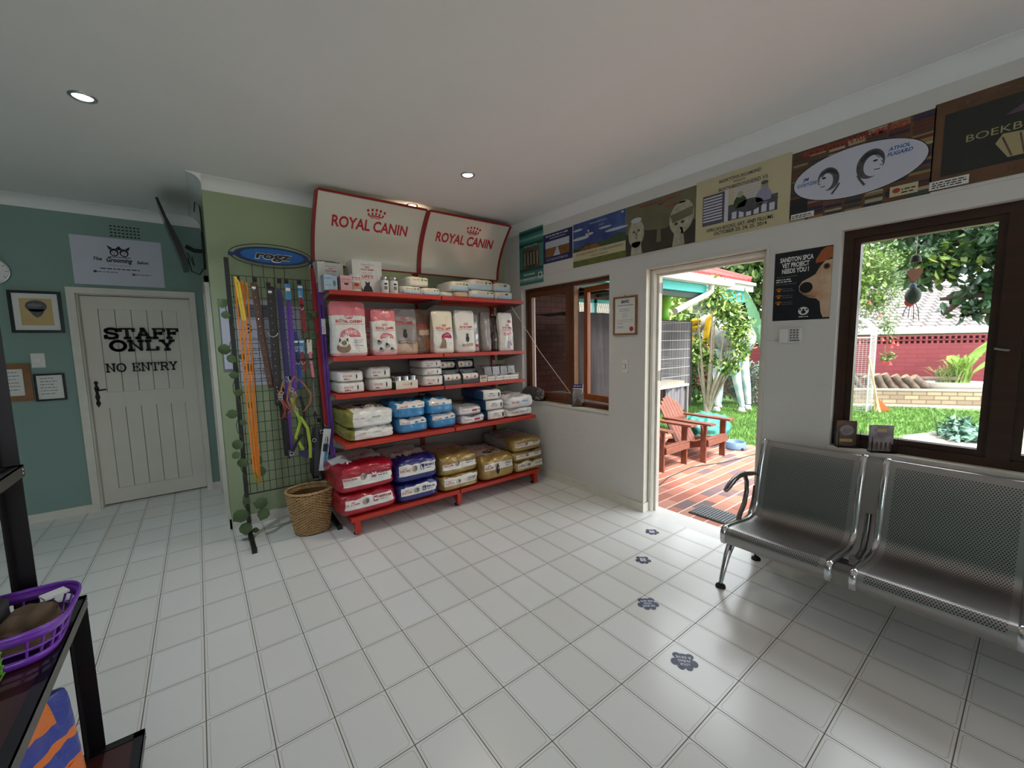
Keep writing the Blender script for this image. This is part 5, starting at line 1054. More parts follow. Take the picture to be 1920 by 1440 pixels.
def ribbon(mb, pts, w, m, th=.003, wd=(1, 0, 0)):
    P = [Vector(p) for p in pts]; Wd = Vector(wd).normalized()
    for a, b in zip(P, P[1:]):
        d = (b-a).normalized(); n = d.cross(Wd).normalized() if d.cross(Wd).length > 1e-5 else Vector((0, 1, 0))
        mb.prism([a-Wd*w/2-d*.001, a+Wd*w/2-d*.001, b+Wd*w/2+d*.001, b-Wd*w/2+d*.001], n*th/2, -n*th/2, m)
def clip(mb, x, y, z, m='silver', s=1.):
    mb.tube([(x, y, z), (x, y, z-.02*s)], .004*s, m, 6); mb.tube([(x+.009*s*math.sin(a*pi/6), y, z-.032*s+.012*s*math.cos(a*pi/6)) for a in range(11)], .0025*s, m, 6)
def strap_loop(x, y, z0, z1, gap, lean=0.):
    return [(x-gap*.2, y, z0), (x-gap*.6+lean*.3, y, z0-(z0-z1)*.1), (x-gap*.5+lean*.6, y, (z0+z1)/2), (x-gap*.5+lean, y, z1)], [(x+gap*.2, y-.006, z0), (x+gap*.6+lean*.3, y-.006, z0-(z0-z1)*.1), (x+gap*.5+lean*.6, y-.006, (z0+z1)/2), (x+gap*.5+lean, y-.006, z1)]
def leash(label, x, z0, z1, m, w=.016, gap=.02, lean=0., y=SY-.05, clipm='silver', card=None, name='leash', group='leashes on the stand'):
    t = thing(name, label, 'leash', (x, y, z1), group=group)
    mb = MB(); A, B = strap_loop(x, y, z0, z1, gap, lean); ribbon(mb, A, w, m); ribbon(mb, B, w, m); ribbon(mb, [A[0], (x, y-.003, z0+.014), B[0]], w, m); mb.build('strap', t)
    if clipm: mb = MB(); clip(mb, x+lean+gap*.5, y-.004, z1, clipm, 1.2); clip(mb, x+lean-gap*.5, y, z1+.01, clipm, 1.); mb.build('clip', t)
    if card:
        cx, cz, cw, ch, cm = card; mb = MB(); mb.box(x+cx-cw/2, x+cx+cw/2, y-.014, y-.011, cz-ch, cz, cm); F = Flat(mb, (x+cx-cw/2, y-.014, cz-ch), (1, 0, 0), (0, 0, 1)); F.rect(.004, ch*.55, cw-.004, ch*.75, 'white', 1); F.lines(.004, cw-.004, (ch*.15, ch*.3, ch*.42), .005, 'greyline', 1, int(cz*100)); mb.build('tag_card', t)
    return t
for i, (dx, lb) in enumerate(((0, 'left'), (.034, 'middle'), (.064, 'right'))):
    leash('orange webbing leash, %s one of the three hanging by the left post' % lb, .338+dx, 1.92-.01*i, .52-.03*i, 'orange_strap', .0105, .017, .02-.022*i, SY-.062+.012*i, 'brass', name='leash')
leash('yellow leash end looped over the orange leashes by the left post', .337, 1.93, 1.64, 'yellow_strap', .014, .014, .03, SY-.085, None)
def studded(label, x, z0, z1, m, w, lean, y, ring=None):
    t = thing('dog_collar', label, 'collar', (x, y, z1), group='studded collars on the stand')
    mb = MB(); A = [(x, y, z0), (x+lean*.4, y-.004, (z0+z1)/2), (x+lean, y, z1)]; ribbon(mb, A, w, m, .005); ribbon(mb, [(p[0]+.012, p[1]+.014, p[2]) for p in A], w, m, .005); ribbon(mb, [A[0], (x+.004, y+.007, z0+.016), (x+.012, y+.014, z0)], w, m, .005); ribbon(mb, [A[-1], (x+lean+.006, y+.007, z1-.02), (x+lean+.012, y+.014, z1)], w, m, .005); mb.build('strap', t)
    mb = MB(); n = int((z0-z1)/.052)
    for k in range(n):
        f = (k+.7)/n; z = z0+(z1-z0)*f; mb.ell((x+lean*f*(.8 if f < .5 else 1), y-.005-(.004 if .2 < f < .8 else .001), z), (.0045, .004, .0045), 'silver', 8, 6)
    mb.build('studs', t)
    mb = MB(); mb.box(x-.012, x+.012, y-.006, y-.0035, z0-.03, z0-.014, 'white'); mb.build('price_tag', t)
    if ring: mb = MB(); mb.tube([(x+lean*.6-.03*math.cos(a*pi/10), y-.01, ring-.028*math.sin(a*pi/10)) for a in range(11)], .0035, 'silver', 6); mb.build('ring', t)
    return t
studded('wide brown leather studded collar strap hanging third from the left', .445, 1.90, 1.16, 'brown_leather', .034, .055, SY-.05)
studded('wide black studded leather collar with a silver half ring', .545, 1.875, 1.02, 'dark_leather', .042, -.004, SY-.058, 1.55)
leash('wide dark navy harness lead beside the black studded collar', .605, 1.86, 1.22, 'navy_strap', .028, .012, .012)
leash('bright purple leash hanging centre with blue card on top', .665, 1.78, 1.10, 'purple_strap', .022, .012, -.005, card=(0., 1.92, .038, .12, 'bag_blue'))
leash('plain blue leash hanging at the right of the purple leash', .70, 1.55, 1.12, 'blue_strap', .022, .004, .01, clipm=None, y=SY-.03)
leash('thin black cord lead hanging behind the terracotta loops', .585, 1.12, .64, 'black', .012, .01, .01, clipm='silver', y=SY-.03)
leash('narrow black strap with a loop hanging low beside the dull purple leash', .56, 1.05, .60, 'black', .016, .012, .015, clipm=None, y=SY-.04)
leash('slim grey green leash at far right of the grid under the pink collar', .80, 1.15, .92, 'greyline', .008, .004, .0, clipm='black', y=SY-.03)
leash('dull purple leash reaching down near the bottom of the grid', .612, 1.33, .58, 'purple_strap', .018, .006, .0, clipm=None, y=SY-.035)
leash('long red leash hanging just inside the right post', .845, 2.04, .80, 'red_strap', .020, .016, .03, y=SY-.045)
leash('long purple leash hanging over the right post down past the basket', .88, 1.93, .22, 'purple_strap', .018, .02, .03, y=SY-.075, card=(.015, 1.66, .03, .12, 'white'))
def collar(label, x, z, m, card, L=.26, w=.02):
    t = thing('collar', label, 'collar', (x, SY-.05, z-L), group='carded collars on the stand')
    mb = MB(); mb.box(x-.018, x+.018, SY-.052, SY-.049, z-.11, z, card); F = Flat(mb, (x-.018, SY-.052, z-.11), (1, 0, 0), (0, 0, 1)); F.rect(.002, .085, .034, .1, 'white', 1); F.lines(.004, .03, (.02, .035, .05), .005, 'white', 1, int(z*9)); mb.build('tag_card', t)
    mb = MB(); ribbon(mb, [(x, SY-.05, z-.1), (x+.004, SY-.056, z-.19), (x+.012, SY-.05, z-L)], w, m, .005); mb.build('strap', t)
    mb = MB(); mb.tube([(x-.013+.026*k/6, SY-.06, z-.175-.018*math.sin(k*pi/6)) for k in range(7)], .003, 'silver', 6); mb.box(x-.01, x+.014, SY-.062, SY-.05, z-.165, z-.15, 'black'); mb.build('buckle', t)
collar('red collar on a blue card near the right top of the grid', .752, 1.92, 'red_strap', 'bag_blue', .36, .024)
collar('dark red collar on a blue card, middle right of the grid', .735, 1.50, 'red_strap', 'bag_blue', .24)
collar('small navy card collar left of the blue carded dark red collar', .70, 1.50, 'navy_strap', 'bag_deepblue', .16, .014)
collar('pink collar on a cream card with a lime clip, middle right', .79, 1.50, 'pink_strap', 'bag_cream', .30, .02)
def harness(label, x, z, col, pts_list, w, name='dog_harness', y=SY-.06, bk=True):
    t = thing(name, label, 'harness', (x, y, z), group='harnesses on the stand')
    mb = MB()
    for i, pts in enumerate(pts_list): ribbon(mb, [(x+a, y-.006*i-.004*math.sin(k), z+b) for k, (a, b) in enumerate(pts)], w, col[i % len(col)], .004)
    mb.build('straps', t)
    for a, b in (pts_list[0][1], pts_list[-1][0]): mb = MB(); mb.tube([(x+a+.014*math.cos(k*pi/5), y-.03, z+b+.014*math.sin(k*pi/5)) for k in range(10)], .0028, 'silver', 6, closed=True); mb.build('ring', t)
    return t
harness('lime green and black dog harness with card in the middle of the grid', .665, .60, ['lime_strap', 'black', 'lime_strap', 'black'], [[(-.03, .45), (-.01, .36), (.02, .26), (-.02, .14), (.03, .02), (.06, -.03)], [(.03, .46), (.05, .36), (.04, .24), (.06, .1), (.06, .0)], [(.02, .3), (.065, .2), (.075, .06), (.07, -.04)], [(-.06, .02), (-.02, .1), (.02, .16)]], .022)
harness('terracotta braided harness with two big loops beside the lime harness', .62, .72, ['terracotta_strap'], [[(-.04, .46), (-.06, .38), (-.05, .3), (-.01, .25), (.03, .24), (.09, .22), (.14, .28), (.15, .35), (.10, .44), (.04, .5), (.0, .42), (-.02, .32), (.0, .26)], [(.01, .4), (.035, .34), (.02, .26), (-.02, .22)]], .012, y=SY-.085)
harness('tangle of thin red and black cord harness with a yellow tag', .575, .80, ['terracotta_strap', 'black', 'red_strap'], [[(-.03, .32), (-.02, .26), (.0, .2), (.01, .12), (-.02, .1)], [(.01, .3), (.02, .16), (-.01, -.05), (.0, -.16), (.015, -.22)], [(-.02, .28), (.02, .2), (-.01, .12), (.03, .1)]], .010, y=SY-.07)
mb = MB(); mb.prism([(.655, SY-.06, .62), (.78, SY-.06, .64), (.745, SY-.06, .585), (.71, SY-.06, .56), (.675, SY-.06, .58)], (0, -.012, 0), (0, .004, 0), 'navy_strap'); tag(mb.build('harness_pad'), 'navy harness chest pad hanging lowest in the middle of the grid', 'harness')
t = thing('muzzle_pack', 'long white card with blue grooming tool hanging above the wicker basket', 'pet accessory', (.845, SY-.08, .38))
mb = MB(); R_ = Matrix.Rotation(.17, 3, 'Y'); mb.box(.815, .872, SY-.095, SY-.092, .44, .78, 'white', R_); mb.build('card', t)
mb = MB(); mb.box(.833, .855, SY-.115, SY-.095, .47, .66, 'bag_blue', R_); mb.box(.83, .858, SY-.118, SY-.095, .60, .66, 'black', R_); mb.ell((.857, SY-.105, .69), (.013, .01, .03), 'silver', 10, 8); mb.build('tool', t)
harness('dark grey jacket style harness hanging above the basket left of the card', .80, .40, ['black', 'cloth_grey', 'black'], [[(-.01, .40), (-.03, .30), (-.04, .18), (-.05, .05), (-.03, -.02)], [(.01, .40), (.0, .28), (-.015, .12), (-.02, .0)], [(.03, .36), (.03, .2), (.02, .05), (.03, -.03)]], .045)
# ivy garland round the left post
rnd = random.Random(11)
def leafmesh(mb, c, s, nrm, up, m):
    n = Vector(nrm).normalized(); u = (Vector(up)-n*Vector(up).dot(n)).normalized(); w = n.cross(u)
    pr = [(0, -.5), (.32, -.38), (.5, -.05), (.42, .28), (.18, .45), (0, .62), (-.18, .45), (-.42, .28), (-.5, -.05), (-.32, -.38)]
    c = Vector(c); vs = [c+n*.06*s]+[c+w*a*s+u*b*s-n*(.12*s*abs(a)) for a, b in pr]
    mb.add(vs, [(0, 1+k, 1+(k+1) % 10) for k in range(10)], m, True)
ivy = thing('ivy_garland', 'artificial ivy vine with round dark green leaves trailing down the left post', 'garland', (.29, SY, .1))
mb = MB(); vine = [(.29+.022*math.sin(k*1.1), SY+.018*math.cos(k*1.1)-.012, .08+k*.05) for k in range(35)]; mb.tube(vine, .003, 'foliage_ivy', 5); mb.build('vine', ivy)
mb = MB()
for (x, z, s) in ((.25, 1.76, .07), (.262, 1.68, .06), (.237, 1.436, .085), (.275, 1.37, .07), (.33, 1.78, .05), (.28, 1.25, .06), (.375, 1.30, .06), (.34, 1.38, .05), (.25, .968, .075), (.30, 1.12, .06), (.36, 1.02, .05), (.265, .74, .08), (.25, .665, .06), (.285, .60, .08), (.375, .60, .085), (.39, .51, .09), (.29, .30, .06), (.38, .265, .10), (.39, .18, .095), (.245, .205, .11), (.27, .10, .095), (.33, .06, .05), (.31, .90, .05)):
    leafmesh(mb, (x, SY-.05+rnd.random()*.03, z), s*.92, (rnd.uniform(-.3, .3), -1, rnd.uniform(-.2, .3)), (rnd.uniform(-1, 1), 0, rnd.uniform(-1, .2)), 'foliage_ivy')
    mb.tube([(x, SY-.04, z), ((x+.29)/2, SY-.02, z+.015), (.29, SY-.01, z+.02)], .0012, 'foliage_ivy', 4)
mb.build('leaves', ivy)
ivy2 = thing('ivy_garland', 'artificial ivy sprig with few leaves around the right post of the leash stand', 'garland', (.88, SY, 1.2))
mb = MB(); mb.tube([(.875+.02*math.sin(k), SY-.02+.015*math.cos(k), 1.05+k*.05) for k in range(16)], .003, 'foliage_ivy', 5); mb.build('vine', ivy2)
mb = MB()
for (x, z, s) in ((.80, 1.68, .065), (.845, 1.70, .05), (.93, 1.66, .07), (.93, 1.50, .06), (.945, 1.43, .055), (.83, 1.53, .055), (.935, 1.38, .05)): leafmesh(mb, (x, SY-.06, z), s*.9, (rnd.uniform(-.3, .3), -1, .1), (rnd.uniform(-1, 1), 0, -1), 'foliage_ivy'); mb.tube([(x, SY-.05, z), (.88, SY-.02, z+.02)], .0012, 'foliage_ivy', 4)
mb.build('leaves', ivy2)
# notices on the green wall behind the stand
def gposter(label, x0, x1, z0, z1, base, fn):
    mb = MB(); mb.box(x0, x1, .787, .79, z0, z1, base); F = Flat(mb, (x0, .787, z0), (1, 0, 0), (0, 0, 1)); fn(F, x1-x0, z1-z0); tag(mb.build('wall_notice'), label, 'notice', 'notices behind the leash stand')
def gn(F, w, h):
    F.rect(.01, h*.8, w-.01, h*.95, 'greyline', 1); F.text('3', w*.3, h*.62, .07, 'ink', 2, bold=.02); [F.lines(.02, w-.02, (h*(.55-.06*k),), .008, 'greyline', 1, k) for k in range(9)]
gposter('pale lilac text notice on the green wall behind left half of the stand grid', .34, .62, 1.14, 1.82, 'p_lilacpaper', gn)
gposter('pale text notice on the green wall behind right half of the stand grid', .64, .80, 1.14, 1.78, 'p_lilacpaper', lambda F, w, h: [F.lines(.02, w-.02, (h*(.9-.07*k),), .008, 'greyline', 1, k+20) for k in range(11)])
gposter('narrow grey notice edge on the green wall left of the stand', .235, .31, 1.26, 1.82, 'greyline', lambda F, w, h: F.rect(.01, .02, w-.01, h-.02, 'p_lilacpaper', 1))

# ---------------------------------------------------------------- wicker basket
t = thing('wicker_basket', 'oval tan wicker waste basket on the floor beside the leash stand', 'basket', (.70, .34, 0))
bc = (.70, .34); HB = .335
def bR(z): f = z/HB; return (.118+.05*f, .10+.045*f)
mb = MB(); NS = 44
for k in range(NS):
    a = 2*pi*k/NS; mb.tube([(bc[0]+bR(z)[0]*math.cos(a), bc[1]+bR(z)[1]*math.sin(a), z) for z in (0.004, HB*.5, HB)], .0035, 'wicker', 5)
mb.build('stakes', t)
mb = MB(); rows = 30
for r in range(rows):
    z = .012+r*(HB-.02)/rows; rx, ry = bR(z); N = NS*2; pts = []
    for k in range(N): a = 2*pi*(k+.5)/N; wv = .0055*(1 if ((k//2)+r) % 2 else -1); pts.append((bc[0]+(rx+wv)*math.cos(a), bc[1]+(ry+wv)*math.sin(a), z))
    mb.tube(pts, .0052, 'wicker', 5, closed=True)
mb.build('weave', t)
mb = MB(); rx, ry = bR(HB)
for s in range(2): mb.tube([(bc[0]+(rx+.004*math.sin(6*k*.35+s*pi))*math.cos(2*pi*k/72), bc[1]+(ry+.004*math.sin(6*k*.35+s*pi))*math.sin(2*pi*k/72), HB+.003+.006*math.cos(6*k*.35+s*pi)) for k in range(72)], .007, 'wicker', 6, closed=True)
mb.build('rim', t)
mb = MB(); mb.lathe([(.10, .0), (.115, .1), (.145, .30)], (0, 0, 0), 'wicker_dark', 28); mb.v = [(bc[0]+x*1.0, bc[1]+y*.86, z+.004) for x, y, z in mb.v]; mb.lathe([(0, .006), (.11, .006)], (bc[0], bc[1], 0), 'wicker_dark', 20); mb.build('lining', t)

# ================================================================ BENCH
bench = thing('waiting_bench', 'perforated steel airport style waiting bench under the large window', 'bench', (2.62, -2.9, 0))
prof = [(2.362, .300), (2.352, .325), (2.350, .352), (2.358, .376), (2.378, .387), (2.42, .386), (2.50, .376), (2.60, .362), (2.67, .356), (2.72, .364), (2.755, .392), (2.772, .43), (2.785, .50), (2.80, .58), (2.82, .66), (2.842, .73), (2.856, .765), (2.868, .79), (2.884, .806), (2.902, .80)]
def dens(p, n=3):
    o = []
    for i in range(len(p)-1):
        p0, p1, p2, p3 = p[max(0, i-1)], p[i], p[i+1], p[min(len(p)-1, i+2)]
        for k in range(n):
            t = k/n; o.append(tuple(.5*((2*p1[c])+(-p0[c]+p2[c])*t+(2*p0[c]-5*p1[c]+4*p2[c]-p3[c])*t*t+(-p0[c]+3*p1[c]-3*p2[c]+p3[c])*t**3) for c in (0, 1)))
    return o+[p[-1]]
PD = dens(prof); CL = [0]
for a, b in zip(PD, PD[1:]): CL.append(CL[-1]+math.hypot(b[0]-a[0], b[1]-a[1]))
def bench_seat(y0, y1, i):
    me = bpy.data.meshes.new('seat'); ys = [y0-.0, y0-.028, y0-.06] + [y0-.06-(y0-y1-.12)*k/6 for k in range(1, 6)] + [y1+.06, y1+.028, y1]
    nP, nY = len(PD), len(ys); vs = [(p[0], y, p[1]) for y in ys for p in PD]; fs = []
    for j in range(nY-1):
        for k in range(nP-1): fs.append((j*nP+k, j*nP+k+1, (j+1)*nP+k+1, (j+1)*nP+k))
    # underside, 8 mm lower
    N0 = len(vs)
    nor = []
    for k in range(nP):
        a, b = PD[max(0, k-1)], PD[min(nP-1, k+1)]; d = math.hypot(b[0]-a[0], b[1]-a[1]); nor.append(((b[1]-a[1])/d, -(b[0]-a[0])/d))
    vs += [(p[0]+nor[k][0]*.006, y, p[1]+nor[k][1]*.006) for y in ys for k, p in enumerate(PD)]
    nf = len(fs)
    for j in range(nY-1):
        for k in range(nP-1): fs.append((N0+j*nP+k, N0+(j+1)*nP+k, N0+(j+1)*nP+k+1, N0+j*nP+k+1))
    me.from_pydata(vs, [], fs); uv = me.uv_layers.new(name='UVMap'); mk = me.uv_layers.new(name='mask')
    L = CL[-1]; lo, hi = .05, L-.06
    for p in me.polygons:
        ck = sum(CL[me.loops[l].vertex_index % nP] for l in p.loop_indices)/4; cy = sum(me.vertices[me.loops[l].vertex_index].co.y for l in p.loop_indices)/4
        ins = 1. if (lo < ck < hi and y1+.03 < cy < y0-.03) else 0.
        for l in p.loop_indices:
            vi = me.loops[l].vertex_index; uv.data[l].uv = (me.vertices[vi].co.y+10, CL[vi % nP]+10); mk.data[l].uv = (ins, 0)
    me.materials.append(MATS['perforated_steel']); me.polygons.foreach_set('use_smooth', [True]*len(me.polygons)); me.update()
    o = link(bpy.data.objects.new('seat', me)); o.parent = bench; o.location = -bench.location
    for ye, s in ((y0, 1), (y1, -1)):
        mb = MB(); w = .03; a, b = (ye-.004*s, ye+.022*s)
        top = [(p[0]-nor[k][0]*.006, p[1]-nor[k][1]*.006) for k, p in enumerate(PD)]; bot = [(p[0]+nor[k][0]*.012, p[1]+nor[k][1]*.012) for k, p in enumerate(PD)]
        n = len(top); V = [(x, a, z) for x, z in top]+[(x, b, z) for x, z in top]+[(x, a, z) for x, z in bot]+[(x, b, z) for x, z in bot]; Fc = []
        for k in range(n-1): Fc += [(k, k+1, n+k+1, n+k), (2*n+k, 3*n+k, 3*n+k+1, 2*n+k+1), (k, 2*n+k, 2*n+k+1, k+1), (n+k, n+k+1, 3*n+k+1, 3*n+k)]
        Fc += [(0, n, 3*n, 2*n), (n-1, 3*n-1, 4*n-1, 2*n-1)]
        mb.add(V, Fc, 'chrome', True); mb.ell((2.36, (a+b)/2, .335), (.016, .017, .035), 'chrome', 10, 8); mb.build('side_rail', bench)
seats = ((-2.07, -2.535), (-2.645, -3.11), (-3.22, -3.685))
for i, (a, b) in enumerate(seats): bench_seat(a, b, i)
mb = MB(); mb.box(2.575, 2.635, -3.75, -2.0, .265, .315, 'steel_dark'); mb.build('beam', bench, bevel=.006)
for y in (-2.04, -2.59, -3.165, -3.715):
    mb = MB(); mb.box(2.58, 2.63, y-.02, y+.02, .31, .352, 'steel_dark'); mb.tube([(2.63, y, .33), (2.74, y, .345), (2.79, y, .43), (2.81, y, .52)], .014, 'steel_dark', 8); mb.build('seat_support', bench)
for y in (-2.03, -3.70):
    for s, fx, nm in ((-1, 2.41, 'front'), (1, 2.89, 'rear')):
        mb = MB(); x0 = 2.605; pts = [(x0, y, .29), (x0+(fx-x0)*.25, y, .27), (x0+(fx-x0)*.65, y, .17), (x0+(fx-x0)*.93, y, .06), (fx, y, .022)]
        mb.tube(pts, [.03, .026, .019, .013, .011], 'steel_dark' if False else 'chrome', 12); lg = mb.build('leg', bench)
        mb = MB(); mb.lathe([(0, .026), (.012, .026), (.014, .014), (.026, .012), (.028, 0), (0, 0)], (fx, y, 0), 'rubber', 16); mb.build('foot_pad', lg)
def arm(y, s):
    mb = MB()
    path = [(2.805, y, .60), (2.76, y+.012*s, .605), (2.70, y+.018*s, .615), (2.63, y+.02*s, .618), (2.56, y+.02*s, .605), (2.50, y+.02*s, .58), (2.465, y+.02*s, .565)]
    mb.tube(path, [.013, .014, .015, .016, .017, .017, .013], 'steel_dark', 10)
    mb.tube([(2.70, y+.018*s, .612), (2.735, y+.018*s, .56), (2.735, y+.016*s, .50), (2.70, y+.012*s, .43), (2.63, y+.008*s, .375), (2.59, y, .35)], [.014, .013, .013, .014, .014, .012], 'steel_dark', 10); mb.build('armrest', bench)
arm(-2.035, 1); arm(-3.72, -1)

# ================================================================ NEAR METAL RACK
near = thing('storage_rack', 'dark metal storage rack with brown shelves at the lower left corner', 'rack', (-.5, -1.7, 0))
def rshelf(z, x0, x1, y0, y1):
    mb = MB(); mb.box(x0+.02, x1-.02, y0+.02, y1-.02, z-.012, z-.003, 'shelf_wine'); s = mb.build('board', near)
    mb = MB()
    mb.box(x1-.028, x1, y0, y1, z-.004, z, 'shelf_black'); mb.box(x1-.003, x1, y0, y1, z-.035, z, 'shelf_edge'); mb.box(x0, x1, y1-.028, y1, z-.004, z, 'shelf_black'); mb.box(x0, x1, y1-.003, y1, z-.035, z, 'shelf_edge'); mb.box(x0, x0+.028, y0, y1, z-.035, z, 'shelf_black'); mb.box(x0, x1, y0, y0+.028, z-.035, z, 'shelf_black')
    f = mb.build('shelf_frame', near)
    mb = MB(); [mb.ell((x1+.001, y1-.018-.0*k, z-.012-.011*k), (.003, .0035, .0035), 'silver', 8, 6) for k in range(2)]; mb.build('bolts', f)
rshelf(.66, -.72, -.262, -2.35, -1.255); rshelf(.12, -.72, -.165, -2.35, -1.255); rshelf(1.112, -.72, -.357, -2.35, -1.25)
for (x, y, z0, z1) in ((-.305, -1.262, 0, .657), (-.72, -1.262, 0, .657), (-.305, -2.35, 0, .657), (-.72, -2.35, 0, .657), (-.405, -1.252, .66, 1.95), (-.72, -1.252, .66, 1.95)):
    mb = MB(); mb.box(x, x+.042, y-.003, y+.001, z0, z1, 'shelf_black'); mb.box(x, x+.004, y-.042, y, z0, z1, 'shelf_black'); mb.build('post', near)
# purple plastic basket
pb = thing('plastic_basket', 'purple plastic basket holding folded cloths on the lower dark rack', 'basket', (-.37, -1.48, .66), .0)
mb = MB(); n = 60; RB = lambda k, z: (.095+.028*z/.095, .105+.028*z/.095)
def bp(k, z): a = 2*pi*k/n; rx, ry = RB(k, z); c, s = math.cos(a), math.sin(a); e = .55; return Vector((rx*math.copysign(abs(c)**e, c), ry*math.copysign(abs(s)**e, s), z))
def ringband(z0, z1, out=0.):
    vs = [bp(k, z0)*1 for k in range(n)]+[bp(k, z1) for k in range(n)]; vs2 = [v+Vector((v.x, v.y, 0)).normalized()*.004 for v in vs]
    mb.add(vs+vs2, [(k, n+k, n+(k+1) % n, (k+1) % n) for k in range(n)]+[(2*n+k, 2*n+(k+1) % n, 3*n+(k+1) % n, 3*n+k) for k in range(n)]+[(n+k, 3*n+k, 3*n+(k+1) % n, n+(k+1) % n) for k in range(n)]+[(k, (k+1) % n, 2*n+(k+1) % n, 2*n+k) for k in range(n)], 'purple_plastic', True)
ringband(0, .022); ringband(.042, .047); ringband(.07, .092)
for k in range(0, n, 3): mb.tube([bp(k, .02), bp(k, .072)], .0032, 'purple_plastic', 5)
mb.tube([bp(k, .095)+Vector((bp(k, .09).x, bp(k, .09).y, 0)).normalized()*.006 for k in range(n)], .007, 'purple_plastic', 8, closed=True, flat=.5)
mb.add([bp(k, .001) for k in range(n)], [tuple(range(n))], 'purple_plastic'); mb.build('basket_body', pb, world=False)
mb = MB(); mb.box(.05, .10, .045, .085, .094, .1, 'white', Matrix.Rotation(.5, 3, 'Z')); mb.build('sticker', pb, world=False)
t = thing('folded_cloth', 'brown grey folded cloth lying in the purple basket', 'cloth', (-.36, -1.47, .67))
soft('cloth', t, lambda a, b, c: sack_map(.15, .17, .085, 3, .5, .03)(a, b, c), lambda a, b, c: 'cloth_brown', n=12)
t = thing('dark_pouch', 'dark grey cloth pouch at the left in the purple basket', 'pouch', (-.43, -1.42, .70))
soft('pouch', t, lambda a, b, c: sack_map(.085, .10, .07, 8, .4, .02)(a, b, c), lambda a, b, c: 'cloth_grey', n=8)
# green wire basket cut by the left edge
mb = MB()
for k in range(9): mb.tube([(-.50+k*.018, -1.60, .665), (-.50+k*.018, -1.60, .80)], .0022, ['drum_green', 'cloth_grey'][k % 2], 5)
for k in range(8): mb.tube([(-.50, -1.60, .668+k*.018), (-.352, -1.60, .668+k*.018)], .0022, 'drum_green' if k < 4 else 'cloth_grey', 5)
for k in range(8): mb.tube([(-.352, -1.60, .668+k*.018), (-.352, -1.72, .668+k*.018)], .0022, 'drum_green' if k < 4 else 'cloth_grey', 5)
tag(mb.build('wire_basket'), 'green and grey wire basket at the left edge beside the purple basket', 'basket')
# blue and orange bag
def m_rb(a, b, c):
    t_ = (c+1)/2; return 'bag_orange' if (t_ > .80 and abs(a) < .5) or (.30 < t_ < .52 and a > .1) or (.6 < t_ < .68) else 'bag_royal'
def d_rb(mb, mp, w, d, h): F = front_flat(mb, mp, w, h); F.lines(-w*.3, w*.1, (h*.3, h*.36), .02, 'white', 1, 3); F.rect(w*.12, h*.34, w*.34, h*.48, 'bag_orange', 1)
upright('pet_food_bag', 'blue and orange dog food bag standing on the lowest board of the near rack', -.365, -1.575, .121, .21, .13, .37, m_rb, d_rb, 120, None, rz=.9)

# ================================================================ FLOOR STICKERS
def sticker(x, y, rot, label, txt, s=1.):
    mb = MB(); F = Flat(mb, (x, y, .0004), (math.cos(rot), math.sin(rot), 0), (-math.sin(rot), math.cos(rot), 0), step=.0005)
    F.ellipse(0, -.012*s, .034*s, .03*s, 'sticker', 1); F.ellipse(0, .0, .030*s, .026*s, 'sticker', 1.05)
    for a in (-.036, -.014, .014, .036): F.ellipse(a*s, (.026 if abs(a) < .02 else .006)*s, .0145*s, .018*s, 'sticker', 1.1)
    F.ellipse(-.024*s, -.03*s, .016*s, .015*s, 'sticker', 1.15); F.ellipse(.024*s, -.03*s, .016*s, .015*s, 'sticker', 1.2)
    if txt is None: F.rect(-.018*s, -.024*s, .018*s, .014*s, 'sticker_white', 2); F.lines(-.013*s, .013*s, (-.018*s, -.008*s, .003*s), .005*s, 'bag_red', 3, 2)
    else:
        for i, l_ in enumerate(txt): F.text(l_, 0, (.009-.018*i)*s, .012*s, 'sticker_white', 2, width=min(.058*s, .0095*len(l_)*s), bold=.02)
    tag(mb.build('floor_sticker'), label, 'sticker', 'paw print stickers on the tile floor')
sticker(2.705, -1.377, 2.4, 'small blue paw sticker on floor nearest the doorway', None)
sticker(2.312, -1.572, 2.4, 'small blue paw sticker on floor, second from the doorway, white square inside', None)
sticker(1.945, -1.858, 2.5, 'blue paw floor sticker with three lines of white text, third from the doorway', ['GET MORE', 'WAGS', 'PER BAG'], 1.15)
sticker(1.718, -2.2, 2.25, 'blue paw floor sticker reading look ahead and save, nearest the viewer', ['LOOK', 'AHEAD', '& SAVE'], 1.15)
# ================================================================ OUTSIDE
GZ = -.03
mb = MB(); mb.box(RX+.19, 6.05, -7, 3.5, GZ-.1, GZ, 'brick_paving'); struct(mb.build('patio', keep_origin=True))
mb = MB(); mb.box(6.05, 26, -12, 12, GZ-.12, GZ-.01, 'grass'); mb.box(3.1, 6.05, -12, -7, GZ-.12, GZ-.01, 'grass'); struct(mb.build('lawn_ground', keep_origin=True))
mb = MB(); rnd = random.Random(5); vs = []; fs = []
for k in range(42000):
    x = 6.08+rnd.random()**1.25*5.6; y = -3.1+rnd.random()*5.2
    if y < -1.85-(x-8.2)*.43 and x > 7.2: continue
    if (x-11.45)*.815+(y+.83)*.58 > -.3: continue
    a = rnd.random()*pi; h = .018+rnd.random()*.03; w = .0045+.0012*(x-6); l = (rnd.random()-.5)*.03
    n = len(vs); vs += [(x-w*math.cos(a), y-w*math.sin(a), GZ-.01), (x+w*math.cos(a), y+w*math.sin(a), GZ-.01), (x+l, y+l, GZ+h)]; fs.append((n, n+1, n+2))
mb.add(vs, fs, 'grass_blade'); tag(mb.build('lawn_grass', keep_origin=True), 'short bright green lawn grass beyond the brick patio', 'grass', kind='stuff')
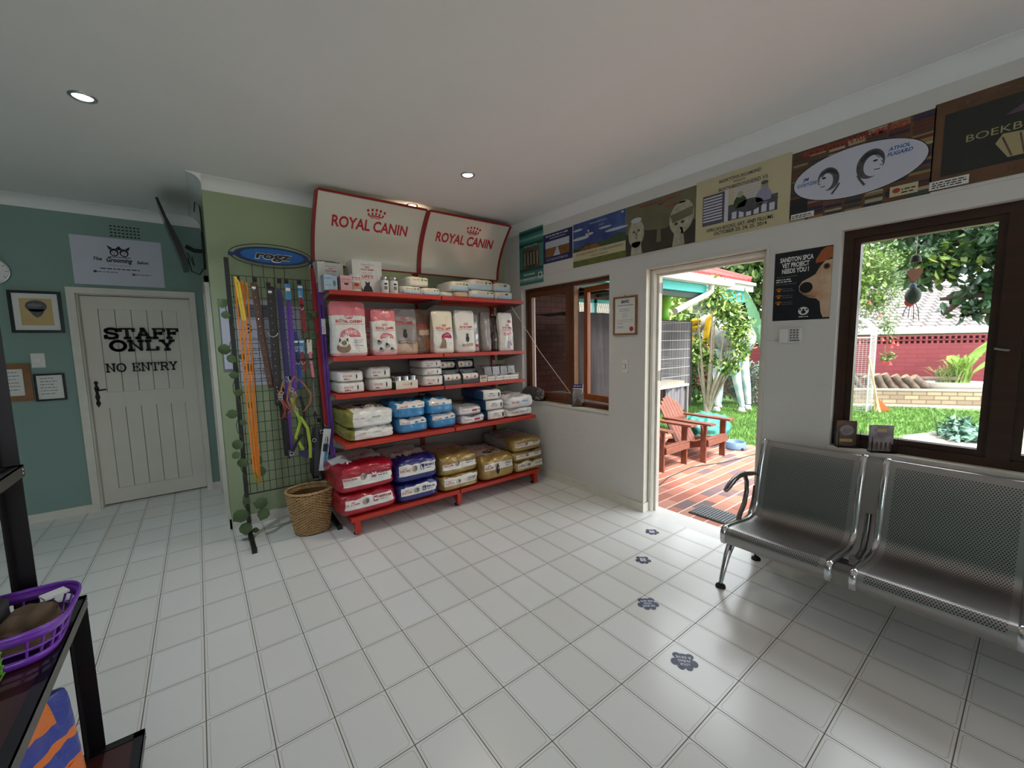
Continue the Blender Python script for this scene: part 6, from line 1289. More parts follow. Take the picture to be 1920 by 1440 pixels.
mb = MB(); mb.prism([(7.4, -2.0, 0), (8.22, -1.9, 0), (9.25, -2.32, 0), (9.0, -3.3, 0), (7.3, -3.3, 0)], (0, 0, GZ-.01), (0, 0, GZ+.008), 'paving'); struct(mb.build('path', keep_origin=True))
# door mat
t = thing('door_mat', 'dark ribbed rubber and metal mat just outside the doorway', 'mat', (3.43, -1.5, GZ))
mb = MB(); mb.box(3.305, 3.545, -1.66, -1.33, GZ, GZ+.008, 'mat_dark'); mb.build('base', t)
mb = MB(); [mb.box(3.31, 3.54, -1.655+k*.0235, -1.645+k*.0235, GZ+.008, GZ+.018, 'mat_light') for k in range(14)]; mb.build('ribs', t)

# adirondack chairs
def chair(x, y, label):
    t = thing('garden_chair', label, 'chair', (x, y, GZ), 0, 'slatted wooden garden chairs on the patio')   # local: faces -Y, origin under front edge centre
    W = .235
    def part(nm, fn): mb = MB(); fn(mb); return mb.build(nm, t, world=False, bevel=.002)
    for s in (-1, 1):
        part('leg', lambda m: m.box(s*W-.012, s*W+.012, -.02, .05, 0, .46, 'wood_chair'))
        part('arm_bracket', lambda m: m.prism([(s*(W+.012), 0, .46), (s*(W+.012), .0, .34), (s*(W+.075), 0, .46)], (0, .005, 0), (0, .025, 0), 'wood_chair'))
        part('leg', lambda m: m.prism([(s*(W-.025)-.011, -.03, .27), (s*(W-.025)-.011, -.03, .20), (s*(W-.025)-.011, .74, 0), (s*(W-.025)-.011, .80, 0), (s*(W-.025)-.011, .74, .09), (s*(W-.025)-.011, .36, .19)], (0, 0, 0), (.022, 0, 0), 'wood_chair'))
        part('armrest', lambda m: m.prism([(s*W-.05, -.09, .46), (s*W+.06, -.10, .46), (s*W+.07, .12, .46), (s*W+.035, .56, .46), (s*W-.02, .56, .46), (s*W-.045, .2, .46)], (0, 0, 0), (0, 0, .022), 'wood_chair'))
    def seat(m):
        for k in range(6): y0 = -.035+k*.068; z0 = .275-.028*k; m.box(-W, W, y0, y0+.06, z0, z0+.016, 'wood_chair', Matrix.Rotation(-.38 if k else -.1, 3, 'X'))
        m.box(-W-.005, W+.005, -.05, -.032, .205, .275, 'wood_chair')
    part('seat', seat)
    R_ = Matrix.Rotation(-.50, 3, 'X')
    for k in range(7):
        x0 = (k-3)*.066; H = .70-.018*abs(k-3)**1.6
        part('back_slat', lambda m: m.box(x0-.030, x0+.030, .33, .345, .10, .10+H, 'wood_chair', R_, (0, .34, .10)))
    part('back_rail', lambda m: m.box(-W-.01, W+.01, .50, .53, .42, .46, 'wood_chair'))
    return t
c0 = chair(4.335, -.58, 'reddish wooden slatted garden chair nearest the doorway jamb, mostly hidden')
dup(c0, (5.02, -.70, GZ), 'reddish wooden slatted garden chair further right beside the teal bag and blue bowl')

# pet bowl
t = thing('pet_bowl', 'blue grey plastic pet bowl on the brick patio by the lawn', 'bowl', (5.74, -.62, GZ))
mb = MB(); mb.lathe([(.0, .02), (.085, .02), (.105, .085), (.118, .095), (.128, .09), (.145, .02), (.15, .0), (.0, .0)], (0, 0, 0), 'bowl_blue', 36); mb.build('bowl', t, world=False)
mb = MB(); mb.ell((-.06, -.13, .018), (.028, .02, .016), 'black', 10, 6); mb.build('grip', t, world=False)
# teal bag behind the chair
t = thing('garden_bag', 'big teal fabric bag slumped on the ground behind the garden chair', 'bag', (5.75, -.2, GZ))
soft('bag_body', t, sack_map(.75, .55, .42, 33, .45, .05, 3.), lambda a, b, c: 'teal_bag', n=16)
mb = MB(); mb.tube([(3.32, -.9, GZ+.006), (4.0, -.72, GZ+.006), (4.5, -.70, GZ+.006), (5.0, -.86, GZ+.006), (5.6, -.94, GZ+.006), (6.0, -.86, GZ+.006), (6.2, -1.0, GZ+.02)], .006, 'cable', 6); tag(mb.build('cable'), 'thin dark cable lying across the brick patio', 'cable')

# cages by the house
def cage(x0, x1, y0, y1, z0, z1, label):
    t = thing('wire_cage', label, 'cage', ((x0+x1)/2, (y0+y1)/2, GZ))
    mb = MB()
    n = int((x1-x0)/.028)
    for k in range(n+1): x = x0+(x1-x0)*k/n; mb.tube([(x, y0, z0), (x, y0, z1)], .0018, 'wire_white', 4, caps=False)
    for k in range(8): z = z0+(z1-z0)*k/7; mb.tube([(x0, y0-.002, z), (x1, y0-.002, z), (x1, y1, z)], .003, 'wire_white', 4, caps=False)
    m_ = int((y1-y0)/.04)
    for k in range(m_+1): y = y0+(y1-y0)*k/m_; mb.tube([(x1, y, z0), (x1, y, z1)], .0018, 'wire_white', 4, caps=False)
    mb.build('bars', t)
    mb = MB(); mb.box(x0, x1, y0, y1, z0-.03, z0, 'gutter_white'); mb.box(x0+.02, x1-.05, y0+.05, y1, z0, z0+.05, 'concrete'); mb.build('tray', t)
    for x in (x0+.02, x1-.02):
        for y in (y0+.02, y1-.02): mb = MB(); mb.box(x-.015, x+.015, y-.015, y+.015, GZ, z0-.03, 'grey_metal'); mb.build('leg', t)
    mb = MB(); mb.box(x0+.3, x1-.15, y0+.2, y0+.36, z0+.32, z0+.34, 'cloth_grey'); mb.build('perch', t)
    return t
cage(5.30, 6.20, .30, .85, .745, 1.70, 'white wire bird cage on legs partly covered by a striped cloth')
cage(3.50, 5.15, .30, .85, .745, 1.72, 'wire cage under a dark cloth next to the house, seen through the window')
def drape(name, label, x0, x1, yf, yb, zt, zb, m, front=True, right=True, zr=None, seed=1):
    mb = MB(); A = lambda u, v, k: noise.noise(Vector((u*3+seed, v*1.5, k)))*.03
    mb.surf(lambda a, b: Vector((x0+(x1-x0)*a, yf+(yb-yf)*b, zt+.012+A(a*3, b*3, 1)*.6)), 24, 10, m)
    if front: mb.surf(lambda a, b: Vector((x0+(x1-x0)*a, yf-.015-.02*b+.018*math.sin(a*34+seed+b)*b+A(a*4, b, 2), zt+.012-(zt-zb+.05*math.sin(a*9))*b)), 60, 16, m)
    if right: mb.surf(lambda a, b: Vector((x1+.012+.02*math.sin(a*14)*b+.03*b, yf+(yb-yf)*a, zt+.012-(zt-(zr or zb))*b)), 20, 16, m)
    o = mb.build(name); return tag(o, label, 'cloth')
drape('cage_cover', 'striped grey cloth draped over the side of the white bird cage', 5.28, 6.2, .28, .87, 1.71, .4, 'cloth_stripe', front=False, zr=.38)
mb = MB(); mb.surf(lambda a, b: Vector((5.32+.86*a, .80+.02*math.sin(a*30), 1.70-1.0*b)), 40, 8, 'cloth_stripe'); mb.surf(lambda a, b: Vector((5.6+.62*a, .33+.02*math.sin(a*16), .71-.38*b-.0*a)), 30, 8, 'cloth_stripe'); tag(mb.build('cage_cover'), 'striped grey cloth hanging behind and below the white bird cage', 'cloth')
drape('cage_cover', 'dark cloth draped over the second cage, seen through the window by the shelves', 3.45, 5.17, .28, .87, 1.77, .35, 'cloth_dark', seed=4)
# green drum on the cage
t = thing('hand_drum', 'lime green goblet hand drum standing on top of the white bird cage', 'drum', (5.76, .5, 1.735))
mb = MB(); mb.lathe([(.0, .0), (.095, .0), (.09, .1), (.075, .15), (.09, .18), (.115, .25), (.12, .34), (.12, .365), (.0, .365)], (0, 0, 0), 'drum_green', 28); mb.build('shell', t, world=False)
mb = MB(); mb.lathe([(.122, .355), (.124, .375), (.11, .38), (.0, .38)], (0, 0, 0), 'white', 28); mb.build('drum_head', t, world=False)
mb = MB(); [mb.tube([((.121)*math.cos(k*pi/10), .121*math.sin(k*pi/10), .36), ((.088)*math.cos((k+.5)*pi/10), .088*math.sin((k+.5)*pi/10), .18)], .003, 'leaf_light', 4) for k in range(20)]; mb.build('cords', t, world=False)

# house wing: brick wall with lattice window, veranda roof
mb = MB(); Y = 1.5
mb.box(3.17, 4.88, Y, Y+.22, GZ, 2.7, 'brick_pink'); mb.box(4.88, 6.1, Y, Y+.22, GZ, 1.0, 'brick_pink'); mb.box(4.88, 6.1, Y, Y+.22, 2.13, 2.7, 'brick_pink'); mb.box(6.0, 6.1, Y, Y+.22, 1.0, 2.13, 'brick_pink'); mb.box(3.17, 3.4, .99, Y, GZ, 2.7, 'brick_pink')
struct(mb.build('wall_wing', keep_origin=True))
mb = MB()
for (a, b, c, d) in ((4.88, 6.0, 1.0, 1.06), (4.88, 6.0, 2.07, 2.13), (4.88, 4.94, 1.0, 2.13), (5.94, 6.0, 1.0, 2.13), (5.38, 5.45, 1.0, 2.13), (4.88, 6.0, 1.62, 1.66)): mb.box(a, b, Y+.04, Y+.1, c, d, 'turquoise')
w4 = struct(mb.build('window_4', keep_origin=True)); mb = MB()
for r in range(5):
    for sgn in (0, 1):
        for k in range(10): x = 4.95+k*.1; z = 1.08+r*.2; mb.tube([(x, Y+.03, z+(.18 if sgn else 0)), (x+.05, Y+.03, z+(0 if sgn else .18)), (x+.1, Y+.03, z+(.18 if sgn else 0))], .005, 'gutter_white', 4)
mb.build('lattice', w4)
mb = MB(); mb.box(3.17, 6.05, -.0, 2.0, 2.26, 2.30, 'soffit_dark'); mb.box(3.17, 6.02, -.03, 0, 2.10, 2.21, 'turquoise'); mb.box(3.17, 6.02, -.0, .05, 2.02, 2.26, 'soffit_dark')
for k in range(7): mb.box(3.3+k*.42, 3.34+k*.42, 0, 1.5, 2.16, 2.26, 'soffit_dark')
struct(mb.build('veranda_roof', keep_origin=True))
mb = MB(); mb.box(3.17, 6.6, -.16, -.03, 2.215, 2.30, 'gutter_white'); mb.tube([(6.05, -.08, 2.25), (6.05, -.08, 2.13), (5.98, -.06, 2.08), (5.35, -.02, 1.86), (5.22, -.02, 1.82)], .042, 'gutter_white', 10)
tag(mb.build('gutter'), 'white gutter and sloping downpipe along the turquoise fascia outside', 'gutter')
# farther roof
t = thing('neighbour_house', 'house with red tiled roof and white gutter beyond the veranda', 'house', (11, 5, GZ))
mb = MB(); mb.box(8.9, 13.2, 3.2, 8, GZ, 2.9, 'concrete'); mb.build('wall', t)
mb = MB(); mb.prism([(8.72, 2.55, 3.08), (13.66, 2.55, 3.08), (12.8, 5.6, 4.3), (8.72, 5.6, 4.3)], (0, 0, 0), (0, 0, .07), 'roof_red')
for k in range(16): mb.tube([(8.9+k*.3, 2.55, 3.16), (8.9+k*.27, 5.6, 4.38)], .06, 'roof_red', 6)
mb.tube([(13.66, 2.55, 3.18), (12.8, 5.6, 4.42)], .11, 'roof_red', 8); mb.build('roof', t)
mb = MB(); mb.box(8.72, 13.68, 2.48, 2.6, 2.82, 3.0, 'gutter_white'); mb.box(8.72, 13.68, 2.4, 2.55, 3.0, 3.08, 'gutter_white'); mb.build('gutter', t)
mb = MB(); mb.box(8.72, 13.5, 2.62, 2.75, 2.52, 2.84, 'turquoise'); mb.build('fascia', t)

# leaves
def leaves(mb, rnd, clusters, n, size, m, droop=.3, fold=.25, aspect=.5, shell=.55):
    vs = []; fs = []
    tot = sum(c[3]*c[4]*c[5] for c in clusters)
    for (cx, cy, cz, rx, ry, rz) in clusters:
        for _ in range(max(1, int(n*rx*ry*rz/tot))):
            d = Vector((rnd.gauss(0, 1), rnd.gauss(0, 1), rnd.gauss(0, 1))).normalized(); r = shell+(1-shell)*rnd.random()
            if rnd.random() < .35: r *= rnd.random()
            p = Vector((cx+d.x*rx*r, cy+d.y*ry*r, cz+d.z*rz*r)); s = size*(.6+.8*rnd.random())
            u = (d*.5+Vector((rnd.uniform(-1, 1), rnd.uniform(-1, 1), rnd.uniform(-1, .8)-droop))).normalized(); w = u.cross(Vector((rnd.uniform(-.4, .4), rnd.uniform(-.4, .4), 1))).normalized(); nn = u.cross(w)
            k = len(vs); vs += [p-u*s*.5, p+w*s*aspect*.5+nn*s*fold*.3, p+u*s*.5, p-w*s*aspect*.5+nn*s*fold*.3, p+w*s*aspect*.35+u*s*.3+nn*s*fold*.2, p-w*s*aspect*.35+u*s*.3+nn*s*fold*.2, p]
            fs += [(k, k+1, k+6), (k+1, k+4, k+6), (k+4, k+2, k+6), (k+2, k+5, k+6), (k+5, k+3, k+6), (k+3, k, k+6)]
    mb.add(vs, fs, m, False)
def tree(name, label, base, stems, groups, cat='tree', seed=1, trunkm='bark', r0=.03):
    rnd = random.Random(seed); t = thing(name, label, cat, base)
    mb = MB()
    for st in stems:
        n = len(st); mb.tube(st, [r0*(1-.75*i/(n-1)) for i in range(n)], trunkm, 7)
    if stems: mb.build('trunk', t)
    for (cl, n, s, m, kw) in groups: mb = MB(); leaves(mb, rnd, cl, n, s, m, **kw); mb.build('foliage', t)
    return t
# garden shrub behind the chairs, multi-stemmed
tx, ty = 7.92, .88
rnd = random.Random(3); st = []
for k in range(11):
    a = rnd.uniform(-1.1, 1.1); e = (tx+rnd.uniform(-.4, .4), ty-.05-.48*math.sin(a)-.0, 1.25+rnd.random()*1.1)
    m1 = (tx+(e[0]-tx)*.25, ty+(e[1]-ty)*.22, .25+.1*rnd.random()); m2 = (tx+(e[0]-tx)*.7, ty+(e[1]-ty)*.75, .8+.3*rnd.random()); st.append([(tx+rnd.uniform(-.03, .03), ty+rnd.uniform(-.03, .03), GZ), m1, m2, e])
cl = [(tx-.1, ty-.1, 2.25, .4, .28, .4), (tx, ty-.35, 1.95, .4, .3, .38), (tx, ty-.55, 1.6, .4, .25, .3), (tx-.1, ty+.2, 1.25, .35, .22, .3), (tx, ty-.05, 1.05, .3, .2, .2), (tx, ty-.4, .95, .3, .22, .2), (tx, ty-.6, 1.25, .3, .2, .25)]
tree('garden_shrub', 'yellow green leafy garden shrub with pale bare stems outside the doorway', (tx, ty, GZ), st, [(cl, 2300, .095, 'leaf_light', dict(shell=.25)), (cl, 800, .095, 'leaf_mid', dict(shell=.25))], 'shrub', 5, 'bark', .035)
# background greenery seen through the doorway
tree('tree', 'pale green tree filling the background behind the doorway garden', (16.5, 3.6, GZ), [[(16.5, 3.6, GZ), (16.4, 3.5, 2), (16, 3, 4)]], [([(16, 3.4, 4.0, 1.8, 1.9, 1.9), (16, 4.6, 2.3, 1.6, 1.5, 1.6), (15.8, 1.6, 4.2, 1.5, 1.3, 1.4), (15.9, 2.6, 1.4, 1.5, 1.7, 1.4)], 7000, .26, 'leaf_fine', {}), ([(16, 3.2, 3.8, 1.8, 1.9, 1.8)], 1300, .28, 'leaf_mid', {})], seed=8, trunkm='bark_dark', r0=.12)
tree('garden_shrub', 'dark shrub low behind the cages and painted statue', (8.9, 2.0, GZ), [], [([(8.8, 1.75, .7, .7, .55, .75), (9.2, 2.2, 1.5, .8, .6, .9), (7.2, 1.5, .4, .4, .4, .4), (8.3, 2.2, 2.2, .9, .5, .5)], 3400, .13, 'leaf_mid', {}), ([(7.6, 1.6, 1.9, .8, .4, .5)], 500, .16, 'leaf_light', {})], 'shrub', 9)
# banana leaves
t = thing('banana_plant', 'banana plant with broad pale torn leaves behind the shrub outside', 'plant', (9.6, .5, GZ))
def bigleaf(mb, base, tip, w, bend, m, n=16, side=None):
    B, T = Vector(base), Vector(tip); d = T-B; sd = (side and Vector(side).normalized()) or d.cross(Vector((0, 0, 1))).normalized()
    def P(u, v): c = B+d*v+Vector((0, 0, bend*math.sin(pi*v))); ww = w*math.sin(pi*min(1, v*.92+.06))**.7; e = abs(u-.5)*2; return c+sd*(u-.5)*2*ww*(.5)*(1 if int(v*40) % 5 else .88)+Vector((0, 0, -e*e*w*.25))
    mb.surf(P, 6, n*2, m)
for i, (b_, tp, w_, bn) in enumerate((((9.6, .5, 1.3), (9.1, .25, 2.4), .38, .1), ((9.6, .5, 1.2), (9.2, .35, 1.2), .5, .55), ((9.6, .55, 1.2), (9.3, .85, 2.5), .3, .1), ((9.6, .5, 1.0), (9.1, .1, 1.6), .42, .3))):
    mb = MB(); bigleaf(mb, b_, tp, w_, bn, 'leaf_banana', side=(.35, 1, .2)); mb.build('leaf', t)
mb = MB(); mb.tube([(9.62, .52, GZ), (9.6, .5, 1.35)], [.09, .05], 'leaf_banana', 10); mb.build('stem', t)
# painted animal statue (horse like), yellow mane
t = thing('painted_statue', 'tall painted animal statue with white patterned legs and yellow mane on the lawn', 'statue', (8.75, .8, GZ))
mb = MB(); mb.ell((8.8, .78, 1.42), (.5, .34, .36), 'statue_grey', 24, 16); mb.ell((8.65, 1.0, 1.5), (.3, .24, .32), 'statue_grey', 20, 12)
for pts, rr in ((((8.5, 1.0, 1.2), (8.42, .95, .8), (8.40, .92, .45), (8.38, .90, .1)), (.14, .09, .06, .05)), (((8.5, .72, 1.2), (8.55, .66, .85), (8.60, .60, .45), (8.65, .535, .08)), (.15, .10, .07, .05)), (((9.1, .8, 1.2), (9.1, .72, .8), (9.08, .64, .45), (9.04, .58, .08)), (.15, .10, .07, .05)), (((9.0, 1.05, 1.2), (8.9, 1.1, .7), (8.88, 1.1, .08)), (.13, .08, .05))):
    mb.tube(pts, rr, 'statue_white', 12)
o = mb.build('body', t)
for x, y in ((8.38, .90), (8.65, .535), (9.04, .58), (8.88, 1.1)): mb = MB(); mb.lathe([(0, .1), (.05, .1), (.075, .03), (.08, 0), (0, 0)], (x-.03, y, GZ), 'statue_grey', 14); mb.build('hoof', t)
mb = MB(); mb.tube([(8.6, 1.05, 1.65), (8.45, 1.22, 1.85), (8.35, 1.32, 1.72), (8.3, 1.38, 1.5)], [.16, .13, .12, .07], 'statue_grey', 14); mb.ell((8.32, 1.36, 1.66), (.12, .1, .16), 'statue_grey'); mb.build('head', t)
mb = MB()
for pts, r_ in ((((8.3, .98, 1.95), (8.28, 1.08, 1.82), (8.3, 1.12, 1.6), (8.3, 1.14, 1.4), (8.3, 1.25, 1.28)), .06), (((8.22, 1.2, 1.82), (8.2, 1.34, 1.8), (8.2, 1.42, 1.7), (8.2, 1.3, 1.62)), .07), (((8.22, 1.22, 1.7), (8.2, 1.35, 1.66), (8.2, 1.40, 1.58)), .05), (((8.25, 1.30, 1.3), (8.22, 1.38, 1.42), (8.24, 1.4, 1.52)), .06), (((8.3, 1.1, 1.1), (8.3, 1.06, 1.2), (8.3, 1.12, 1.3)), .05)): mb.tube(pts, [r_*.5]+[r_]*(len(pts)-2)+[r_*.4], 'statue_yellow', 10)
mb.build('mane', t)
mb = MB(); [mb.ell((8.31+.02*k, .62+.09*k, 1.45+.1*((k*7) % 3)), (.03, .045, .05), ['statue_yellow', 'rogz_blue', 'bag_orange', 'turquoise'][k % 4], 10, 8) for k in range(5)]; mb.build('painted_spots', t)
# wire gate panel
t = thing('wire_fence', 'green wire mesh garden fence behind the painted statue', 'fence', (9.5, .9, GZ))
mb = MB()
for k in range(34): y = .30+k*.035; mb.tube([(9.5, y, GZ), (9.5, y, .88)], .002, 'grey_metal', 4, caps=False)
for k in range(24): z = GZ+.03+k*.038; mb.tube([(9.5, .30, z), (9.5, 1.46, z)], .002, 'grey_metal', 4, caps=False)
mb.build('mesh', t); mb = MB(); [mb.tube([(9.5, y, GZ), (9.5, y, .92)], .015, 'grey_metal', 8) for y in (.30, .88, 1.46)]; mb.build('posts', t)
tree('garden_shrub', 'pale bushy hedge behind the wire fence in the garden', (9.8, 1, GZ), [], [([(9.82, .85, .45, .2, .55, .5), (9.7, 1.35, .5, .15, .3, .5)], 1800, .08, 'leaf_blue', {})], 'shrub', 12)

# garden wall group, at an angle
D = Vector((.58, -.815, 0)).normalized(); N = Vector((D.y*-1, D.x, 0)); A0 = Vector((11.45, -.83, 0))
def wallbox(mb, t0, t1, o0, o1, z0, z1, m):
    P = [A0+D*t0+N*o0, A0+D*t1+N*o0, A0+D*t1+N*o1, A0+D*t0+N*o1]; mb.prism([(p.x, p.y, 0) for p in P], (0, 0, z0), (0, 0, z1), m)
def rotobj(name, boxes, loc_t=0):
    """built in wall-aligned local axes so that brick textures run along the wall"""
    mb = MB(); [mb.box(a[0], a[1], a[2], a[3], a[4], a[5], a[6]) for a in boxes]; o = mb.build(name, keep_origin=True); o.location = A0; o.rotation_euler = (0, 0, math.atan2(D.y, D.x)); return o
struct(rotobj('retaining_wall', [(-2.4, 5, 0, .22, GZ, .27, 'brick_tan'), (-2.4, 5, -.01, .25, .27, .295, 'concrete'), (-2.4, 5, -.28, 0, GZ-.02, GZ+.012, 'paving'), (-2.4, 5, .25, 1.2, GZ, .26, 'log')]))
bx = [(-3.6, 5, 1.2, 1.35, 0, 1.24, 'brick_maroon'), (-3.6, 5, 1.2, 1.35, 1.40, 1.43, 'brick_maroon'), (-3.6, 5, 1.2, 1.35, 1.305, 1.335, 'brick_maroon'), (-.15, .2, 1.14, 1.4, 0, 1.45, 'brick_maroon')]
bx += [(-3.6+k*.105, -3.6+k*.105+.04, 1.2, 1.35, 1.24, 1.40, 'brick_maroon') for k in range(82)]
struct(rotobj('garden_wall', bx))
# neighbour's roof
t = thing('neighbour_house', 'house with pale grey tiled roof behind the maroon garden wall', 'house', (16, -2, GZ))
mb = MB(); wallbox(mb, .8, 7, 3.6, 5.8, GZ, 1.8, 'concrete'); mb.build('wall', t)
mb = MB(); mb.box(.3, 8, 3.0, 6.2, 0, .06, 'roof_tile'); 
o = mb.build('roof', None, keep_origin=True); o.parent = t; o.location = A0-Vector((16, -2, GZ))+Vector((0, 0, 1.75)); 
for v in o.data.vertices: v.co.z += (v.co.y-3.0)*.42
o.location.z = 1.62; o.rotation_euler = (0, 0, math.atan2(D.y, D.x))
mb = MB(); wallbox(mb, .3, 8, 2.95, 3.02, 1.47, 1.64, 'gutter_white'); mb.build('fascia', t)
# logs on the ledge
rnd = random.Random(21)
def log(i, t0, off, z, L, r, tilt, yaw, lb):
    tt = thing('firewood_log', lb, 'log', tuple(A0+D*t0+N*off+Vector((0, 0, z))), math.atan2(D.y, D.x)+yaw, group='split logs piled on the garden ledge')
    mb = MB(); Rm = Matrix.Rotation(tilt, 3, 'Y'); prof = [(0, -L/2), (r*.95, -L/2), (r, -L*.3), (r*.92, 0), (r, L*.3), (r*.9, L/2), (0, L/2)]
    mb.lathe(prof, (0, 0, r), 'log', 11, Rm @ Matrix.Rotation(pi/2, 3, 'Y') if False else Matrix.Rotation(pi/2+tilt, 3, 'Y')); mb.build('log_wood', tt, world=False)
    mb = MB(); Ax = Matrix.Rotation(pi/2+tilt, 3, 'Y'); 
    for s in (-1, 1): mb.lathe([(0, s*(L/2+.002)), (r*.85, s*(L/2+.002))], (0, 0, r), 'log_end', 11, Ax)
    mb.build('cut_end', tt, world=False)
for i, a in enumerate(((-.05, .35, .27, .42, .07, .9, 'log at the left end of the pile near the wire arch'), (.14, .30, .27, .36, .065, 1.0, 'short log second from the left in the pile'), (.34, .32, .27, .40, .075, 1.15, 'upright leaning log under the flat top log'), (.52, .34, .27, .46, .07, 1.05, 'tall leaning log left of centre in the pile'), (.70, .32, .27, .40, .075, .95, 'thick leaning log in the centre of the pile'), (.88, .30, .27, .42, .07, .85, 'leaning log right of centre in the pile'), (1.05, .36, .27, .34, .09, .7, 'fat rough stump at the right end of the pile'), (.2, .5, .50, .55, .05, .05, 'thin flat log lying across the top left of the pile'), (1.45, .5, .45, .8, .045, -.02, 'long thin branch lying right of the pile'), (.42, .52, .42, .3, .08, .3, 'knobbly log behind the top of the pile'))):
    log(i, a[0], a[1], a[2]+(.06 if a[5] > .5 else 0), a[3], a[4], a[5], rnd.uniform(-.25, .25), a[6])
# wire arch
t = thing('garden_arch', 'tall white wire garden arch at the left of the large window view', 'arch', (10.3, -.85, GZ))
mb = MB()
for side in (-1.06, -.30):
    for dx in (0, .38):
        mb.tube([(10.2+dx, side, GZ), (10.2+dx, side, 1.45)], .012, 'wire_white', 6)
    for k in range(40): mb.tube([(10.2, side, .0+k*.037), (10.58, side, .0+k*.037)], .0025, 'wire_white', 4, caps=False)
    for k in range(9): mb.tube([(10.2+k*.0475, side, GZ), (10.2+k*.0475, side, 1.45)], .0025, 'wire_white', 4, caps=False)
mb.build('side_panels', t); mb = MB()
for k in range(15): mb.tube([(10.2, -1.06+k*.054, GZ), (10.2, -1.06+k*.054, 1.42)], .003, 'wire_white', 4, caps=False)
for k in range(38): mb.tube([(10.2, -1.06, .0+k*.038), (10.2, -.30, .0+k*.038)], .003, 'wire_white', 4, caps=False)
mb.build('front_mesh', t); mb = MB()
for k in range(9): mb.tube([(10.2+k*.0475, -.68-.38*math.cos(a*pi/14), 1.45+.36*math.sin(a*pi/14)) for a in range(15)], .012 if k in (0, 8) else .004, 'wire_white', 5)
for a in range(15): mb.tube([(10.2, -.68-.38*math.cos(a*pi/14), 1.45+.36*math.sin(a*pi/14)), (10.58, -.68-.38*math.cos(a*pi/14), 1.45+.36*math.sin(a*pi/14))], .004, 'wire_white', 4)
mb.tube([(10.2, -1.07, 1.40), (10.2, -.29, 1.40)], .016, 'wire_white', 6); mb.build('arched_top', t)
# broom and dustpan
t = thing('broom', 'pale grass broom leaning on the wire arch on the lawn', 'broom', (10.5, -1.17, GZ))
mb = MB(); mb.tube([(10.16, -1.06, 1.05), (10.42, -1.15, .28)], .016, 'broom', 8); mb.build('handle', t)
mb = MB(); [mb.tube([(10.42, -1.15, .30), (10.44+.02*math.cos(k), -1.155+.02*math.sin(k), .2), (10.47+.06*math.cos(k*1.3), -1.17+.055*math.sin(k*1.3), GZ)], .007, 'broom', 4) for k in range(22)]; mb.build('bristles', t)
t = thing('dustpan', 'orange dustpan leaning beside the grass broom on the lawn', 'dustpan', (10.6, -1.28, GZ))
mb = MB(); P = [(10.5, -1.16, .24), (10.56, -1.20, -.02), (10.74, -1.33, -.02)]; mb.prism(P, (0, 0, 0), (.02, .012, 0), 'dustpan'); mb.build('pan', t)
# hanging fine leaved shrub with red flowers
PS = lambda x, y, z, *r: (.083+(x-.083)*1.14, -3.1+(y+3.1)*1.14, 1.45+(z-1.45)*1.14)+tuple(v*1.14 for v in r)
tt = tree('flowering_shrub', 'fine leaved pale green shrub with small red flowers, left of window view', PS(10.2, -.6, GZ), [[PS(10.3, -.5, GZ), PS(10.2, -.7, 1.5), PS(10, -1.1, 3)]], [([PS(9.8, -1.0, 2.7, .45, .5, .55), PS(9.9, -1.15, 2.1, .4, .45, .55), PS(9.9, -1.35, 1.6, .25, .25, .3), PS(9.8, -1.35, 2.5, .4, .35, .5), PS(10, -.8, 1.8, .3, .3, .5), PS(9.7, -.5, 3.2, .6, .6, .5), PS(10, -.2, 2.6, .5, .6, .9)], 14000, .062, 'leaf_fine', dict(aspect=.35, shell=.2)), ([PS(9.7, -1.0, 2.4, .35, .4, .6)], 500, .1, 'leaf_light', {})], 'shrub', 15, 'bark_dark', .05)
mb = MB(); rnd = random.Random(2)
for (y, z) in ((-1.15, 2.0), (-1.30, 1.77), (-1.36, 1.35), (-1.50, 1.30), (-1.48, 1.24), (-1.55, 1.27), (-1.25, 1.36), (-1.05, 1.3)): mb.lathe([(.004, .06), (.014, .035), (.024, 0), (.03, -.006)], PS(9.5, y, z), 'flower_red', 8)
for (y, z) in ((-1.38, .98), (-1.46, .94)):
    mb.tube([PS(9.6, y, z+.3), PS(9.58, y, z+.05)], .004, 'leaf_fine', 4); mb.lathe([(.004, .06), (.018, .035), (.03, 0), (.035, -.01)], PS(9.58, y, z), 'flower_red', 8)
mb.build('flowers', tt)
mb = MB(); leaves(mb, rnd, [PS(9.6, -1.42, 1.08, .06, .12, .1)], 60, .08, 'leaf_fine'); mb.build('foliage', tt)
# dark broad leaved tree over the right
tree('tree', 'dark glossy broad leaved tree branch across top of the large window view', (7.6, -3.4, GZ), [[(7.6, -3.6, GZ), (7.5, -3.4, 1.6), (7.3, -2.9, 2.3), (7.1, -2.3, 2.5)], [(7.5, -3.4, 1.6), (7.2, -2.8, 1.9), (7.0, -2.3, 1.85)], [(7.3, -2.9, 2.3), (7.1, -2.5, 1.9), (7.0, -2.35, 1.68)]],
     [([(7.1, -2.3, 2.35, .35, .4, .3), (7.1, -2.1, 2.15, .25, .25, .2), (7.1, -2.65, 2.0, .35, .3, .45), (7.1, -2.5, 1.72, .25, .25, .14), (7.2, -2.9, 2.6, .6, .5, .5), (7.2, -2.2, 2.75, .4, .5, .25)], 2300, .115, 'leaf_dark', dict(aspect=.55)), ([(7.05, -2.3, 2.3, .3, .35, .3)], 130, .12, 'leaf_light', {})], seed=17, trunkm='bark_dark', r0=.08)
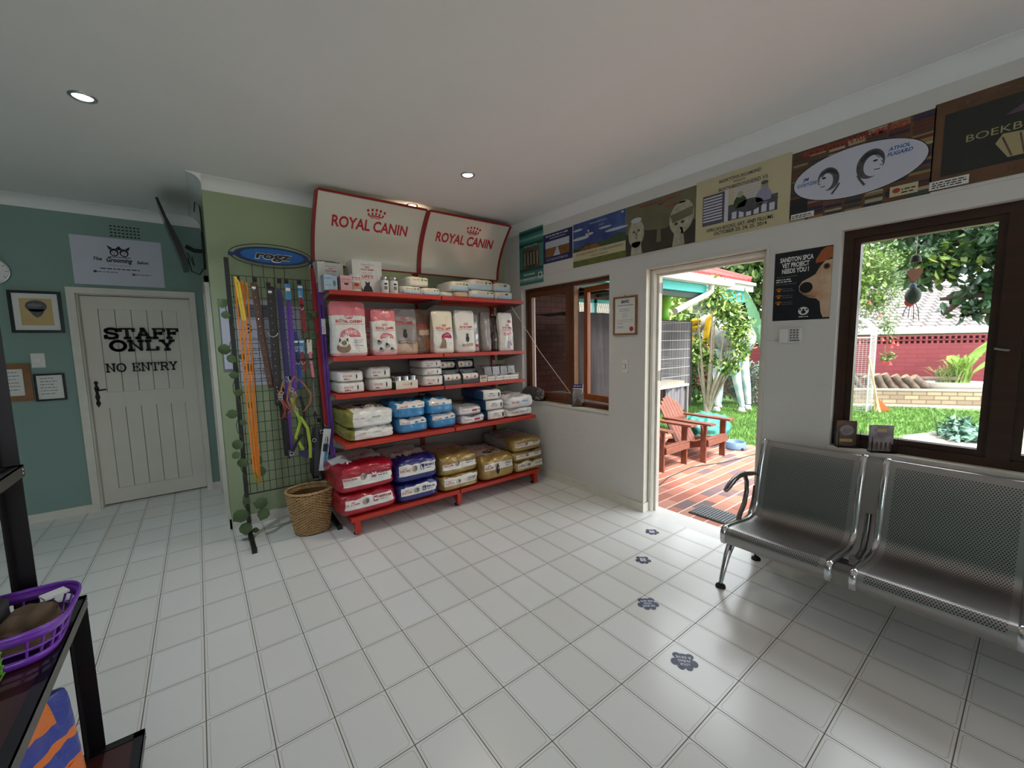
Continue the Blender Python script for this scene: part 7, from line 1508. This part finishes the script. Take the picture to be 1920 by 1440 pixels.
tree('tree', 'tall pale green tree in the far background behind grey roof', (21, -1, GZ), [[(21, -1, GZ), (21, -1, 4)]], [([(20.5, .5, 4.4, 1.8, 2.2, 1.8), (20.5, -2.5, 5.2, 1.8, 2.2, 1.4)], 3500, .32, 'leaf_mid', {})], seed=18, trunkm='bark_dark', r0=.2)
# right bed: white bath planter with iris leaves
t = thing('planter', 'white oval planter with long bright green leaves on the garden ledge', 'planter', tuple(A0+D*1.75+N*.55+Vector((0, 0, .26))), math.atan2(D.y, D.x))
mb = MB(); mb.lathe([(0, 0), (.5, .0), (.56, .1), (.6, .14), (.62, .15), (.6, .16), (.54, .12), (0, .1)], (0, 0, 0), 'bath_white', 30); mb.v = [(x, y*.45, z) for x, y, z in mb.v]; mb.build('bowl', t, world=False)
def blades(mb, rnd, c, n, L, spread, w, m, up=1.):
    for k in range(n):
        a = rnd.uniform(0, 2*pi); s = rnd.random()*spread; e = Vector((math.cos(a)*s, math.sin(a)*s, 0)); b = Vector(c)+Vector((rnd.uniform(-.12, .12), rnd.uniform(-.08, .08), 0)); l = L*(.6+.5*rnd.random())
        sd = Vector((-math.sin(a), math.cos(a), 0)); P = [b, b+e*.3+Vector((0, 0, l*.55*up)), b+e*.75+Vector((0, 0, l*.9*up)), b+e*1.25+Vector((0, 0, l*(.95-s*.3)*up))]
        ws = [w, w, w*.7, .001]; vs = []
        for p, ww in zip(P, ws): vs += [p-sd*ww/2, p+sd*ww/2]
        mb.add(vs, [(0, 1, 3, 2), (2, 3, 5, 4), (4, 5, 7, 6)], m, True)
rnd = random.Random(31); mb = MB(); blades(mb, rnd, (.1, 0, .12), 90, .62, .4, .03, 'leaf_light'); blades(mb, rnd, (-.2, 0, .12), 45, .4, .5, .022, 'leaf_fine'); mb.build('iris_leaves', t, world=False)
mb = MB(); bigleaf(mb, (.15, 0, .5), (.42, -.1, 1.02), .26, .05, 'leaf_light', side=(1, 0, .2)); bigleaf(mb, (.15, 0, .5), (-.25, -.15, .72), .2, .06, 'leaf_light', side=(.4, 0, 1)); bigleaf(mb, (.3, 0, .4), (.7, -.1, .68), .16, .08, 'leaf_light', side=(.3, 0, 1)); mb.tube([(.12, 0, .1), (.15, 0, .55)], .012, 'leaf_light', 6); mb.build('broad_leaves', t, world=False)
# near clump
t = thing('low_plant', 'grey green rosette plants beside the pale path under the large window', 'plant', (8.55, -2.45, GZ))
rnd = random.Random(41); mb = MB(); leaves(mb, rnd, [(8.5, -2.45, .05, .35, .25, .1), (8.75, -2.4, .12, .25, .2, .12)], 420, .13, 'leaf_blue'); mb.build('rosettes', t)
mb = MB(); blades(mb, rnd, (8.8, -2.4, .0), 16, .42, .5, .022, 'leaf_mid'); blades(mb, rnd, (8.6, -2.2, .0), 6, .38, .2, .02, 'leaf_mid'); mb.build('blades', t)
# eaves above the windows and a hanging chime
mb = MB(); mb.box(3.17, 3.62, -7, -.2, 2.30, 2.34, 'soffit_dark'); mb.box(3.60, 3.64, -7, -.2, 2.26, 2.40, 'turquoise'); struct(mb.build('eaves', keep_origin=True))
mb = MB(); mb.box(LX-.2, 3.6, -7, 2.3, 2.86, 2.90, 'roof_red'); struct(mb.build('roof', keep_origin=True))
t = thing('wind_chime', 'hanging garden chime with bell, brown heart and dark green bird outside window', 'wind chime', (3.58, -2.58, 2.30))
X_, Y_ = 3.58, -2.577
mb = MB(); mb.tube([(X_, Y_, 2.30), (X_, Y_, 1.55)], .0012, 'string', 4); mb.build('cord', t)
mb = MB(); mb.lathe([(.026, 0), (.0255, .012), (.021, .035), (.012, .045), (0, .046)], (X_, Y_, 1.884), 'chime_dark', 20); mb.lathe([(0, 0), (.026, 0)], (X_, Y_, 1.886), 'chime_dark', 20); mb.tube([(X_, Y_, 1.885), (X_, Y_, 1.86)], .003, 'chime_dark', 6); mb.build('bell', t)
ht = [(0, -.072), (.018, -.05), (.034, -.02), (.038, .0), (.03, .012), (.012, .014), (0, .008), (-.012, .014), (-.03, .012), (-.038, .0), (-.034, -.02), (-.018, -.05)]
mb = MB(); vv = Vector((.79, .61, 0)).cross(Vector((0, 0, 1))); sd_ = Vector((.61, -.79, 0)); mb.prism([tuple(Vector((X_, Y_, 1.835))+sd_*a+Vector((0, 0, b))) for a, b in ht], (-.005, -.004, 0), (.005, .004, 0), 'chime_heart'); mb.build('heart', t)
mb = MB(); mb.ell((X_, Y_, 1.685), (.038, .038, .055), 'chime_green', 16, 12, Matrix.Rotation(.35, 3, 'Y')); mb.ell((X_, Y_+.004, 1.742), (.018, .018, .02), 'bowl_blue', 12, 8); mb.ell((X_, Y_+.012, 1.65), (.028, .026, .03), 'p_redline', 12, 8); mb.build('bird', t)
mb = MB(); [mb.tube([(X_, Y_+a*.3, 1.65), (X_, Y_+a*.8, 1.60), (X_, Y_+a, 1.56-.01*k)], .002, 'chime_dark', 4) for k, a in enumerate((.04, .015, -.01, -.035))]; mb.tube([(X_, Y_+.02, 1.62), (X_, Y_+.075, 1.615)], .002, 'chime_dark', 4); mb.build('tassels', t)

# closing notes: nothing left at the default name
for o in bpy.data.objects:
    if o.type == 'EMPTY': o.empty_display_size = .05
